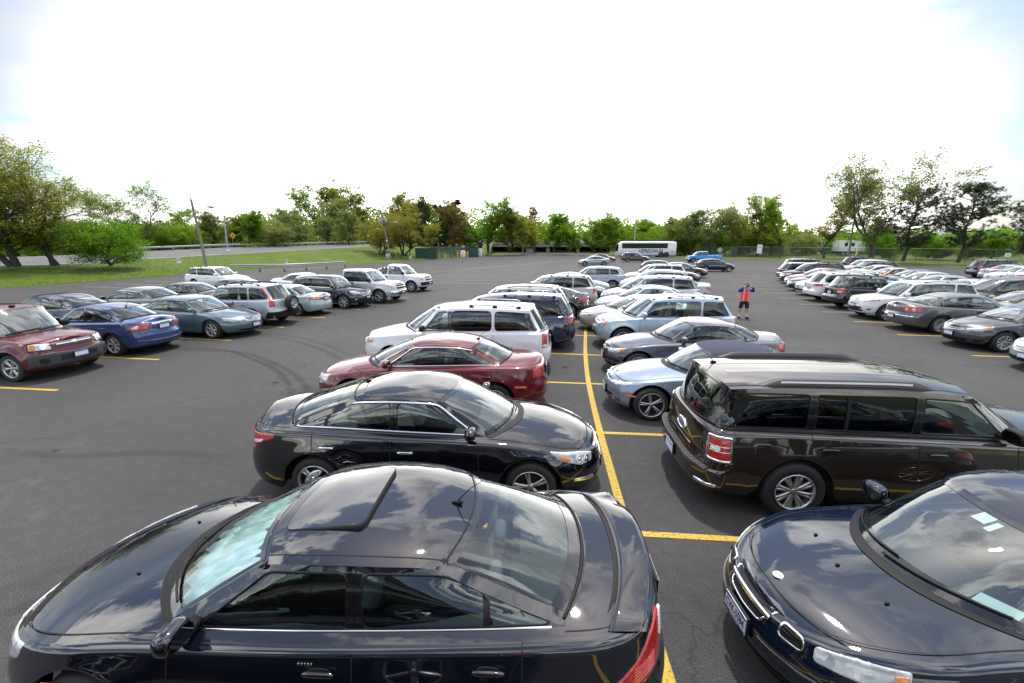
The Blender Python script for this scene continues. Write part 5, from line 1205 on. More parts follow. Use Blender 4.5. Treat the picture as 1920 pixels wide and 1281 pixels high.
IMPREZA = cab(sedan('impreza', 4.58, 1.74, 1.475, 2.62, .95, .322, trim=None, rim=('split', 7, .68), divide=(1, 3.42), splits=[2.55], doors=[1.50, 2.57, 3.50], rearwin=[(3.28, .88), (3.55, .45), (3.72, .05)], antenna=(.97, 0), lidw=.60,
    marks=[hl([(.40, .60), (.42, .70), (.8, .76), (1.1, .79), (1.0, .68), (.72, .60)]), tl([(.44, .76), (.42, .93), (.62, .95), (.86, .92), (1.06, .80), (.8, .745)], sub=[dict(name='reverse_lamp', poly=[(.74, .80), (.70, .90), (.78, .905), (.92, .83)], key='lamp_white', off=.013)]),
        dict(name='trunk_trim', poly=[(0, .90), (.36, .905), (.36, .945), (0, .945)], key='chrome', both=False, rear=True, off=.016, rnd=.01), dict(name='plate_recess', poly=[(0, .74), (.30, .75), (.30, .89), (0, .89)], key='paint', both=False, rear=True, off=.004),
        dict(name='bumper_crease', poly=[(0, .415), (.8, .45), (.8, .465), (0, .435)], key='rim', both=False, rear=True, off=.01, rnd=.005)], rplate=(.82,), fplate=(.44,)), wh=1.95, rh=3.30, bb=3.95)
OLDSEDAN = cab(sedan('oldsedan', 4.60, 1.72, 1.36, 2.64, .95, .305, nf=2.2, mf=2.2, trim=None, rim=('cover', 8, .64), rearwin=[(3.20, .86), (3.72, .06)], splits=[2.62], doors=[1.5, 2.64, 3.5],
    marks=[hl([(.42, .56), (.42, .64), (.7, .67), (.92, .68), (.9, .60), (.7, .565)], sub=[dict(name='turn_signal', poly=[(.76, .585), (.76, .65), (.90, .665), (.90, .605)], key='lamp_amber', off=.013)]), intake([(0, .40), (.35, .41), (.36, .46), (0, .46)]), tl([(.40, .68), (.38, .84), (.75, .86), (.92, .86), (.9, .70)])]), wh=1.98, rh=3.25, bb=3.95)
SATURN = cab(sedan('saturn', 4.60, 1.73, 1.38, 2.60, .95, .31, trim=None, nr=2.5, mr=2.4, rim=('star', 5, .66), rearwin=[(3.2, .86), (3.70, .06)], splits=[2.6], doors=[1.5, 2.62, 3.5],
    marks=[hl([(.42, .56), (.42, .64), (.7, .67), (.92, .68), (.9, .60), (.7, .565)]), tl([(.10, .74), (.10, .83), (.5, .86), (.92, .87), (.92, .77), (.5, .75)], bars=[('lamp_amber', .45, .85, .79, .80, .05, .012)])], rplate=(.80,)), rh=3.2, bb=3.85, wh=1.95)
SED_A = sedan('sedan_a', antenna=(.96, 0), divide=(1, 3.55))
SED_B = cab(sedan('sedan_b', 4.62, 1.76, 1.42, 2.68, .93, .315, rim=('cover', 10, .66), trim=None), wh=1.95)
SED_C = cab(sedan('sedan_c', 4.95, 1.85, 1.45, 2.80, 1.02, .33, trim='full', rim=('star', 7, .66)), wh=2.10)
COUPE = cab(sedan('elantra', 4.55, 1.78, 1.435, 2.70, .90, .325, trim=None, rim=('split', 5, .70), rearwin=[(3.2, .86), (3.62, .48), (3.86, .10)], splits=[2.58], doors=[1.5, 2.6, 3.5],
    deck=[(3.7, 1.13), (4.0, 1.12), (4.3, 1.11), (4.45, 1.07), (4.55, 1.02)]), wc=1.0, wh=1.86, rh=3.3, bb=4.10)
HATCH = cab(suv('hatch', 4.25, 1.76, 1.48, 2.60, .86, .315, zs=.2, fil=.06, Lf=.85, rim=('cover', 9, .66), sglass=['glass'], bkey='glass', lidw=.55,
    belt=[(0, .66), (.3, .75), (.9, .86), (1.5, .93), (3.0, .98), (3.9, 1.03), (4.25, 1.02)], hood=[(0, .67), (.1, .75), (.4, .88), (.9, .98), (1.3, 1.05)], deck=[(3.9, 1.04), (4.25, 1.03)], roof=[(1.3, 1.25), (1.75, 1.41), (2.2, 1.47), (2.7, 1.48), (3.4, 1.43), (4.1, 1.30)],
    splits=[2.35, 3.2], doors=[1.3, 2.37, 3.22], rearwin=[(3.55, .88), (3.70, .25), (3.55, .08)], marks=[hl([(.42, .58), (.44, .66), (.75, .72), (1.05, .77), (1.0, .66), (.74, .585)]), grille([(0, .5), (.34, .515), (.37, .63), (0, .635)]), tl([(.52, .76), (.50, .98), (.72, 1.0), (.88, 1.0), (.84, .78)])]),
    wc=.95, wh=1.75, rh=3.72, bb=4.12, yr=(.62, .60))
SANTAFE = suv('santafe', 4.68, 1.89, 1.73, 2.70, .90, .36, rails=(.18, .95, .90, .03, 'black', ()), seat='seat_tan', sglass=['glass', 'glass', 'glass_dark'], rearwin=[(4.05, .86), (4.30, .45), (4.12, .07)], nf=2.4, mf=2.4, trim=None,
    marks=[hl([(.50, .78), (.50, .88), (.84, .92), (1.18, .945), (1.14, .87), (.82, .80)], sub=[dict(name='turn_signal', poly=[(.80, .84), (.82, .905), (1.14, .93), (1.10, .875)], key='lamp_amber', off=.013)]), grille([(0, .66), (.30, .68), (.36, .86), (0, .87)], bars=hbars(2, .66, .87, .33, t=.03)), intake([(0, .34), (.60, .36), (.50, .55), (0, .56)], ),
        dict(name='fog_lamp', poly=[(.72, .44), (.72, .50), (.88, .52), (.88, .46)], key='gloss_black'), tl([(.60, .86), (.62, 1.06), (.86, 1.09), (1.04, 1.10), (.96, .86)])], fplate=(.60,), rim=('fat', 5, .68))
FORESTER = suv('forester', 4.56, 1.78, 1.68, 2.62, .90, .345, rails=(.22, .93, .88, .05, 'black', ()), sglass=['glass'], bkey='glass', seat='seat', rearwin=[(4.0, .86), (4.15, .08)], rim=('fat', 5, .66),
    marks=[hl([(.48, .68), (.50, .82), (.80, .87), (1.08, .90), (1.02, .78), (.80, .70)]), grille([(0, .62), (.40, .63), (.43, .80), (0, .81)]), tl([(.56, .84), (.54, 1.04), (.80, 1.07), (1.02, 1.07), (.98, .90), (.74, .83)], sub=[dict(name='reverse_lamp', poly=[(.60, .86), (.60, .93), (.86, .95), (.84, .88)], key='lamp_white', off=.014)])])
JOURNEY = cab(suv('journey', 4.89, 1.88, 1.69, 2.89, .93, .36, rails=(.2, .9, .9, .04, 'rim', ()), rearwin=[(4.15, .84), (4.42, .45), (4.30, .10)], sglass=['glass', 'glass_dark', 'glass_dark'], flare=.03,
    marks=[hl([(.48, .70), (.50, .84), (.80, .88), (1.06, .90), (1.02, .78), (.80, .72)]), grille([(0, .62), (.40, .63), (.43, .82), (0, .83)]), tl([(.42, .90), (.44, 1.02), (.84, 1.06), (1.10, 1.06), (1.04, .92)])], rplate=(.72,)), bbow=.18)
OUTBACK = cab(suv('outback', 4.78, 1.82, 1.60, 2.74, .95, .35, rails=(.15, .93, .88, .05, 'black', ()), sglass=['glass', 'glass_dark', 'glass_dark'], rearwin=[(4.2, .86), (4.42, .4), (4.3, .08)],
    belt=[(0, .72), (.3, .81), (.9, .92), (1.5, .97), (3.0, 1.0), (4.4, 1.05), (4.78, 1.05)], hood=[(0, .73), (.1, .81), (.4, .92), (.9, 1.01), (1.35, 1.06)], deck=[(4.3, 1.06), (4.78, 1.06)],
    marks=[hl([(.46, .62), (.48, .74), (.80, .80), (1.10, .84), (1.04, .72), (.80, .64)]), grille([(0, .56), (.36, .57), (.40, .72), (0, .72)], bars=hbars(1, .56, .72, .36)), intake([(0, .32), (.55, .33), (.58, .44), (0, .44)]), tl([(.58, .82), (.60, 1.0), (.80, 1.02), (.98, 1.02), (.96, .84)])]), wc=1.12, wh=1.86)
WAGON = cab(dict(OUTBACK, id='wagon', rails=(.15, .93, .88, .03, 'rim', ()), zs=.2, wr=.33), yr=(.66, .64))
HIGHLANDER = suv('highlander', 4.69, 1.83, 1.72, 2.71, .93, .36, rails=(.18, .95, .88, .06, 'rim', (.35, .75)), sglass=['glass', 'glass_dark', 'glass_dark'])
CRV3 = cab(suv('crv', 4.53, 1.82, 1.67, 2.62, .92, .35, sglass=['glass', 'glass_dark', 'glass_dark'], rearwin=[(3.75, .86), (3.98, .40), (3.86, .08)], nf=2.4, mf=2.4, trim='full', rim=('fat', 7, .68),
    roof=[(1.4, 1.47), (1.75, 1.585), (2.1, 1.645), (2.7, 1.67), (3.4, 1.64), (4.0, 1.56), (4.5, 1.45)],
    marks=[hl([(.46, .72), (.48, .84), (.82, .89), (1.14, .92), (1.06, .80), (.80, .73)]), grille([(0, .62), (.42, .64), (.44, .82), (0, .83)], bars=hbars(3, .62, .83, .40, t=.025)), intake([(0, .34), (.62, .36), (.64, .48), (0, .48)]), dict(name='fog_lamp', poly=[(.74, .46), (.74, .52), (.86, .53), (.86, .47)], key='lamp_clear'),
        tl([(.60, .92), (.62, 1.36), (.70, 1.38), (.80, 1.10), (.95, 1.08), (.92, .92)])], fplate=(.56,)), rh=3.95, bb=4.42)
def x_spare(s, fin, lod, MB_, patch):
    c = (s.L + .10, -.10, .90); m = MB(); r = .335
    m.lathe([(0.19, -.10), (.29, -.11), (.335, -.06), (.335, .05), (.30, .10), (.21, .11), (.20, .02), (0, .02)], 'rubber', 32, 'z'); R_ = Matrix.Rotation(rad(90), 3, 'Y')
    m.v = [tuple(R_ @ Vector(v) + Vector(c)) for v in m.v]; i = fin(m, 'spare_wheel')
    m = MB(); m.lathe([(0, .085), (.05, .085), (.06, .06), (.16, .05), (.19, .09), (.215, .095)], 'rim', 24, 'z')
    for k in range(5): a = 2 * math.pi * k / 5; m.box((.11 * math.cos(a), .11 * math.sin(a), .075), (.12, .05, .02), 'rim', Matrix.Rotation(a, 3, 'Z'))
    m.v = [tuple(R_ @ Vector(v) + Vector(c)) for v in m.v]; fin(m, 'rim', i)
    for sg in (1, -1):
        m = MB(); P = []
        for t in np.linspace(.02, .90, 10): q = s.Gs(s.s01(t)[1] - .02, t, .012, sg); P.append([(q[0] - .075, q[1], q[2]), (q[0] + .01, q[1] + sg * .002, q[2]), (q[0] + .03, q[1] - sg * .05, q[2])])
        m.grid(P, 'lamp_red'); fin(m, 'tail_light')
CRV2 = suv('crv_spare', 4.54, 1.78, 1.68, 2.62, .88, .345, extra=x_spare, sglass=['glass', 'glass_dark', 'glass_dark'], bkey='glass', rearwin=[(4.06, .88), (4.16, .08)], rim=('fat', 5, .64), rails=(.12, .86, .72, .05, 'black', (.16, .62)), nr=4.2, mr=3.6,
    marks=[hl([(.48, .70), (.50, .84), (.80, .87), (1.0, .88), (.98, .74)]), grille([(0, .64), (.40, .65), (.43, .80), (0, .81)]), tl([(.66, .80), (.66, 1.06), (.78, 1.08), (.92, 1.08), (.90, .82)], bars=[('lamp_amber', .70, .90, 1.05, 1.05, .04, .014)]),
        dict(name='rear_bumper', poly=[(0, .36), (1.20, .36), (1.05, .62), (0, .62)], key='black', both=False, rear=True, off=.02, rnd=.06)], rplate=(.70, .03), fplate=None, zs=.26)
def x_element(s, fin, lod, MB_, patch):
    m = MB(); F = lambda a, b, o: s.So(a, b, o)
    for sg in (1, -1):
        m = MB(); 
        for q0, q1 in ((1.02, 2.05),):
            pass
    m = MB()
    for a in (.022, -.022): ribbon(m, F, [(a * 1.25, .855), (a, .885), (a * 1.1, .905)], .012, .02, 'chrome', closed=False)
    ribbon(m, F, [(-.02, .883), (.02, .883)], .012, .02, 'chrome', closed=False); ribbon(m, F, [(.05 * math.cos(t), .88 + .04 * math.sin(t)) for t in np.linspace(0, 6.28, 18)[:-1]], .008, .018, 'chrome'); fin(m, 'badge')
    m = MB(); m.rbox(s.roofP(.03, 0, .03), (.14, .10, .06), .7, 'black'); fin(m, 'antenna_base')
ELEMENT = cab(suv('element', 4.30, 1.82, 1.77, 2.575, .86, .345, extra=x_element, nf=3.2, mf=3.2, Lf=.62, flare=.04, rim=('split', 6, .66), seat='seat', mkey='black',
    marks=[hl([(.52, .76), (.52, .92), (.84, .93), (.98, .93), (.96, .77)], ringk='black', sub=[dict(name='turn_signal', poly=[(.82, .78), (.82, .91), (.95, .91), (.94, .79)], key='lamp_amber', off=.013)], discs=[('lamp_bowl', .68, .845, .06)]), grille([(0, .80), (.44, .80), (.46, .95), (0, .96)], ring='black', bars=hbars(2, .80, .96, .42, t=.022)),
        dict(name='front_bumper', poly=[(0, .36), (1.02, .37), (1.02, .66), (.60, .70), (0, .64)], key='plastic', both=False, off=.03, rnd=.05), dict(name='air_intake', poly=[(0, .46), (.42, .47), (.42, .60), (0, .60)], key='seam', both=False, off=.036, rnd=.03, edge=0),
        dict(name='fog_recess', poly=[(.62, .46), (.62, .58), (.80, .58), (.80, .46)], key='seam', off=.036, rnd=.05), dict(name='side_marker', poly=[(1.06, .90), (1.06, .94), (1.18, .945), (1.18, .905)], key='lamp_amber', rnd=.01),
        tl([(.66, .86), (.66, 1.2), (.9, 1.2), (.9, .86)])], fplate=(.56, .045), rplate=(.8,), belt=[(0, .90), (.3, .96), (.9, 1.02), (1.5, 1.05), (3.0, 1.08), (4.0, 1.1), (4.3, 1.1)], hood=[(0, .92), (.08, .98), (.4, 1.05), (.9, 1.10), (1.35, 1.14)], deck=[(3.9, 1.12), (4.3, 1.11)],
    roof=[(1.3, 1.60), (1.6, 1.70), (2.0, 1.755), (2.6, 1.77), (3.4, 1.77), (4.2, 1.72)], splits=[2.35, 3.10], doors=[1.30, 2.37, 3.12], rearwin=[(3.86, .88), (3.92, .08)]), wc=.98, wbow=.25, wh=1.62, rh=3.95, bb=4.2, bbow=.1, yr=(.70, .70))
def pickup(id, ext, **o):
    e = .55 if ext else 0.0; L = 5.25 + e; S = lambda q: q
    d = suv(id, L, 2.0, 1.86, 3.02 + e, .95, .385, zs=.36, Lf=.62, nf=3.0, mf=3.0, bed=True, wagon=False, crown=5.0, flare=.03, Lr=.22, nr=4.0, mr=4.0, lidw=.80, lidz=.70, hood0=.22,
        belt=[(0, 1.0), (.3, 1.07), (.9, 1.12), (1.6, 1.16), (3.0, 1.18), (L - .3, 1.24), (L, 1.24)], hood=[(0, 1.02), (.1, 1.10), (.4, 1.16), (1.0, 1.20), (1.5, 1.22)], deck=[(2.9 + e, 1.1), (3.0 + e, .80), (L - .12, .80), (L - .05, 1.2), (L, 1.24)],
        roof=[(1.5, 1.68), (1.85, 1.79), (2.2, 1.85), (2.6, 1.86), (2.9 + e, 1.84), (3.1 + e, 1.78)], splits=[2.42] if ext else [], doors=[1.48, 2.44] + ([2.98] if ext else []), rearwin=[(2.62 + e, .86), (2.74 + e, .08)], tb=.05, tt=.86,
        sglass=['glass', 'glass_dark'], bkey='glass', bglass=(.10, .86, .80), rplate=None, fplate=(.60, .04), rim=('fat', 6, .62), trim=None, mkey='black', ms=1.25, nbp=1,
        marks=[hl([(.56, .80), (.56, 1.0), (.84, 1.01), (.94, 1.0), (.92, .82)], sub=[dict(name='turn_signal', poly=[(.80, .82), (.80, .98), (.92, .98), (.90, .83)], key='lamp_amber', off=.013)]),
            grille([(0, .76), (.50, .76), (.52, 1.0), (0, 1.01)], key='black', bars=[('chrome', -.5, .5, .89, .89, .05, .018)]), dict(name='front_bumper', poly=[(0, .46), (.98, .47), (.96, .70), (0, .70)], key=o.pop('bumper', 'chrome'), both=False, off=.03, rnd=.04), dict(name='air_intake', poly=[(0, .48), (.5, .48), (.52, .58), (0, .58)], key='seam', both=False, off=.036, rnd=.03, edge=0),
            dict(name='badge', poly=[(0, .86), (.05, .865), (.05, .875), (.10, .875), (.10, .905), (.05, .905), (.05, .915), (0, .92)], key='badge_gold', both=False, off=.026, rnd=.004), tl([(.78, .86), (.78, 1.15), (.96, 1.15), (.96, .86)])])
    d = cab(d, wc=1.10, wbow=.26, wh=1.74, hbow=.10, rh=2.78 + e, rbow=.03, bb=2.92 + e, bbow=.04, yr=(.70, .69), bi=.07, drop=.07); d.update(o); return d
PICKUP_EXT = pickup('pickup_ext', True)
PICKUP_REG = pickup('pickup_reg', False, bumper='black')
MAZDA = cab(van('silver_van', 4.9, 1.85, 1.70, 2.85, rails=(.30, .95, .88, .04, 'rim', (.4, .6, .8)), sglass=['glass', 'glass_dark', 'glass_dark']), wh=1.92)
EXPLORER = suv('explorer', 4.75, 1.83, 1.74, 2.84, rails=(.2, .9, .88, .04, 'black', ()), sglass=['glass', 'glass_dark', 'glass_dark'])
# ------------------------------------------------------------------ the parked cars
GL, GCL, GCR, GR, GR2, GF = ('cars in the row along the grass bank', 'cars parked behind that row', 'cars in the row beside the yellow line', 'cars facing the yellow line', 'cars in the row by the chain link fence', 'cars scattered at the far end')
def put(d, col, label, cat, group, Y, px, end, face, th, lod=1, metal=0.35, roofcol=None, name=None, zh=0.5, dy=0.0):
    """Y: depth of the car's middle; px: photo column of its visible end ('n' nose / 't' tail); face 'L' or 'R'; th: turn of the row in degrees"""
    t = rad(th); dx, dyv = (math.cos(t), -math.sin(t)) if face == 'R' else (-math.cos(t), math.sin(t))
    sg = 1 if end == 'n' else -1; half = d['L'] / 2
    Ye = Y + sg * dyv * half; zc = Ye * math.cos(PITCH) + (CAM_H - zh) * math.sin(PITCH); Xe = (px - 960) / FPX * zc
    X = Xe - sg * dx * half
    return car(d, col, label, cat, group, X, Y, math.degrees(math.atan2(dyv, dx)), lod, metal, roofcol, name)
BLACK, DARK, GREY, SILVER, WHITE = (.004, .004, .006), (.014, .015, .019), (.075, .078, .088), (.33, .35, .38), (.62, .63, .65)
NAVY, BLUE, MAROON, BEIGE = (.008, .010, .035), (.022, .050, .145), (.105, .005, .010), (.34, .31, .27)
S_, U_, V_, P_, H_, W_ = 'sedan', 'suv', 'minivan', 'pickup truck', 'hatchback', 'station wagon'
# row beside the yellow line, nearest first
put(FUSION, (.0045, .0055, .011), 'black sedan with sunroof, rear spoiler and foil sunshade behind its windshield', S_, GCL, 2.95, 1226, 't', 'L', 2.5, 0)
put(ALTIMA, (.003, .0035, .006), 'glossy black sedan with chrome window surround, nose at the yellow line', S_, GCL, 5.78, 1122, 'n', 'R', 3, 0)
put(MALIBU, MAROON, 'dark red sedan with chrome window surround beside a white minivan', S_, GCL, 8.8, 1027, 't', 'L', 4, 0)
put(UPLANDER, WHITE, 'white minivan with silver roof rails between red sedan and navy minivan', V_, GCL, 11.5, 1034, 't', 'L', 5.5, 0, 0.0)
put(CARAVAN, (.010, .013, .045), 'dark navy minivan with roof crossbars and round red tail lamps', V_, GCL, 14.25, 1079, 't', 'L', 6.5)
put(SANTAFE, WHITE, 'white suv mostly hidden behind the navy minivan with crossbars', U_, GCL, 17.1, 1070, 't', 'L', 8, 1, 0.0)
put(COUPE, (.018, .020, .026), 'dark grey compact sedan with bright spoked wheels', S_, GCL, 19.9, 1107, 't', 'L', 9)
put(HIGHLANDER, (.40, .38, .35), 'pale beige suv with roof rails and dark rear glass', U_, GCL, 22.7, 1121, 't', 'L', 10)
put(SED_B, DARK, 'dark sedan whose nose peeks past the beige suv', S_, GCL, 25.4, 1137, 'n', 'R', 10)
put(SED_A, SILVER, 'silver sedan, only its nose showing beyond the beige suv', S_, GCL, 28.1, 1144, 'n', 'R', 10)
put(CRV3, (.30, .33, .40), 'silver blue compact suv parked alone beyond the beige suv', U_, GCL, 31.5, 1174, 't', 'L', 10)
put(SANTAFE, (.012, .012, .013), 'dark suv in the bay nearest the viewer, mirrored in the black sedan door', U_, GCL, .12, 1150, 't', 'L', 1)
# cars facing the yellow line
put(SAAB, (.003, .0075, .019), 'dark blue sedan with three part chrome grille and New York plate', S_, GCR, 2.85, 1386, 'n', 'L', 0, 0)
put(FLEX, (.019, .0140, .0108), 'dark brown boxy wagon with black roof rails and square tail lamps', W_, GCR, 5.5, 1266, 't', 'R', 4, 0)
put(E46, (.22, .27, .36), 'silver blue convertible with dark blue cloth top', 'convertible', GCR, 8.35, 1135, 'n', 'L', 5, 0, 0.5)
put(E90, (.075, .078, .100), 'grey sedan with amber headlamp corners beside the convertible', S_, GCR, 11.0, 1131, 'n', 'L', 5, 0, 0.5)
put(MARINER, (.37, .45, .52), 'pale ice blue suv with silver roof rails', U_, GCR, 13.9, 1113, 'n', 'L', 6, 0)
put(OLDSEDAN, (.42, .41, .39), 'plain older champagne sedan behind the ice blue suv', S_, GCR, 16.6, 1085, 'n', 'L', 7)
put(SED_A, (.50, .51, .53), 'silver white sedan between champagne sedan and silver minivan', S_, GCR, 19.4, 1112, 'n', 'L', 8)
put(MAZDA, (.40, .43, .47), 'silver minivan with dark side glass and roof crossbars', V_, GCR, 22.1, 1126, 'n', 'L', 9)
put(SED_C, (.33, .34, .36), 'silver sedan with chrome window line beyond the silver minivan', S_, GCR, 24.8, 1166, 'n', 'L', 9)
put(CRV3, (.28, .29, .31), 'silver grey crossover with black window band, in front of a white sedan', U_, GCR, 27.5, 1159, 'n', 'L', 9)
put(SED_B, WHITE, 'white sedan, red tail lamps towards the open lane', S_, GCR, 30.3, 1294, 't', 'L', 10, 1, 0.0)
put(EXPLORER, WHITE, 'white suv with upright tail standing beyond the white sedan', U_, GCR, 33.2, 1288, 't', 'L', 10, 1, 0.0)
put(SED_A, (.030, .016, .018), 'dark maroon brown sedan nosing out past the white suv', S_, GCR, 36.2, 1312, 'n', 'R', 10)
put(HATCH, (.010, .010, .012), 'small black hatchback behind the white suv', H_, GF, 46, 1200, 't', 'R', 10)
put(SED_C, (.02, .021, .024), 'charcoal sedan between the maroon sedan and black hatchbacks', S_, GF, 42.5, 1326, 'n', 'R', 10)
put(dict(HATCH, id='hatch2', L=4.5), (.006, .006, .008), 'black hatchback with red tail lamp near the blue pickup', H_, GF, 51, 1302, 't', 'R', 4)
put(PICKUP_EXT, (.025, .19, .52), 'bright blue pickup truck near the grass verge', P_, GF, 74, 1286, 'n', 'L', 4, 2)
put(COUPE, (.26, .28, .32), 'silver sedan alone on the open lot towards the coach', S_, GF, 63, 1084, 'n', 'L', 4, 2)
put(SED_B, (.02, .022, .026), 'black sedan just behind the lone silver sedan', S_, GF, 76, 1104, 't', 'R', 10, 2)
put(WAGON, (.015, .016, .018), 'black wagon parked in front of the white coach', W_, GF, 76, 1164, 't', 'R', 10, 2)
# row along the grass bank (photo left), nearest first
put(ELEMENT, (.095, .006, .011), 'dark red boxy suv with grey plastic bumper', U_, GL, 11.0, 150, 'n', 'R', 7, 0)
put(IMPREZA, BLUE, 'mid blue sedan with red tail lamps, tail to the lane', S_, GL, 13.5, 314, 't', 'L', 9, 1, 0.5)
put(SABLE, (.085, .135, .16), 'grey green sedan with oval grille, nose to the lane', S_, GL, 15.9, 480, 'n', 'R', 10, 1, 0.5)
put(CRV2, (.38, .41, .45), 'silver suv with spare wheel on its tailgate', U_, GL, 18.1, 543, 't', 'L', 11)
put(SATURN, (.33, .40, .41), 'pale green silver sedan with full width tail lamps', S_, GL, 20.6, 615, 't', 'L', 12)
put(dict(CRV3, id='crv_dark'), (.012, .013, .022), 'black compact suv with chrome grille beside a silver pickup', U_, GL, 23.0, 691, 'n', 'R', 13)
put(PICKUP_EXT, (.45, .46, .47), 'silver pickup truck with extended cab and chrome bumper', P_, GL, 25.2, 755, 'n', 'R', 13)
put(PICKUP_REG, WHITE, 'white pickup truck with black grille and bumper', P_, GL, 30.6, 806, 'n', 'R', 13, 1, 0.0)
GB = GCL and 'cars parked nose to nose with the grass bank row'
put(PASSAT, (.012, .015, .035), 'dark navy sedan with chrome window line behind the mid blue sedan', S_, GB, 16.2, 210, 't', 'L', 9)
put(SED_C, (.075, .08, .09), 'grey sedan with roof antenna behind the grey green sedan', S_, GB, 18.9, 352, 't', 'L', 10)
put(SED_B, (.025, .028, .035), 'low dark charcoal sedan behind the silver suv with spare wheel', S_, GB, 21.4, 424, 't', 'L', 11)
put(COUPE, (.16, .17, .18), 'pewter sedan half hidden behind the silver suv with spare wheel', S_, GB, 23.9, 506, 't', 'L', 12)
put(SED_A, WHITE, 'white sedan half hidden behind the black compact suv', S_, GB, 27.5, 516, 't', 'R', 12, 1, 0.0)
put(SED_B, (.56, .57, .6), 'white sedan, roof showing over the bed of the white pickup', S_, GB, 35.0, 690, 't', 'R', 12, 1, 0.0)
put(OUTBACK, WHITE, 'white wagon with black roof rails near the grass verge', W_, GB, 32.0, 460, 'n', 'R', 14, 1, 0.0)
# row by the chain link fence (photo right), nearest first
put(SED_A, (.30, .38, .40), 'pale green silver sedan cut off by the photo edge', S_, GR, 10.6, 1922, 'n', 'L', 8)
put(CIVIC, (.060, .062, .070), 'dark grey sedan with chrome grille bar and white plate', S_, GR, 13.5, 1780, 'n', 'L', 8, 0, 0.5)
put(PASSAT, (.10, .10, .105), 'grey sedan with round red tail lamps', S_, GR, 16.3, 1670, 't', 'R', 9, 0, 0.5)
put(SANTAFE, WHITE, 'white suv with amber headlamp corners between grey sedan and black suv', U_, GR, 19.0, 1598, 'n', 'L', 9, 1, 0.0)
put(FORESTER, (.010, .011, .014), 'black suv with clear and red tail lamps next to a white crossover', U_, GR, 21.9, 1551, 't', 'R', 9)
put(JOURNEY, (.62, .62, .63), 'white crossover with flared arches, tail to the lane', U_, GR, 24.7, 1513, 't', 'R', 9, 1, 0.0)
put(WAGON, (.60, .61, .63), 'long white wagon with roof rails, nose to the lane', W_, GR, 27.4, 1495, 'n', 'L', 10, 1, 0.0)
put(SED_B, (.015, .035, .030), 'dark green sedan beside the long white wagon', S_, GR, 30.1, 1478, 'n', 'L', 10)
put(SED_C, (.20, .012, .018), 'bright red sedan between dark green and black cars', S_, GR, 32.8, 1473, 'n', 'L', 10)
put(EXPLORER, (.010, .010, .012), 'black suv with nose beside the bright red sedan', U_, GR, 35.5, 1464, 'n', 'L', 10)
put(WAGON, (.04, .05, .075), 'slate blue wagon, red tail lamps to the lane', W_, GR, 38.3, 1459, 't', 'R', 10)
put(SED_A, (.30, .32, .34), 'silver sedan between slate blue wagon and dark navy van', S_, GR, 41.2, 1478, 't', 'R', 10)
put(CARAVAN, (.012, .016, .035), 'dark navy minivan at the end of the fence row', V_, GR, 44.2, 1466, 't', 'R', 10)
put(SED_C, (.08, .09, .09), 'grey green sedan nosing right beyond the dark navy minivan', S_, GR, 49.0, 1561, 'n', 'R', 12)
GR2 = 'cars in the second row by the chain link fence'
put(SED_B, (.36, .40, .46), 'silver blue sedan beyond the dark grey sedan with chrome bar', S_, GR2, 14.9, 1853, 'n', 'L', 9)
put(OLDSEDAN, (.30, .27, .23), 'beige sedan behind the grey sedan with round lamps', S_, GR2, 18.0, 1806, 'n', 'L', 9)
put(CARAVAN, (.045, .038, .034), 'brown minivan with long dark side glass', V_, GR2, 20.6, 1764, 'n', 'L', 9)
put(SED_B, (.36, .40, .33), 'pale green sedan showing only its roof behind brown minivan', S_, GR2, 23.3, 1720, 'n', 'L', 9)
put(SED_C, (.26, .27, .28), 'pewter silver sedan nearer of two behind the white suv', S_, GR2, 26.0, 1672, 'n', 'L', 9)
put(SED_A, (.38, .41, .45), 'bright silver sedan behind the black suv roof', S_, GR2, 28.7, 1655, 'n', 'L', 10)
put(SED_C, (.02, .028, .075), 'deep blue sedan behind the long white wagon', S_, GR2, 31.4, 1640, 'n', 'L', 10)
put(SED_B, (.50, .36, .22), 'tan sedan among white cars near the fence', S_, GR2, 34.2, 1606, 'n', 'L', 10)
put(SED_A, (.58, .58, .6), 'white sedan with red tail lamp beyond the tan sedan', S_, GR2, 37.3, 1596, 't', 'R', 10, 1, 0.0)
put(OUTBACK, (.02, .023, .032), 'charcoal wagon with red lamp facing away from the lane', W_, GR2, 40.5, 1683, 't', 'L', 10)
put(CRV3, (.60, .61, .62), 'white crossover, sloping nose, near the dark suv by the grass', U_, GR2, 44.0, 1573, 'n', 'L', 10, 1, 0.0)
put(EXPLORER, (.014, .015, .017), 'black suv with pale green glass by the leaning pole', U_, GR2, 50.0, 1578, 't', 'R', 10)
GR3 = 'cars parked apart close to the pine trees'
put(CARAVAN, (.014, .018, .040), 'navy minivan parked on the grass side near the pines', V_, GR3, 41.5, 1819, 't', 'R', 10)
put(SED_B, (.36, .38, .40), 'silver sedan between navy minivan and white coupe', S_, GR3, 38.5, 1840, 't', 'R', 10)
put(COUPE, (.62, .62, .63), 'white sleek sedan, nose to the lane, near the pines', S_, GR3, 36.0, 1850, 'n', 'L', 10, 1, 0.0)
put(SED_A, (.60, .60, .62), 'white sedan, tail to the lane, cut by the photo edge', S_, GR3, 33.2, 1893, 't', 'R', 10, 1, 0.0)
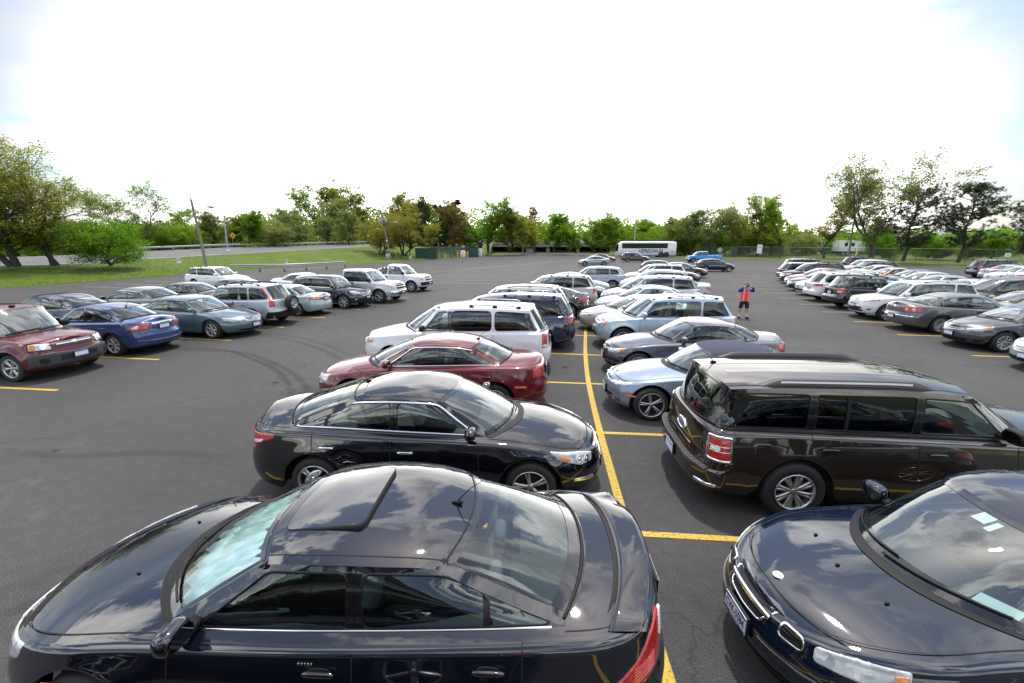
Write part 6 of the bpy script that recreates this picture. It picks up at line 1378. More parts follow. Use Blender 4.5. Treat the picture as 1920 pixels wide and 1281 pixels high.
# ------------------------------------------------------------------ trees
M['bark'] = simple('bark', (.050, .042, .035), .9, noise=.45, nscale=6, bump=.6); M['bark_grey'] = simple('grey_bark', (.085, .078, .070), .9, noise=.4, nscale=6, bump=.5)
M['leaf_green'] = leaf_mat('leaves_green', (0.078, 0.156, 0.017), (0.203, 0.312, 0.044)); M['leaf_bright'] = leaf_mat('leaves_bright', (0.085, 0.186, 0.021), (0.186, 0.336, 0.044)); M['leaf_olive'] = leaf_mat('leaves_olive', (.125, .15, .024), (.27, .285, .055))
M['leaf_pale'] = leaf_mat('leaves_pale', (0.138, 0.186, 0.053), (0.255, 0.297, 0.097), .4); M['leaf_yellow'] = leaf_mat('leaves_yellowish', (0.152, 0.158, 0.030), (0.265, 0.246, 0.057)); M['leaf_red'] = leaf_mat('leaves_reddish', (.105, .085, .03), (.19, .15, .05)); M['leaf_dark'] = leaf_mat('leaves_dark', (0.031, 0.058, 0.023), (0.072, 0.103, 0.041), .15); M['needle'] = leaf_mat('pine_needles', (.045, .062, .034), (.085, .10, .055), .2)
def grow(seed, env, nb, leaf, nleaf, lsize, lspread, trunk_h=.86, trunks=1, droop=0.0, tr=.022, lean=0.0, bark='bark', up=(0.210, 1.890), start=.2, splay=.2, side=1.0):
    """a unit-height tree filling the crown envelope env(z); returns (trunk mesh, crown mesh)"""
    rn = random.Random(seed); wood = MB(); lv = MB(); tips = []
    def branch(p, d, ln, r, lvl):
        n = 6 if lvl == 0 else 4 if lvl == 1 else 3; pts = [p.copy()]; rs = [r]; q = p.copy(); dd = d.copy()
        for i in range(n):
            dd = (dd + Vector((rn.gauss(0.000, 0.252), rn.gauss(0.000, 0.252), rn.gauss(0.000, 0.147) + (.06 if lvl else .05) - droop * (lvl > 0) * .16))).normalized(); q = q + dd * ln / n; pts.append(q.copy()); rs.append(max(r * (1 - .72 * (i + 1) / n), .0011))
        wood.tube(pts, rs, bark, 7 if lvl == 0 else (5 if lvl == 1 else 3), caps=False)
        if lvl >= 3: tips.extend(pts[1:]); return
        k = nb[lvl]
        for j in range(k):
            t = min(lerp(start if lvl == 0 else .22, 1.0, (j + rn.random() * .8) / k), 1); i = min(int(t * n), n - 1); b = pts[i].lerp(pts[i + 1], t * n - i); az = j * 2.4 + rn.uniform(-.6, .6) + lvl * 1.3
            if lvl == 0: l2 = env(b.z) * rn.uniform(.72, 1.12); nd = Vector((math.cos(az), math.sin(az), 0)) * side + dd * .25 + Vector((0, 0, lerp(up[0], up[1], t)))
            else:
                l2 = ln * (.58 if lvl == 1 else .5) * rn.uniform(.7, 1.15) * (1.1 - .4 * t); pv = dd.cross(Vector((rn.gauss(0, 1), rn.gauss(0, 1), rn.gauss(0, 1))))
                nd = dd * .75 + pv.normalized() * .95 + Vector((0, 0, .16)) if pv.length > 1e-6 else dd
            branch(b, nd.normalized(), l2, rs[i] * .6, lvl + 1)
        tips.append(pts[-1])
    for k in range(trunks):
        a = 6.28 * k / trunks + seed; base = Vector((math.cos(a) * .012, math.sin(a) * .012, 0)) if trunks > 1 else Vector((0, 0, 0)); d = Vector((math.cos(a) * splay * (trunks > 1) + lean, math.sin(a) * splay * (trunks > 1), 1)).normalized()
        branch(base, d, trunk_h * (1 if trunks == 1 else rn.uniform(.8, 1)), tr * (1 if trunks == 1 else .75), 0)
    return wood.mesh('trunk'), leaves(np.array([tuple(p) for p in tips]), nleaf, lsize, lspread, droop, seed)
def leaves(tips, n, lsize, lspread, droop, seed):
    g = np.random.default_rng(seed + 11); P = tips[g.integers(0, len(tips), n)] + g.normal(0, 1, (n, 3)) * np.array([lspread, lspread, lspread * .8]); P[:, 2] -= droop * np.abs(g.normal(0, lspread * 2.2, n))
    s_ = lsize * g.uniform(.55, 1.35, n)[:, None]; u = g.normal(0, 1, (n, 3)) * np.array([1, 1, .6]); u /= np.linalg.norm(u, axis=1)[:, None]; w = np.cross(u, g.normal(0, 1, (n, 3))); w /= np.linalg.norm(w, axis=1)[:, None]
    return quads(np.stack([P - u * s_ * .5, P + w * s_ * .36, P + u * s_ * .6, P - w * s_ * .36], 1).reshape(-1, 3), n)
def quads(V, n):
    me = bpy.data.meshes.new('crown'); me.vertices.add(4 * n); me.vertices.foreach_set('co', V.ravel()); me.loops.add(4 * n); me.loops.foreach_set('vertex_index', np.arange(4 * n, dtype=np.int32)); me.polygons.add(n); me.polygons.foreach_set('loop_start', np.arange(0, 4 * n, 4, dtype=np.int32)); me.update(calc_edges=True); me.materials.append(M['leaf_green']); return me
def oval(w, lo, hi, k=.5): return lambda z: w * max(.12, (1 - abs(2 * (z - lo) / (hi - lo) - 1) ** 2.2) ** k if lo < z < hi else .12)
PROTO = {}
def proto(k):
    if k in PROTO: return PROTO[k]
    kind, leaf, sd = k
    if kind == 'oak': r = grow(sd, oval(.47, .06, 1.02), (16, 7, 6), leaf, 20000, .019, .021, start=.16, trunk_h=.9)
    elif kind == 'round': r = grow(sd, oval(.40, .0, 1.02), (18, 7, 6), leaf, 20000, .019, .022, start=.13, trunk_h=.9)
    elif kind == 'big': r = grow(sd, oval(.44, .08, 1.05), (17, 9, 6), leaf, 26000, .0122, .018, start=.17, tr=.026, trunks=2, splay=.13, up=(.05, .8))
    elif kind == 'sparse': r = grow(sd, oval(.28, .12, 1.0), (15, 7, 5), leaf, 8000, .015, .016, start=.2, tr=.014, trunk_h=.92)
    elif kind == 'vase': r = grow(sd, oval(.34, .18, 1.05), (12, 7, 5), leaf, 15000, .0125, .016, trunks=3, tr=.013, start=.22, up=(.7, 1.5), bark='bark_grey', splay=.10)
    elif kind == 'bushy': r = grow(sd, oval(.46, -.3, .95, .6), (15, 7, 5), leaf, 18000, .026, .034, trunks=4, tr=.013, start=.0, trunk_h=.85, splay=.42, up=(.0, .9))
    elif kind == 'spread': r = grow(sd, oval(.44, .16, 1.05), (11, 8, 6), leaf, 24000, .0155, .019, trunks=3, tr=.022, start=.28, splay=.36, up=(.15, .9), trunk_h=.84)
    elif kind == 'willow': r = grow(sd, oval(.50, .02, 1.0), (16, 7, 5), leaf, 22000, .018, .022, start=.14, droop=.7, trunk_h=.9)
    elif kind == 'conifer': r = grow(sd, lambda z: .25 * max(.1, 1.1 - z), (34, 7, 3), leaf, 20000, .018, .012, trunk_h=.97, tr=.018, start=.06, up=(-.1, .35))
    elif kind == 'pine': r = pine(sd)
    PROTO[k] = r; return r
def pine(sd):
    """tall pine: bare lower trunk, long boughs turned up at the ends, shaggy needle tufts with sky between"""
    rn = random.Random(sd); wood = MB(); pts = [Vector((.010 * math.sin(i * .9) + .035 * (i / 10) ** 1.5, .01 * math.cos(i * 1.3), i / 10 * .95)) for i in range(11)]; tips = []
    wood.tube(pts, [.021 * (1 - .088 * i) for i in range(11)], 'bark', 8)
    for k in range(78):
        z = rn.uniform(.14, .99) ** .9; z = min(z, .985); i = min(int(z / .95 * 10), 9); b = pts[i].lerp(pts[i + 1], min(max(z / .095 - i, 0), 1)); az = rn.uniform(0, 6.28)
        ln = .07 + .36 * max(0.0, math.sin(math.pi * min(1, z * .9 + .08))) ** .7 * rn.uniform(.55, 1.1) * (.55 if z < .34 else 1.0) * (1.25 if math.cos(az) > .5 and z > .6 else .95); d = Vector((math.cos(az), math.sin(az), rn.uniform(-.15, .35) + .9 * max(0, z - .72)))
        P = [b]; q = b.copy(); dd = d.normalized()
        for j in range(5): dd = (dd + Vector((rn.gauss(0, .14), rn.gauss(0, .14), .10))).normalized(); q = q + dd * ln / 5; P.append(q.copy())
        wood.tube(P, [.006 * (1 - .16 * j) for j in range(6)], 'bark', 4, caps=False)
        for j in range(2, 6):
            for s_ in range(3):
                c = P[j] + Vector((rn.gauss(0, .026), rn.gauss(0, .026), rn.gauss(.014, .022))); wood.tube([P[j], c], [.002, .001], 'bark', 3, caps=False); tips.append(c)
    g = np.random.default_rng(sd); T_ = np.repeat(np.array([tuple(c) for c in tips]), 19, 0); n = len(T_); u = g.normal(0, 1, (n, 3)) + np.array([0, 0, .45]); u /= np.linalg.norm(u, axis=1)[:, None]; u *= g.uniform(.014, .032, (n, 1)); w = np.cross(u, g.normal(0, 1, (n, 3))); w = w / np.linalg.norm(w, axis=1)[:, None] * .0026; o = T_ + g.normal(0, .006, (n, 3))
    V = np.stack([o - w, o + w, o + u + w * .4, o + u - w * .4], 1).reshape(-1, 3); return wood.mesh('trunk'), quads(V, n)
def tree(name, label, cat, group, kind, leaf, sd, px, py, top, width, Y=None, rz=0.0, lean=0.0):
    """px, py: photo pixel of the foot; top: photo row of the crown's top; width: crown width in photo pixels"""
    b = Vector(A(px, py, Y) if Y else G(px, py)); wood, crown = proto((kind, 'leaf_green', sd if kind in ('pine', 'big') else 40 + sd % 2)); y = b.y
    t = Vector(A(px, top, y)); h = t.z - b.z
    zs_ = [v.co for v in crown.vertices]; zq = sorted(v.z for v in zs_); cz = zq[int(len(zq) * .994)]; xs = sorted(v.x for v in zs_); ys = sorted(v.y for v in zs_); n = len(xs); cw = ((xs[int(n * .985)] - xs[int(n * .015)]) + (ys[int(n * .985)] - ys[int(n * .015)])) / 2
    sz = h / cz; zc = y * math.cos(PITCH) + (CAM_H - b.z) * math.sin(PITCH); sw = width / FPX * zc / cw
    sw = min(sw, sz * (1.9 if kind == 'bushy' else 1.15 if kind == 'pine' else 1.45)); r = empty(name, (b.x, b.y, b.z - .05), rz); r.scale = (sw, sw, sz); r.rotation_euler = (0, lean, rz); tag(r, label, cat, group); link('trunk', wood, r); c = link('crown', crown, r); c.material_slots[0].link = 'OBJECT'; c.material_slots[0].material = M[leaf]; return r
TL, TB, TM, TR, TP = 'trees along the road on the bank', 'trees behind the road', 'trees round the far end of the lot', 'trees behind the chain link fence', 'pine trees by the fence'
tree('tree', 'large olive leaved tree with forked trunk at the top of the bank', 'tree', TL, 'big', 'leaf_olive', 3, 28, 499, 243, 250, 43, 0.6)
tree('tree', 'leaning broad tree with dark trunk beside the big forked tree', 'tree', TL, 'big', 'leaf_olive', 8, 104, 497, 300, 215, 45, 2.2, .12)
tree('bush', 'round bright green bush at the top of the grass bank', 'bush', TL, 'bushy', 'leaf_bright', 4, 207, 497, 412, 108, 46, 1.0)
tree('tree', 'thinly leaved tree beyond the road above the green bush', 'tree', TB, 'vase', 'leaf_green', 5, 258, 469, 342, 150, 84, .4)
lab = {'sparse': 'thin sparsely leaved tree', 'round': 'full rounded tree', 'oak': 'broad dense tree', 'willow': 'pale feathery tree', 'conifer': 'dark conifer', 'spread': 'low spreading tree', 'vase': 'open upright tree', 'bushy': 'low bushy tree'}
def T(kind, leaf, sd, px, py, top, width, Y, rz, tail, group, name='tree', cat='tree'): tree(name, lab[kind] + ' ' + tail, cat, group, kind, leaf, sd, px, py, top, width, Y, rz)
T('oak', 'leaf_green', 2, 18, 476, 420, 110, 75, .3, 'seen low between the trunks of the big forked tree', TB)
T('bushy', 'leaf_green', 4, 140, 476, 425, 90, 80, 1.3, 'seen under the crown of the leaning tree', TB)
T('sparse', 'leaf_green', 6, 352, 466, 385, 95, 100, .2, 'just behind the top of the leaning utility pole', TB)
T('bushy', 'leaf_pale', 4, 300, 470, 415, 90, 95, 2.0, 'between thin tree and leaning utility pole', TB); T('bushy', 'leaf_green', 9, 345, 468, 425, 80, 92, .9, 'low behind the leaning utility pole', TB)
T('round', 'leaf_pale', 7, 400, 466, 398, 80, 100, .5, 'behind the slim steel light pole', TB); T('round', 'leaf_olive', 7, 440, 464, 400, 70, 98, 2.5, 'behind the yellow diamond sign', TB)
T('round', 'leaf_green', 5, 470, 464, 395, 85, 98, 1.4, 'showing its trunk past the yellow diamond sign', TB); T('bushy', 'leaf_pale', 9, 515, 462, 415, 75, 105, 2.8, 'low on the far side of the road bend', TB)
T('oak', 'leaf_pale', 11, 535, 461, 388, 84, 118, 2.1, 'pale over the roadside guardrail', TB); T('round', 'leaf_pale', 12, 575, 461, 392, 85, 112, 1.1, 'dense to the ground above the guardrail', TB)
T('round', 'leaf_pale', 7, 615, 460, 372, 95, 125, 2.0, 'tall and pale, in front of the oaks', TB); T('willow', 'leaf_pale', 13, 655, 460, 398, 80, 118, .3, 'at the foot of the oaks', TB)
T('sparse', 'leaf_green', 14, 622, 458, 348, 80, 140, .8, 'with the highest thin top in the wood', TB); T('oak', 'leaf_olive', 2, 690, 458, 345, 135, 142, 1.7, 'crowning the wood, widest of all', TB)
T('oak', 'leaf_olive', 15, 755, 457, 362, 110, 148, .6, 'sloping down from the widest crown', TB); T('round', 'leaf_yellow', 12, 790, 457, 372, 80, 150, 3.0, 'yellowish, behind the dark conifers', TB)
tree('tree', 'yellowish spreading tree on the bank just behind the transformer pole', 'tree', TM, 'spread', 'leaf_yellow', 16, 716, 482, 401, 96, 86, .7)
tree('tree', 'yellowish spreading tree on the bank behind the dark post', 'tree', TM, 'spread', 'leaf_yellow', 17, 757, 480, 394, 96, 90, 1.9)
for i, (x, tp, w, tl_) in enumerate(((803, 374, 48, 'next to the yellowish spreading tree'), (828, 377, 56, 'tallest in the clump behind the green containers'), (852, 388, 44, 'beside the reddish brown tree'))):
    T('conifer', 'leaf_dark', 18 + i % 2, x, 468, tp, w, 112 + 3 * i, i * 1.1, tl_, TM)
T('round', 'leaf_red', 20, 880, 473, 374, 56, 108, .9, 'reddish brown, behind the yellow bollards', TM); T('oak', 'leaf_bright', 21, 916, 474, 369, 92, 112, 1.6, 'bright green, tallest near the yellow bollards', TM)
T('round', 'leaf_bright', 12, 898, 474, 420, 50, 107, .2, 'small and bright green under the reddish tree', TM); T('round', 'leaf_olive', 22, 955, 474, 392, 66, 118, 2.7, 'with open crown near the street lamp', TM)
T('sparse', 'leaf_red', 23, 985, 472, 388, 60, 150, .2, 'bare looking, above the street lamp', TM); T('round', 'leaf_olive', 24, 1005, 473, 402, 56, 128, 1.0, 'dull olive beside the street lamp', TM)
T('round', 'leaf_bright', 25, 1040, 474, 401, 66, 122, .4, 'fresh green in front of the overpass', TM); T('sparse', 'leaf_pale', 26, 1078, 470, 400, 50, 150, 1.8, 'pale behind the two green maples', TM)
T('round', 'leaf_green', 27, 1114, 475, 408, 58, 115, 2.2, 'deep green and ball shaped near the coach', TM); T('round', 'leaf_green', 12, 1080, 475, 424, 36, 116, 1.5, 'small beside the ball shaped tree', TM); T('round', 'leaf_green', 28, 1164, 474, 396, 50, 116, .1, 'upright behind the coach nose', TM)
T('round', 'leaf_green', 25, 1206, 476, 410, 42, 118, 2.9, 'showing above the middle of the coach roof', TM); T('round', 'leaf_pale', 24, 1140, 472, 425, 40, 140, .3, 'low between ball shaped and upright trees', TM)
T('willow', 'leaf_pale', 29, 1258, 478, 395, 100, 112, 1.2, 'wide, behind the tail of the coach', TR); T('sparse', 'leaf_red', 30, 1306, 478, 405, 44, 112, .5, 'rusty tinted beside the wide feathery tree', TR)
T('vase', 'leaf_pale', 31, 1332, 478, 385, 68, 108, 2.0, 'airy, above the blue pickup', TR); T('vase', 'leaf_olive', 32, 1378, 480, 372, 74, 104, .9, 'with slanting stems between the two road signs', TR); T('oak', 'leaf_olive', 33, 1420, 481, 366, 84, 106, 2.6, 'flat topped behind the white road sign', TR)
T('sparse', 'leaf_green', 34, 1462, 482, 362, 64, 98, 1.4, 'tall and thin at the end of the hedge', TR); T('sparse', 'leaf_yellow', 35, 1545, 484, 345, 90, 92, .3, 'slender, in front of the white trailer', TR)
tree('tree', 'tall thin leaved tree with several stems beside the leaning pole', 'tree', TR, 'vase', 'leaf_pale', 36, 1632, 489, 292, 150, 74, 2.3)
tree('pine_tree', 'dark pine with leaning trunk nearer the tall thin tree', 'pine tree', TP, 'pine', 'needle', 1, 1694, 489, 345, 108, 70, .15)
tree('pine_tree', 'dark widest pine in the middle of the pines', 'pine tree', TP, 'pine', 'needle', 2, 1798, 492, 340, 140, 66, .5)
tree('pine_tree', 'dark pine cut by the photo edge', 'pine tree', TP, 'pine', 'needle', 3, 1935, 497, 372, 130, 60, 2.6)
for i, (x, tp, w, lf, k) in enumerate(((1225, 432, 60, 'leaf_green', 'bushy'), (1285, 428, 60, 'leaf_olive', 'bushy'), (1340, 432, 64, 'leaf_green', 'bushy'), (1395, 428, 62, 'leaf_bright', 'bushy'), (1445, 430, 60, 'leaf_olive', 'bushy'), (1498, 440, 55, 'leaf_pale', 'bushy'), (1570, 446, 40, 'leaf_bright', 'bushy'), (1655, 430, 56, 'leaf_bright', 'bushy'), (1740, 436, 66, 'leaf_bright', 'bushy'), (1765, 460, 36, 'leaf_yellow', 'bushy'), (1858, 428, 70, 'leaf_bright', 'bushy'), (1815, 440, 50, 'leaf_green', 'bushy'))):
    where = ('behind the coach tail', 'behind the blue pickup cab', 'under the airy tree', 'by the slanting stems', 'under the flat topped tree', 'near the green shed', 'by the white trailer', 'under the tall thin tree', 'between the pines', 'yellowish, at the fence between pines', 'past the widest pine', 'under the widest pine')[i]
    tree('bush', 'leafy bush ' + where, 'bush', 'bushes along the chain link fence', k, lf, (4, 9)[i % 2], x, 478 + (i > 6) * 6, tp, w, 114 if i < 7 else 86, i * .9)
# the far wood closing the view
rn = random.Random(77); far = MB(); fw = MB()
for i in range(560):
    x = rn.uniform(-330, 400); y = 195 + rn.uniform(-20, 50) - .0004 * x * x; h = rn.uniform(8, 13) * (1.0 if x < 90 else .72); k = rn.choice(('leaf_green', 'leaf_pale', 'leaf_olive', 'leaf_olive', 'leaf_pale'))
    for j in range(100):
        a, e = rn.uniform(0, 6.28), rn.uniform(-.9, 1.5); r = rn.uniform(.6, 1.0); c = Vector((x + math.cos(a) * math.cos(e) * h * .5 * r, y + math.sin(a) * math.cos(e) * h * .5 * r, h * .45 + math.sin(e) * h * .52 * r)); s_ = rn.uniform(.5, 1.0)
        u = Vector((rn.gauss(0, 1), rn.gauss(0, 1), rn.gauss(0, .8))).normalized() * s_; w = u.cross(Vector((rn.gauss(0, 1), rn.gauss(0, 1), rn.gauss(0, 1)))).normalized() * s_ * .7; far.add([c - u, c + w, c + u, c - w], [(0, 1, 2, 3)], k)
g = np.random.default_rng(9); VV = {}
for x0, x1, st, prof, Y0 in ((230, 880, 11, [(230, 430), (330, 420), (480, 406), (560, 393), (700, 382), (800, 388), (880, 396)], 150), (880, 1215, 12, [(880, 396), (960, 404), (1215, 412)], 172), (1215, 1500, 13, [(1215, 412), (1400, 408), (1500, 424)], 128), (1500, 2000, 15, [(1500, 436), (1700, 440), (2000, 436)], 128), (-200, 230, 14, [(-200, 440), (230, 436)], 110)):
    f_ = pchip(prof)
    for px in range(x0, x1, st):
        Y = Y0 + g.uniform(-8, 8); top = f_(px) + g.uniform(-9, 12); c = Vector(A(px, top, Y)); h = c.z + .3; n = 900; w = h * g.uniform(.30, .44); th = g.uniform(0, 6.283, n); cz = g.uniform(-1, 1, n); rr = g.uniform(.55, 1.0, n) ** .6 * (1 + .22 * np.sin(3 * th + g.uniform(0, 6)) * np.cos(4 * cz + g.uniform(0, 6)))
        P = np.stack([c.x + w * rr * np.sqrt(1 - cz ** 2) * np.cos(th), Y + w * rr * np.sqrt(1 - cz ** 2) * np.sin(th), h * .5 + h * .5 * rr * cz], 1); s_ = g.uniform(.16, .42, (n, 1)); u = g.normal(0, 1, (n, 3)); u /= np.linalg.norm(u, axis=1)[:, None]; v = np.cross(u, g.normal(0, 1, (n, 3))); v /= np.linalg.norm(v, axis=1)[:, None]
        VV.setdefault(str(g.choice(['leaf_pale', 'leaf_green', 'leaf_olive', 'leaf_pale', 'leaf_bright'])), []).append(np.stack([P - u * s_, P + v * s_ * .7, P + u * s_, P - v * s_ * .7], 1).reshape(-1, 3))
for k_, L_ in VV.items(): far.add(np.concatenate(L_).tolist(), [(4 * i, 4 * i + 1, 4 * i + 2, 4 * i + 3) for i in range(sum(len(q) for q in L_) // 4)], k_)
tag(link('woods', far.mesh('woods', False)), 'far wood reading as one green band along the horizon', 'woods', kind='stuff')
# ------------------------------------------------------------------ poles, rails, fence, coach, sheds
M['steel'] = simple('galvanised_steel', (.33, .35, .37), .45, metal=.6, noise=.12, nscale=4); M['wood_pole'] = simple('weathered_pole', (.20, .18, .16), .85, noise=.3, nscale=7); M['concrete'] = simple('concrete', (.30, .29, .27), .85, noise=.2, nscale=3, bump=.2)
M['dark_green'] = simple('green_painted_steel', (.010, .045, .034), .5, noise=.25, nscale=2); M['bollard_yellow'] = simple('yellow_bollard_paint', (.55, .36, .02), .5, noise=.15); M['white_paint'] = simple('white_paint', (.70, .71, .72), .4, noise=.06, nscale=2)
M['sign_white'] = simple('sign_white', (.72, .73, .74), .4); M['sign_yellow'] = simple('sign_yellow', (.70, .38, .01), .45); M['sign_green'] = simple('sign_green', (.0, .16, .09), .45); M['sign_red'] = simple('sign_red', (.5, .02, .02), .45)
M['lamp_glass'] = simple('street_lamp_glass', (.5, .52, .54), .2); M['fence_steel'] = simple('fence_steel', (.16, .17, .175), .55, metal=.4); M['wire'] = simple('wire', (.03, .03, .03), .6); M['under_deck_shade'] = simple('shaded_concrete', (.05, .05, .048), .9)
def V3(p): return Vector(p)
def pole(name, label, cat, group, base, top, r0, r1, key, arms=(), extras=()):
    """base, top: world points; arms: list of (height fraction, dx, dz, lamp?)"""
    r = empty(name, base); tag(r, label, cat, group); b = Vector((0, 0, 0)); t = Vector(top) - Vector(base); mb = MB(); n = 6; mb.tube([b + t * (i / n) for i in range(n + 1)], [lerp(r0, r1, i / n) for i in range(n + 1)], key, 10); link('shaft', mb.mesh('shaft'), r)
    for fr, dx, dz, lamp in arms:
        p = b + t * fr; q = p + Vector((dx, 0, dz)); mb = MB(); mb.tube([p, p.lerp(q, .5) + Vector((0, 0, abs(dz) * .22 + .08)), q], .04, 'steel', 6); a = link('lamp_arm', mb.mesh('lamp_arm'), r)
        if lamp: mb = MB(); s_ = 1 if dx > 0 else -1; mb.rbox(q + Vector((s_ * .35, 0, 0)), (.85, .34, .2), .7, 'steel'); mb.rbox(q + Vector((s_ * .4, 0, -.09)), (.5, .26, .12), .8, 'lamp_glass'); link('lamp_head', mb.mesh('lamp_head'), a)
    for nm, build in extras: mb = MB(); build(mb, b, t); link(nm, mb.mesh(nm), r)
    return r
PG = 'poles and lamps around the lot'
def wires(mb, b, t, to, fr=.985, key='wire', r=.012):
    p = b + t * fr; q = Vector(to); mb.tube([p.lerp(q, i / 8) + Vector((0, 0, -.5 * 4 * (i / 8) * (1 - i / 8))) for i in range(9)], r, key, 3)
B = Vector(A(389, 506, 50)); T_ = Vector(A(358, 374, 50))
pole('utility_pole', 'leaning grey wooden pole with a lamp arm above the white wagon', 'utility pole', PG, B, T_, .17, .11, 'wood_pole', [(.80, 1.6, .75, True)],
     [('insulator', lambda m, b, t: m.tube([t, t + Vector((-.05, 0, .55))], .045, 'wood_pole', 6)), ('wire', lambda m, b, t: (wires(m, b, t, (-32, 4, 1.2)), wires(m, b, t, (-32, 5, -.6), .88), wires(m, b, t, (18, 34, .5), .98)))])
B = Vector(A(428, 476, 70)); T_ = Vector(A(419.5, 404, 70))
pole('light_pole', 'slim pale steel light pole with two short arms at the road edge', 'light pole', PG, B, T_, .14, .08, 'steel', [(.995, 1.9, .35, False), (.995, -1.9, .35, False)], [('pole_base', lambda m, b, t: m.lathe([(.3, 0), (.3, .6), (.16, .7)], 'steel', 12))])
B = Vector(A(734, 492, 82)); T_ = Vector(A(715, 398, 82))
pole('utility_pole', 'utility pole with grey transformer and crossarm in front of yellowish trees', 'utility pole', PG, B, T_, .17, .12, 'wood_pole', [(.80, 1.9, .1, True)],
     [('crossarm', lambda m, b, t: m.box(t * .985, (2.6, .12, .14), 'wood_pole')), ('transformer', lambda m, b, t: m.lathe([(0, .55), (.32, .5), (.34, .45), (.34, -.45), (.3, -.5), (0, -.5)], 'steel', 16, 'z', t * .82 + Vector((-.1, -.45, 0)))), ('transformer', lambda m, b, t: m.lathe([(0, .5), (.28, .45), (.28, -.45), (0, -.5)], 'steel', 16, 'z', t * .82 + Vector((.55, -.3, 0)))), ('meter_box', lambda m, b, t: m.box(t * .42 + Vector((0, -.25, 0)), (.35, .25, .6), 'steel')), ('wire', lambda m, b, t: (wires(m, b, t, (-60, -6, .5)), wires(m, b, t, (40, 20, .8))))])
r = empty('utility_cabinet', A(731, 490, 81)); tag(r, 'grey utility cabinet at the foot of the transformer pole', 'cabinet'); mb = MB(); mb.rbox((-.3, 0, .7), (.75, .6, 1.4), .25, 'steel'); link('cabinet_box', mb.mesh('cabinet_box'), r); mb = MB(); mb.box((-.3, -.31, .72), (.6, .03, 1.1), 'concrete'); link('door', mb.mesh('door'), r)
B = Vector(A(769.5, 487, 84)); pole('post', 'dark square post on a concrete foot beside the green containers', 'post', PG, B, Vector(A(766, 431, 84)), .1, .09, 'black', (), [('foot', lambda m, b, t: m.lathe([(.32, 0), (.32, .75), (0, .78)], 'concrete', 14))])
B = Vector(G(917, 478)); pole('post', 'dark pole on a concrete foot near the white meter box', 'post', PG, B, B + Vector((0, 0, 6.6)), .13, .11, 'black', (), [('foot', lambda m, b, t: m.lathe([(.4, 0), (.4, .9), (0, .92)], 'concrete', 14))])
B = Vector(G(980.5, 475)); pole('street_lamp', 'pale street lamp with one arm at the far edge of the lot', 'street lamp', PG, B, B + Vector((0, 0, 9.6)), .16, .09, 'steel', [(.985, 2.2, .35, True)])
B = Vector(G(1187, 481)); pole('street_lamp', 'tall pale street lamp with two arms in front of the coach', 'street lamp', PG, B, B + Vector((.3, 0, 10.2)), .17, .1, 'steel', [(.95, 3.0, .7, True), (.95, -2.4, .9, False)])
B = Vector(G(1590, 486)); T_ = Vector(A(1607, 380, B.y)); pole('utility_pole', 'leaning grey pole by the fence with a lamp reaching over the lot', 'utility pole', PG, B, T_, .19, .12, 'wood_pole', [(.985, -2.0, .05, True)])
B = Vector(A(1560, 470, 120)); pole('street_lamp', 'thin street lamp far behind the fence near the trailer', 'street lamp', PG, B, Vector(A(1575, 398, 120)), .12, .08, 'steel', [(.99, 1.3, .3, True)])
B = Vector(A(1161, 462, 150)); pole('street_lamp', 'small street lamp beyond the roadside guardrail at the wood', 'street lamp', PG, A(633, 458, 135), A(629, 408, 135), .12, .08, 'steel', [(.99, 1.6, .5, True)])
def sign(name, label, base, top, w, h, key, cat='sign', rz=0, mark=None, back=False, diamond=False, r=.03):
    o = empty(name, base, rz); tag(o, label, cat); t = Vector(top) - Vector(base); mb = MB(); mb.tube([(0, 0, 0), tuple(t)], r, 'steel', 6); link('post', mb.mesh('post'), o); mb = MB(); c = t + Vector((0, -.05, -h / 2 + .02)); mb.box(c, (w, .02, h), key, Matrix.Rotation(rad(45), 3, 'Y') if diamond else None); p = link('sign_panel', mb.mesh('sign_panel', False), o)
    if mark: mb = MB(); mark(mb, c + Vector((0, -.0125, 0))); link('lettering', mb.mesh('lettering', False), p)
    return o
def nopark(mb, c):
    P = [[c + Vector((math.cos(a) * r_, 0, math.sin(a) * r_ + .06)) for a in np.linspace(0, 6.283, 17)] for r_ in (.10, .14)]; mb.grid(P, 'sign_red'); mb.box(c + Vector((0, -.001, .06)), (.2, .002, .03), 'sign_red', Matrix.Rotation(rad(45), 3, 'Y')); mb.box(c + Vector((0, 0, .06)), (.05, .002, .14), 'black')
sign('road_sign', 'small white no parking sign on the bank behind the white wagon', A(339, 518, 42), A(335, 484, 42), .34, .5, 'sign_white', mark=nopark); sign('road_sign', 'small white no parking sign behind the guardrail beside the lot', A(540, 509, 56), A(537, 487, 56), .32, .5, 'sign_white', mark=nopark)
def arrow(mb, c): mb.box(c + Vector((-.05, 0, 0)), (.12, .004, .5), 'black'); mb.box(c + Vector((.08, 0, .1)), (.4, .004, .1), 'black', Matrix.Rotation(rad(-35), 3, 'Y'))
sign('warning_sign', 'yellow diamond sign with black arrow beyond the road', A(437, 467, 96), A(436, 438, 96), .95, .95, 'sign_yellow', mark=arrow, diamond=True, r=.05)
sign('road_sign', 'grey diamond sign seen from its back on the verge', G(1352, 486), A(1350, 465, G(1352, 486)[1]), .85, .85, 'steel', diamond=True); sign('road_sign', 'white rectangular sign on two posts by the hedge', G(1425, 487), A(1425, 459, G(1425, 487)[1]), 1.0, 1.7, 'sign_white', mark=lambda mb, c: mb.box(c + Vector((0, 0, .3)), (.6, .004, .08), 'sign_green'))
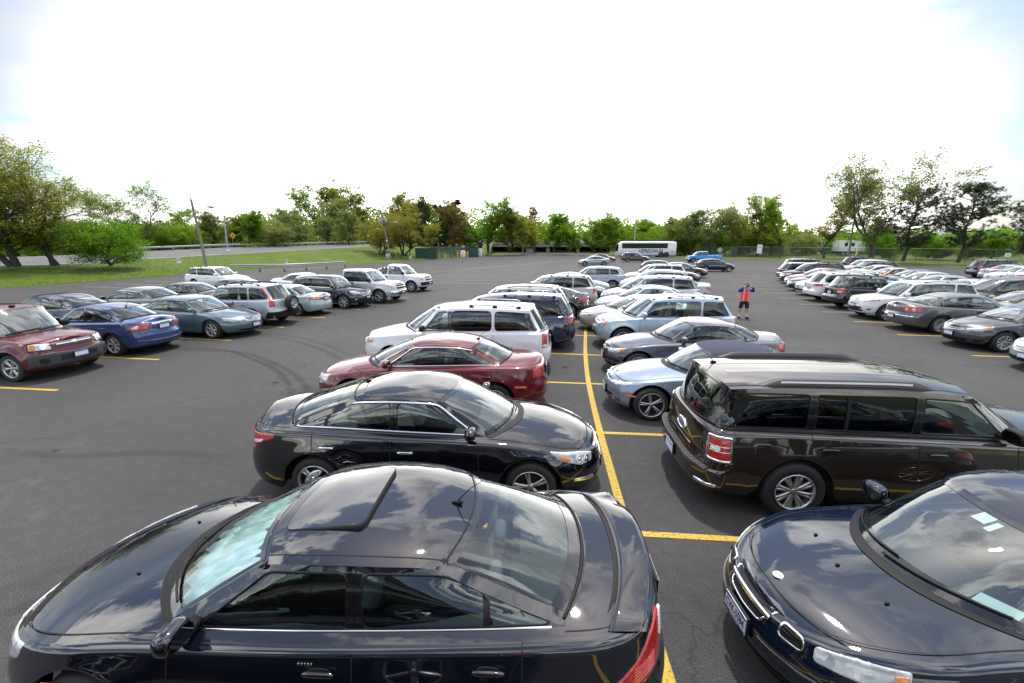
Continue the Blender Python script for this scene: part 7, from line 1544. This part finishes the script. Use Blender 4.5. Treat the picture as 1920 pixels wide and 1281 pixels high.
sign('road_sign', 'tilted small white sign near the widest pine', G(1888, 504), A(1890, 475, G(1888, 504)[1]), .75, .45, 'sign_white', mark=lambda mb, c: (mb.box(c + Vector((0, 0, .06)), (.5, .004, .05), 'black'), mb.box(c + Vector((0, 0, -.06)), (.4, .004, .05), 'black')))
sign('highway_sign', 'green highway sign far behind the pines', A(1676, 472, 150), A(1676, 453, 150), 2.6, 2.0, 'sign_green', mark=lambda mb, c: mb.box(c + Vector((0, 0, .2)), (1.8, .004, .22), 'sign_white'), r=.1)
for i, (x0, y0, x1, y1, Y, lb) in enumerate(((350, 498, 354, 478, 46, 'thin yellow marker rod on the bank beside the leaning pole'), (745, 484, 738, 465, 80, 'thin yellow guy marker slanting beside the transformer pole'))): 
    r = empty('marker_rod', A(x0, y0, Y)); tag(r, lb, 'marker rod'); mb = MB(); mb.tube([(0, 0, 0), tuple(Vector(A(x1, y1, Y)) - Vector(A(x0, y0, Y)))], .035, 'bollard_yellow', 6); link('rod', mb.mesh('rod'), r)
r = empty('marker_post', G(1603, 492)); tag(r, 'yellow marker post between the leaning pole and tall tree', 'marker post'); mb = MB(); mb.lathe([(.11, 0), (.11, 2.1), (0, 2.15)], 'bollard_yellow', 10); link('post', mb.mesh('post'), r)
# guardrails
def guardrail(name, label, pts, h, group=None, step=None):
    r = empty(name, pts[0]); tag(r, label, 'guardrail', group); o = Vector(pts[0]); mb = MB(); P = []
    for i, p in enumerate(pts):
        d = (Vector(pts[min(i + 1, len(pts) - 1)]) - Vector(pts[max(i - 1, 0)])); d.z = 0; d.normalize(); n_ = Vector((d.y, -d.x, 0)); c = Vector(p) - o + Vector((0, 0, h)); P.append([c + n_ * a + Vector((0, 0, b)) for a, b in ((0, .16), (.07, .13), (.08, .08), (.01, .02), (.01, -.02), (.08, -.08), (.07, -.13), (0, -.16))])
    mb.grid(P, 'steel'); link('rail', mb.mesh('rail'), r)
    for i, p in enumerate(pts):
        if step and i % step: continue
        mb = MB(); c = Vector(p) - o; mb.box(c + Vector((0, .1, h / 2 + .06)), (.14, .16, h + .14), 'steel'); link('post', mb.mesh('post'), r)
GRp = [G(432, 511), G(487, 510), G(533, 509.5), G(574, 507.5), G(612, 505), G(647, 502)]
guardrail('guardrail', 'short steel guardrail along the lot edge above the parked cars', [(x, y, 0) for x, y, _ in GRp], .72)
guardrail('guardrail', 'long steel guardrail on the far side of the road', [(f_[0], f_[1], f_[2]) for e, n_, f_ in DC[14:]], .62, step=2)
# overpass beyond the far edge of the lot
r = empty('overpass', (0, 150, 0)); tag(r, 'low concrete overpass behind the trees at the far edge', 'overpass'); mb = MB(); x0, x1 = -9, 40
mb.box(((x0 + x1) / 2, 0, 2.35), (x1 - x0, 10, .9), 'concrete'); link('deck', mb.mesh('deck', False), r); mb = MB(); mb.box(((x0 + x1) / 2, -5.1, 3.1), (x1 - x0, .25, .7), 'concrete'); link('parapet', mb.mesh('parapet', False), r)
for x in (-7, 6, 12, 22, 34, 39.5): mb = MB(); mb.box((x, -3.6, .95), (1.1 if x not in (6, 34) else 2.6, 1.1, 1.9), 'concrete'); link('pier', mb.mesh('pier', False), r)
mb = MB(); mb.box(((x0 + x1) / 2, 4, .95), (x1 - x0, .5, 1.9), 'under_deck_shade'); link('shade_backing', mb.mesh('shade_backing', False), r)  # back wall coloured dark to stand in for the shade under the deck
# fenced containers, bollards and fuel posts
cx, cy_, _ = G(795, 486); r = empty('container', (cx, cy_ + 1.5, 0)); tag(r, 'dark green steel container left of the slatted fence enclosure', 'container'); mb = MB(); mb.box((.3, 0, 1.05), (4.2, 2.2, 2.1), 'dark_green'); link('container_body', mb.mesh('container_body', False), r); mb = MB()
for i in range(12): mb.box((-1.6 + i * .34, -1.13, 1.05), (.08, .06, 1.9), 'dark_green')
link('rib', mb.mesh('ribs', False), r).name = 'ribbed_side'; mb = MB(); mb.box((.3, 0, 2.13), (4.3, 2.3, .08), 'black'); link('lid', mb.mesh('lid', False), r)
cx, cy_, _ = G(892, 483); r = empty('container', (cx - 1.2, cy_ + 3.2, 0)); tag(r, 'dark green steel container behind the yellow bollards', 'container'); mb = MB(); mb.box((0, 0, 1.15), (3.0, 2.2, 2.2), 'dark_green'); link('container_body', mb.mesh('container_body', False), r); mb = MB(); mb.box((0, 0, 2.28), (3.1, 2.3, .07), 'black'); link('lid', mb.mesh('lid', False), r)
def mesh_mat():
    m = bpy.data.materials.new('chain_link'); m.use_nodes = True; t = m.node_tree; t.nodes.clear(); o = t.nodes.new('ShaderNodeOutputMaterial'); mx = t.nodes.new('ShaderNodeMixShader'); tr = t.nodes.new('ShaderNodeBsdfTransparent'); d = t.nodes.new('ShaderNodeBsdfDiffuse'); d.inputs[0].default_value = (.15, .16, .165, 1); c = t.nodes.new('ShaderNodeTexCoord')
    mp = t.nodes.new('ShaderNodeMapping'); mp.inputs['Rotation'].default_value = (0, rad(45), 0); t.links.new(c.outputs['Object'], mp.inputs[0]); fs = []
    for ax in ('X', 'Z'):
        w = t.nodes.new('ShaderNodeTexWave'); w.bands_direction = ax; w.inputs['Scale'].default_value = 3.2; t.links.new(mp.outputs[0], w.inputs[0]); g = t.nodes.new('ShaderNodeMath'); g.operation = 'GREATER_THAN'; g.inputs[1].default_value = .93; t.links.new(w.outputs['Fac'], g.inputs[0]); fs.append(g)
    mm = t.nodes.new('ShaderNodeMath'); mm.operation = 'MAXIMUM'; t.links.new(fs[0].outputs[0], mm.inputs[0]); t.links.new(fs[1].outputs[0], mm.inputs[1]); ml = t.nodes.new('ShaderNodeMath'); ml.operation = 'MULTIPLY'; ml.inputs[1].default_value = .7; t.links.new(mm.outputs[0], ml.inputs[0]); t.links.new(ml.outputs[0], mx.inputs[0]); t.links.new(tr.outputs[0], mx.inputs[1]); t.links.new(d.outputs[0], mx.inputs[2]); t.links.new(mx.outputs[0], o.inputs[0]); return m
M['chain_link'] = mesh_mat(); M['slat'] = simple('green_grey_slats', (.045, .085, .085), .6, noise=.3, nscale=2)
def fence(name, label, pts, h, post_step, slats=None):
    r = empty(name, pts[0]); tag(r, label, 'fence'); o = Vector(pts[0]); Q = [Vector(p) - o for p in pts]; mb = MB(); mb.grid([[p + Vector((0, 0, .05)), p + Vector((0, 0, h))] for p in Q], 'chain_link'); link('wire_panel', mb.mesh('wire_panel', False), r); mb = MB(); mb.tube([p + Vector((0, 0, h)) for p in Q], .03, 'fence_steel', 6); link('top_rail', mb.mesh('top_rail'), r)
    for a, b in zip(Q[:-1], Q[1:]):
        n_ = max(1, int((b - a).length / post_step))
        for i in range(n_): mb = MB(); p = a.lerp(b, i / n_); mb.tube([p, p + Vector((0, 0, h + .06))], .038, 'fence_steel', 6); link('post', mb.mesh('post'), r)
        if slats:
            mb = MB(); m_ = int((b - a).length / .13); d = (b - a).normalized(); rn_ = random.Random(3)
            for i in range(m_):
                if rn_.random() < slats: p = a.lerp(b, (i + .5) / m_); hh = h * rn_.uniform(.9, .97); mb.box(p + Vector((0, .04, hh / 2 + .06)), (.09, .012, hh - .1), 'slat', Matrix.Rotation(math.atan2(d.y, d.x), 3, 'Z'))
            link('slat_panel', mb.mesh('slat_panel', False), r)
x0 = G(801, 485); x1 = G(848, 484); x2 = G(874, 482.5); fence('fence', 'galvanised fence enclosure with slats next to the green container', [(x0[0], x0[1] - .6, 0), (x1[0], x1[1] - .8, 0), (x2[0], x2[1] - .6, 0), (x2[0] + .3, x2[1] + 5, 0)], 2.35, 2.3, .62)
BG = 'yellow bollards at the meter boxes'; wherep = ('closest to the fence enclosure', 'touching the white meter box', 'between both meter boxes, first of a pair', 'second of the pair between meter boxes', 'short and thick, next to the black meter box', 'standing alone past the black meter box')
for i, (x, y) in enumerate(((858, 484.5), (863.5, 484.3), (873, 483.6), (877, 483.4), (893, 482.2), (908, 481.2))):
    b = G(x, y); r = empty('bollard', b); tag(r, 'yellow bollard ' + wherep[i], 'bollard', BG); w = .13 if i != 4 else .22; mb = MB(); mb.lathe([(w, 0), (w, 1.25), (w * .7, 1.33), (0, 1.36)], 'bollard_yellow', 12); link('post', mb.mesh('post'), r)
for x, y, w, h, key, lb in ((867.5, 483.5, .9, 2.0, 'white_paint', 'white meter box standing between yellow bollards'), (901, 481.6, .85, 2.3, 'white_paint', 'white meter box with black top near the dark pole')):
    b = G(x, y); r = empty('meter_box', (b[0], b[1] + .5, 0)); tag(r, lb, 'meter box'); mb = MB(); mb.rbox((0, 0, h * .42), (w, .6, h * .84), .25, key); link('cabinet_box', mb.mesh('cabinet_box'), r); mb = MB(); mb.rbox((0, 0, h * .92 + (.5 if '901' in str(x) else 0)), (w * .9, .5, h * .22 + (.9 if x == 901 else 0)), .25, 'black'); link('hood', mb.mesh('hood'), r)
# fence along the right verge
fence('fence', 'long chain link fence along the grass verge', [(*G(1300, 480)[:2], 0), (*G(1470, 484)[:2], 0), (*G(1600, 488.5)[:2], 0), (*G(1760, 494)[:2], 0), (*G(1990, 503)[:2], 0)], 2.3, 3.0)
# coach -------------------------------------------------------------
M['coach_white'] = simple('coach_paint', (.66, .68, .69), .25, coat=.8, noise=.04, nscale=1); M['coach_glass'] = simple('coach_glass', (.006, .007, .008), .08, spec=.15); M['coach_green'] = simple('coach_green', (.004, .085, .055), .5)
cb = G(1212, 482.5); r = empty('coach', (cb[0], cb[1] + 1.3, 0), rad(180)); tag(r, 'white coach with dark window band and green lettering', 'coach'); Lc, Hc, Wc = 13.4, 3.55, 2.6
def coach_sec(x):
    f = sstep(Lc / 2 - 1.3, Lc / 2, x); rr_ = sstep(-Lc / 2 + .25, -Lc / 2, x) if x < -Lc / 2 + .25 else 0; hz = Hc - .55 * f ** 2 - .15 * rr_; w = Wc / 2 * (1 - .06 * f - .04 * rr_)
    pts = [(w * .93, .42), (w, .55), (w, 1.6), (w * .985, 2.9), (w * .93, hz - .18), (w * .80, hz - .03), (w * .5, hz), (0, hz + .02)]
    return pts + [(-a, b) for a, b in reversed(pts[:-1])]
mb = MB(); xs = list(np.linspace(-Lc / 2, Lc / 2 - 1.3, 14)) + list(np.linspace(Lc / 2 - 1.2, Lc / 2, 10)); P = [[(x - .22 * (z - .4) ** 1.3 * sstep(Lc / 2 - 1.2, Lc / 2, x) * .45, y, z) for y, z in coach_sec(x)] for x in xs]; mb.grid(P, 'coach_white')
for row in (P[0], P[-1]): mb.add(row, [list(range(len(row)))], 'coach_white')
mb.box((-.2, 0, .45), (Lc - .8, Wc - .3, .3), 'black'); link('body', mb.mesh('body', True), r)
for sg in (1, -1):
    mb = MB(); mb.grid([[(x, sg * (Wc / 2 + .012 - .03 * q), lerp(1.98, 3.12, q)) for q in (0, .5, 1)] for x in np.linspace(-Lc / 2 + 2.0, Lc / 2 - 1.0, 20)], 'coach_glass'); w = link('side_window', mb.mesh('side_window', False), r)
    mb = MB()
    for x in np.linspace(-Lc / 2 + 3.4, Lc / 2 - 2.4, 6): mb.box((x, sg * (Wc / 2 + .01), 2.55), (.04, .03, 1.1), 'black')
    link('window_post', mb.mesh('window_post', False), w)
    mb = text_mb('LEPRECHAUN', 1.05, 'coach_green', lambda a, b, c, sg=sg: (sg * -1 * a - .95, sg * (Wc / 2 + .014 + c), 1.42 + b), .03, sx=.84); link('lettering', mb.mesh('lettering', False), r)
    for i, x in enumerate((Lc / 2 - 2.6, -Lc / 2 + 3.4, -Lc / 2 + 2.2)):
        mb = MB(); mb.lathe([(.62, .0), (.62, .02), (0, .02)], 'seam', 24, 'y', (x, sg * (Wc / 2 - .01), .58)); link('wheel_arch', mb.mesh('wheel_arch'), r)
        ty, rm = wheels(('fat', 8, .60)); q = link('wheel', ty, r); q.location = (x, sg * (Wc / 2 - .15), .52); q.scale = (.52, .52, .52); q.rotation_euler = (0, 0, 0 if sg > 0 else math.pi); link('rim', rm, q)
    mb = MB(); mb.rbox((Lc / 2 + .25, sg * (Wc / 2 + .22), 2.35), (.18, .3, .75), .5, 'black'); mb.tube([(Lc / 2 - .2, sg * (Wc / 2 - .15), 2.9), (Lc / 2 + .25, sg * (Wc / 2 + .2), 2.75)], .04, 'black', 6); link('mirror', mb.mesh('mirror'), r)
    mb = MB(); mb.box((-Lc / 2 + .9, sg * (Wc / 2 + .006), 1.25), (.25, .01, .3), 'lamp_red'); link('tail_light', mb.mesh('tail_light', False), r)
    mb = MB(); mb.rbox((Lc / 2 - .12, sg * .85, .95), (.2, .5, .26), .6, 'lamp_clear'); link('headlight', mb.mesh('headlight'), r)
mb = MB(); mb.grid([[(Lc / 2 + .02 - .22 * (z - .4) ** 1.3 * .45, y, z) for y in np.linspace(-1.12, 1.12, 9)] for z in (1.35, 1.9, 2.4, 2.85)], 'coach_glass'); link('windshield', mb.mesh('windshield', False), r)
b = G(1155, 480); r = empty('barrier', (b[0], b[1], 0)); tag(r, 'low yellow barrier rail by the nose of the coach', 'barrier'); mb = MB(); mb.box((0, 0, .85), (3.2, .12, .22), 'bollard_yellow'); link('rail', mb.mesh('rail', False), r)
for x in (-1.4, 0, 1.4): mb = MB(); mb.box((x, 0, .38), (.1, .1, .76), 'white_paint'); link('leg', mb.mesh('leg', False), r)
# buildings, trailer and train cars behind the fence
M['siding'] = simple('pale_siding', (.27, .27, .26), .7, noise=.08, nscale=1); M['roof_tan'] = simple('tan_shingle', (.17, .13, .10), .85, noise=.2, nscale=3); M['roof_grey'] = simple('grey_roof', (.26, .26, .27), .8, noise=.1); M['teal_steel'] = simple('teal_steel', (.10, .24, .22), .5, noise=.2, nscale=1.5)
def house(name, label, c, w, d, h, rh, wall, roofk, rz=0, wins=4):
    r = empty(name, c, rz); tag(r, label, 'building'); mb = MB(); mb.box((0, 0, h / 2), (w, d, h), wall); link('wall', mb.mesh('wall', False), r); mb = MB(); e = .5
    mb.add([(-w / 2 - e, -d / 2 - e, h - .05), (w / 2 + e, -d / 2 - e, h - .05), (w / 2 + e, d / 2 + e, h - .05), (-w / 2 - e, d / 2 + e, h - .05), (-w / 2 + min(w, d) * .35, 0, h + rh), (w / 2 - min(w, d) * .35, 0, h + rh)], [(0, 1, 5, 4), (1, 2, 5), (2, 3, 4, 5), (3, 0, 4), (0, 3, 2, 1)], roofk); link('roof', mb.mesh('roof', False), r)
    for i in range(wins):
        mb = MB(); x = lerp(-w / 2, w / 2, (i + .5) / wins); mb.box((x, -d / 2 - .02, h * .55), (w / wins * .4, .08, h * .35), 'white_paint'); f = link('window', mb.mesh('window', False), r); mb = MB(); mb.box((x, -d / 2 - .045, h * .55), (w / wins * .34, .06, h * .29), 'coach_glass'); link('pane', mb.mesh('pane', False), f)
c = A(1648, 470, 140); house('house', 'house with tan hipped roof behind the tall thin tree', (c[0] + 3, 145, 0), 11.5, 12, 4.6, 5.0, 'siding', 'roof_tan'); c = A(1790, 470, 150); house('warehouse', 'long pale low building behind the pines', (c[0] + 8, 158, 0), 62, 18, 4.4, 2.6, 'siding', 'roof_grey', 0, 9)
def boxcar(name, label, c, l, h, key, win=0, group=None):
    r = empty(name, c); tag(r, label, 'trailer', group); mb = MB(); mb.box((0, 0, 1.1 + h / 2), (l, 2.6, h), key); link('body', mb.mesh('body', False), r); mb = MB(); n_ = int(l / .6)
    for i in range(n_): mb.box((-l / 2 + (i + .5) * l / n_, -1.32, 1.1 + h / 2), (.07, .05, h - .2), key)
    link('ribbed_side', mb.mesh('ribbed_side', False), r); mb = MB(); mb.box((0, 0, .85), (l - .3, 2.2, .45), 'black'); link('chassis', mb.mesh('chassis', False), r)
    for x in (-l / 2 + 1.2, -l / 2 + 2.3, l / 2 - 1.6): ty, rm = wheels(('fat', 8, .60)); q = link('wheel', ty, r); q.location = (x, -1.1, .5); q.scale = (.5, .5, .5); q.rotation_euler = (0, 0, math.pi); link('rim', rm, q)
    for i in range(win): mb = MB(); mb.box((-l / 2 + 1.6 + i * 1.7, -1.33, 1.1 + h * .62), (.75, .07, .8), 'coach_glass'); link('window', mb.mesh('window', False), r)
c = A(1590, 470, 112); boxcar('trailer', 'white box trailer with two small dark windows behind the fence', (c[0], 112, 0), 6.6, 2.7, 'white_paint', 2)
TG = 'teal freight cars behind the hedge'
for i, lb in enumerate(('teal freight car half hidden by the tall thin tree at the hedge end', 'teal freight car between hedge and slender tree', 'teal freight car coupled closest to the white trailer')): c = A(1470 + i * 44, 470, 128); boxcar('freight_car', lb, (c[0], 128, 0), 6.6, 2.6, 'teal_steel', 0, TG)
# ------------------------------------------------------------------ the attendant in the hi-vis vest
M['skin'] = simple('skin', (.42, .25, .17), .55); M['hair'] = simple('hair', (.035, .024, .017), .7); M['sleeve'] = simple('blue_sweatshirt', (.015, .045, .25), .85, noise=.2, nscale=40); M['vest'] = simple('hivis_vest', (.95, .075, .125), .6, noise=.08, nscale=30); M['vest_tape'] = simple('hivis_tape', (.85, .62, .10), .5); M['shorts'] = simple('navy_shorts', (.008, .011, .028), .85, noise=.2, nscale=30); M['sock'] = simple('white_sock', (.6, .6, .6), .9); M['shoe'] = simple('black_shoe', (.01, .01, .012), .5)
def skin_mesh(name, verts, edges, radii, root, key, sub=2):
    me = bpy.data.meshes.new(name); me.from_pydata(verts, edges, []); o = bpy.data.objects.new(name, me); COL.objects.link(o); md = o.modifiers.new('skin', 'SKIN'); md.use_smooth_shade = True; sv = me.skin_vertices[0].data
    for i, r in enumerate(radii): sv[i].radius = r if isinstance(r, tuple) else (r, r); sv[i].use_root = (i == root)
    o.modifiers.new('sub', 'SUBSURF').levels = sub; o.modifiers['sub'].render_levels = sub; bpy.context.view_layer.update(); dg = bpy.context.evaluated_depsgraph_get(); m2 = bpy.data.meshes.new_from_object(o.evaluated_get(dg)); bpy.data.objects.remove(o); m2.name = name; m2.materials.clear(); m2.materials.append(M[key]); m2.polygons.foreach_set('use_smooth', [True] * len(m2.polygons)); return m2
pb = G(1392, 597); PS = .90
person = empty('person', (pb[0], pb[1], 0), rad(-8)); person.scale = (PS, PS, PS); tag(person, 'person in orange pink safety vest and dark shorts raising a camera to the face', 'person')
# +x is the photo's right, -y faces the camera
bv, be, br_ = [], [], []
def jt(p, r, par=None):
    bv.append(p); br_.append(r); 
    if par is not None: be.append((par, len(bv) - 1))
    return len(bv) - 1
pel = jt((0, 0, .93), (.165, .12)); wa = jt((0, 0, 1.08), (.165, .125), pel); ch = jt((0, .01, 1.28), (.18, .13), wa); cl = jt((0, .01, 1.42), (.12, .085), ch); nk = jt((0, -.01, 1.50), (.06, .06), cl); h0 = jt((0, -.03, 1.57), (.072, .085), nk); h1 = jt((0, -.035, 1.66), (.082, .10), h0); h2 = jt((0, -.03, 1.735), (.07, .085), h1)
for sg in (-1, 1):
    sh = jt((sg * .17, 0, 1.41), .068, cl); el = jt((sg * .36, -.06, 1.36), .052, sh); fm = jt((sg * .27, -.20, 1.50), .042, el); wr_ = jt((sg * .145, -.22, 1.605), .031, fm); pm_ = jt((sg * .105, -.215, 1.635), (.036, .018), wr_)
    for k, (dx, dz, ln) in enumerate(((-.012, .035, .045), (-.02, .018, .05), (-.024, .0, .05), (-.022, -.016, .042))):
        f1 = jt((sg * (.105 + dx), -.235, 1.635 + dz), .0095, pm_); f2 = jt((sg * (.105 + dx - .022), -.228, 1.635 + dz - .004), .0085, f1)
    t1 = jt((sg * .115, -.20, 1.60), .011, pm_); jt((sg * .085, -.205, 1.585), .0095, t1)
    hp = jt((sg * .10, 0, .88), .10, pel); kx = -.15 if sg < 0 else .135; ky = .02 if sg < 0 else -.05; kn = jt((sg * .5 * .0 + kx, ky, .50), .066, hp); cf = jt((kx * 1.12, ky + .01, .34), .062, kn); an = jt((kx * 1.2, ky + .01, .09), .038, cf); to = jt((kx * 1.28, ky - .13, .035), (.042, .03), an)
me = skin_mesh('body', bv, be, br_, pel, 'skin'); link('body', me, person)
# face: nose, ears, brows; hair cap
mb = MB(); mb.rbox((0, -.135, 1.635), (.028, .045, .05), .8, 'skin'); [mb.rbox((s_ * .083, -.03, 1.64), (.02, .045, .06), .8, 'skin') for s_ in (-1, 1)]; link('face', mb.mesh('face'), person)
mb = MB(); mb.grid([[((.088 + .004) * math.cos(a) * math.cos(e), -.03 + .108 * math.sin(a) * math.cos(e) + .008, 1.675 + .092 * math.sin(e)) for a in np.linspace(rad(-25), rad(205), 17)] for e in np.linspace(rad(-25), rad(90), 9)], 'hair'); mb.grid([[(.09 * math.cos(a) * math.cos(e), -.03 + .11 * math.sin(a) * math.cos(e), 1.675 + .09 * math.sin(e)) for a in np.linspace(0, 6.283, 21)] for e in np.linspace(rad(38), rad(90), 6)], 'hair'); link('hair', mb.mesh('hair'), person)
# shirt with sleeves, vest, shorts, socks and shoes follow the body
sv_, se_, sr_ = [(0, 0, .95), (0, 0, 1.10), (0, .01, 1.28), (0, .01, 1.43)], [(0, 1), (1, 2), (2, 3)], [(.175, .13), (.18, .138), (.192, .142), (.125, .095)]
for sg in (-1, 1):
    b0 = len(sv_); sv_ += [(sg * .17, 0, 1.415), (sg * .365, -.065, 1.36), (sg * .275, -.195, 1.495), (sg * .165, -.218, 1.59)]; se_ += [(3, b0), (b0, b0 + 1), (b0 + 1, b0 + 2), (b0 + 2, b0 + 3)]; sr_ += [.082, .066, .055, .044]
link('shirt', skin_mesh('shirt', sv_, se_, sr_, 0, 'sleeve'), person)
def torso(z, off, a): 
    w = float(np.interp(z, [.86, 1.0, 1.15, 1.3, 1.42, 1.47], [.19, .192, .198, .205, .17, .10])) + off; d = float(np.interp(z, [.86, 1.0, 1.15, 1.3, 1.42, 1.47], [.145, .15, .156, .158, .12, .075])) + off; return (w * math.cos(a), .008 + d * math.sin(a), z)
mb = MB(); za = np.linspace(.88, 1.455, 12); aa = np.linspace(0, 2 * math.pi, 41)
def vcell(i, j):
    a = math.degrees((aa[j] + aa[j + 1]) / 2); z = (za[i] + za[i + 1]) / 2
    if z > 1.30 and (a < 24 or a > 336 or 156 < a < 204): return None
    if z > 1.33 and 250 < a < 290: return None
    return 'vest'
mb.grid([[torso(z, .012, a) for a in aa] for z in za], 'vest', cell=vcell); v_ = link('vest', mb.mesh('vest'), person)
for a0 in (238, 302): mb = MB(); mb.grid([[torso(z, .018, rad(a0 + o)) for o in (-4.5, 0, 4.5)] for z in np.linspace(.885, 1.43, 12)], 'vest_tape'); link('reflective_tape', mb.mesh('reflective_tape'), v_)
mb = MB(); mb.grid([[torso(z, .0165, rad(270 + o)) for o in (-1.5, 1.5)] for z in np.linspace(.885, 1.32, 8)], 'black'); [mb.rbox(torso(z, .016, rad(270)), (.05, .012, .02), .8, 'black') for z in (1.0, 1.13, 1.25)]; link('zip', mb.mesh('zip'), v_)
hv, he, hr = [(0, 0, .96), (0, 0, .90)], [(0, 1)], [(.18, .135), (.185, .14)]
for sg, kx, ky in ((-1, -.15, .02), (1, .135, -.05)): b0 = len(hv); hv += [(sg * .10, 0, .84), (kx * .95, ky * .9, .60), (kx, ky, .50)]; he += [(1, b0), (b0, b0 + 1), (b0 + 1, b0 + 2)]; hr += [.125, .108, .104]
link('shorts', skin_mesh('shorts', hv, he, hr, 0, 'shorts'), person)
for sg, kx, ky in ((-1, -.15, .02), (1, .135, -.05)):
    mb = MB(); p0 = Vector((kx * 1.2, ky + .01, .06)); p1 = Vector((kx * 1.17, ky + .01, .24)); mb.tube([p0, p0.lerp(p1, .5), p1], [.046, .052, .058], 'sock', 12); link('sock', mb.mesh('sock'), person)
    mb = MB(); mb.rbox((kx * 1.25, ky - .055, .052), (.105, .29, .10), .55, 'shoe', Matrix.Rotation(rad(8 if kx < 0 else -8) * -1, 3, 'Z')); link('shoe', mb.mesh('shoe'), person)
cm = empty('camera_body', (pb[0], pb[1], 0), rad(-8)); cm.scale = (PS, PS, PS); tag(cm, 'black photo camera held up to the attendant face', 'camera'); mb = MB(); mb.rbox((0, -.20, 1.64), (.145, .06, .095), .4, 'black'); mb.rbox((0, -.195, 1.695), (.06, .05, .04), .5, 'black'); link('housing', mb.mesh('housing'), cm); mb = MB(); mb.lathe([(.036, -.03), (.038, -.10), (.034, -.105), (.028, -.09), (0, -.085)], 'gloss_black', 18, 'y', (0, -.20, 1.635)); link('lens', mb.mesh('lens'), cm)
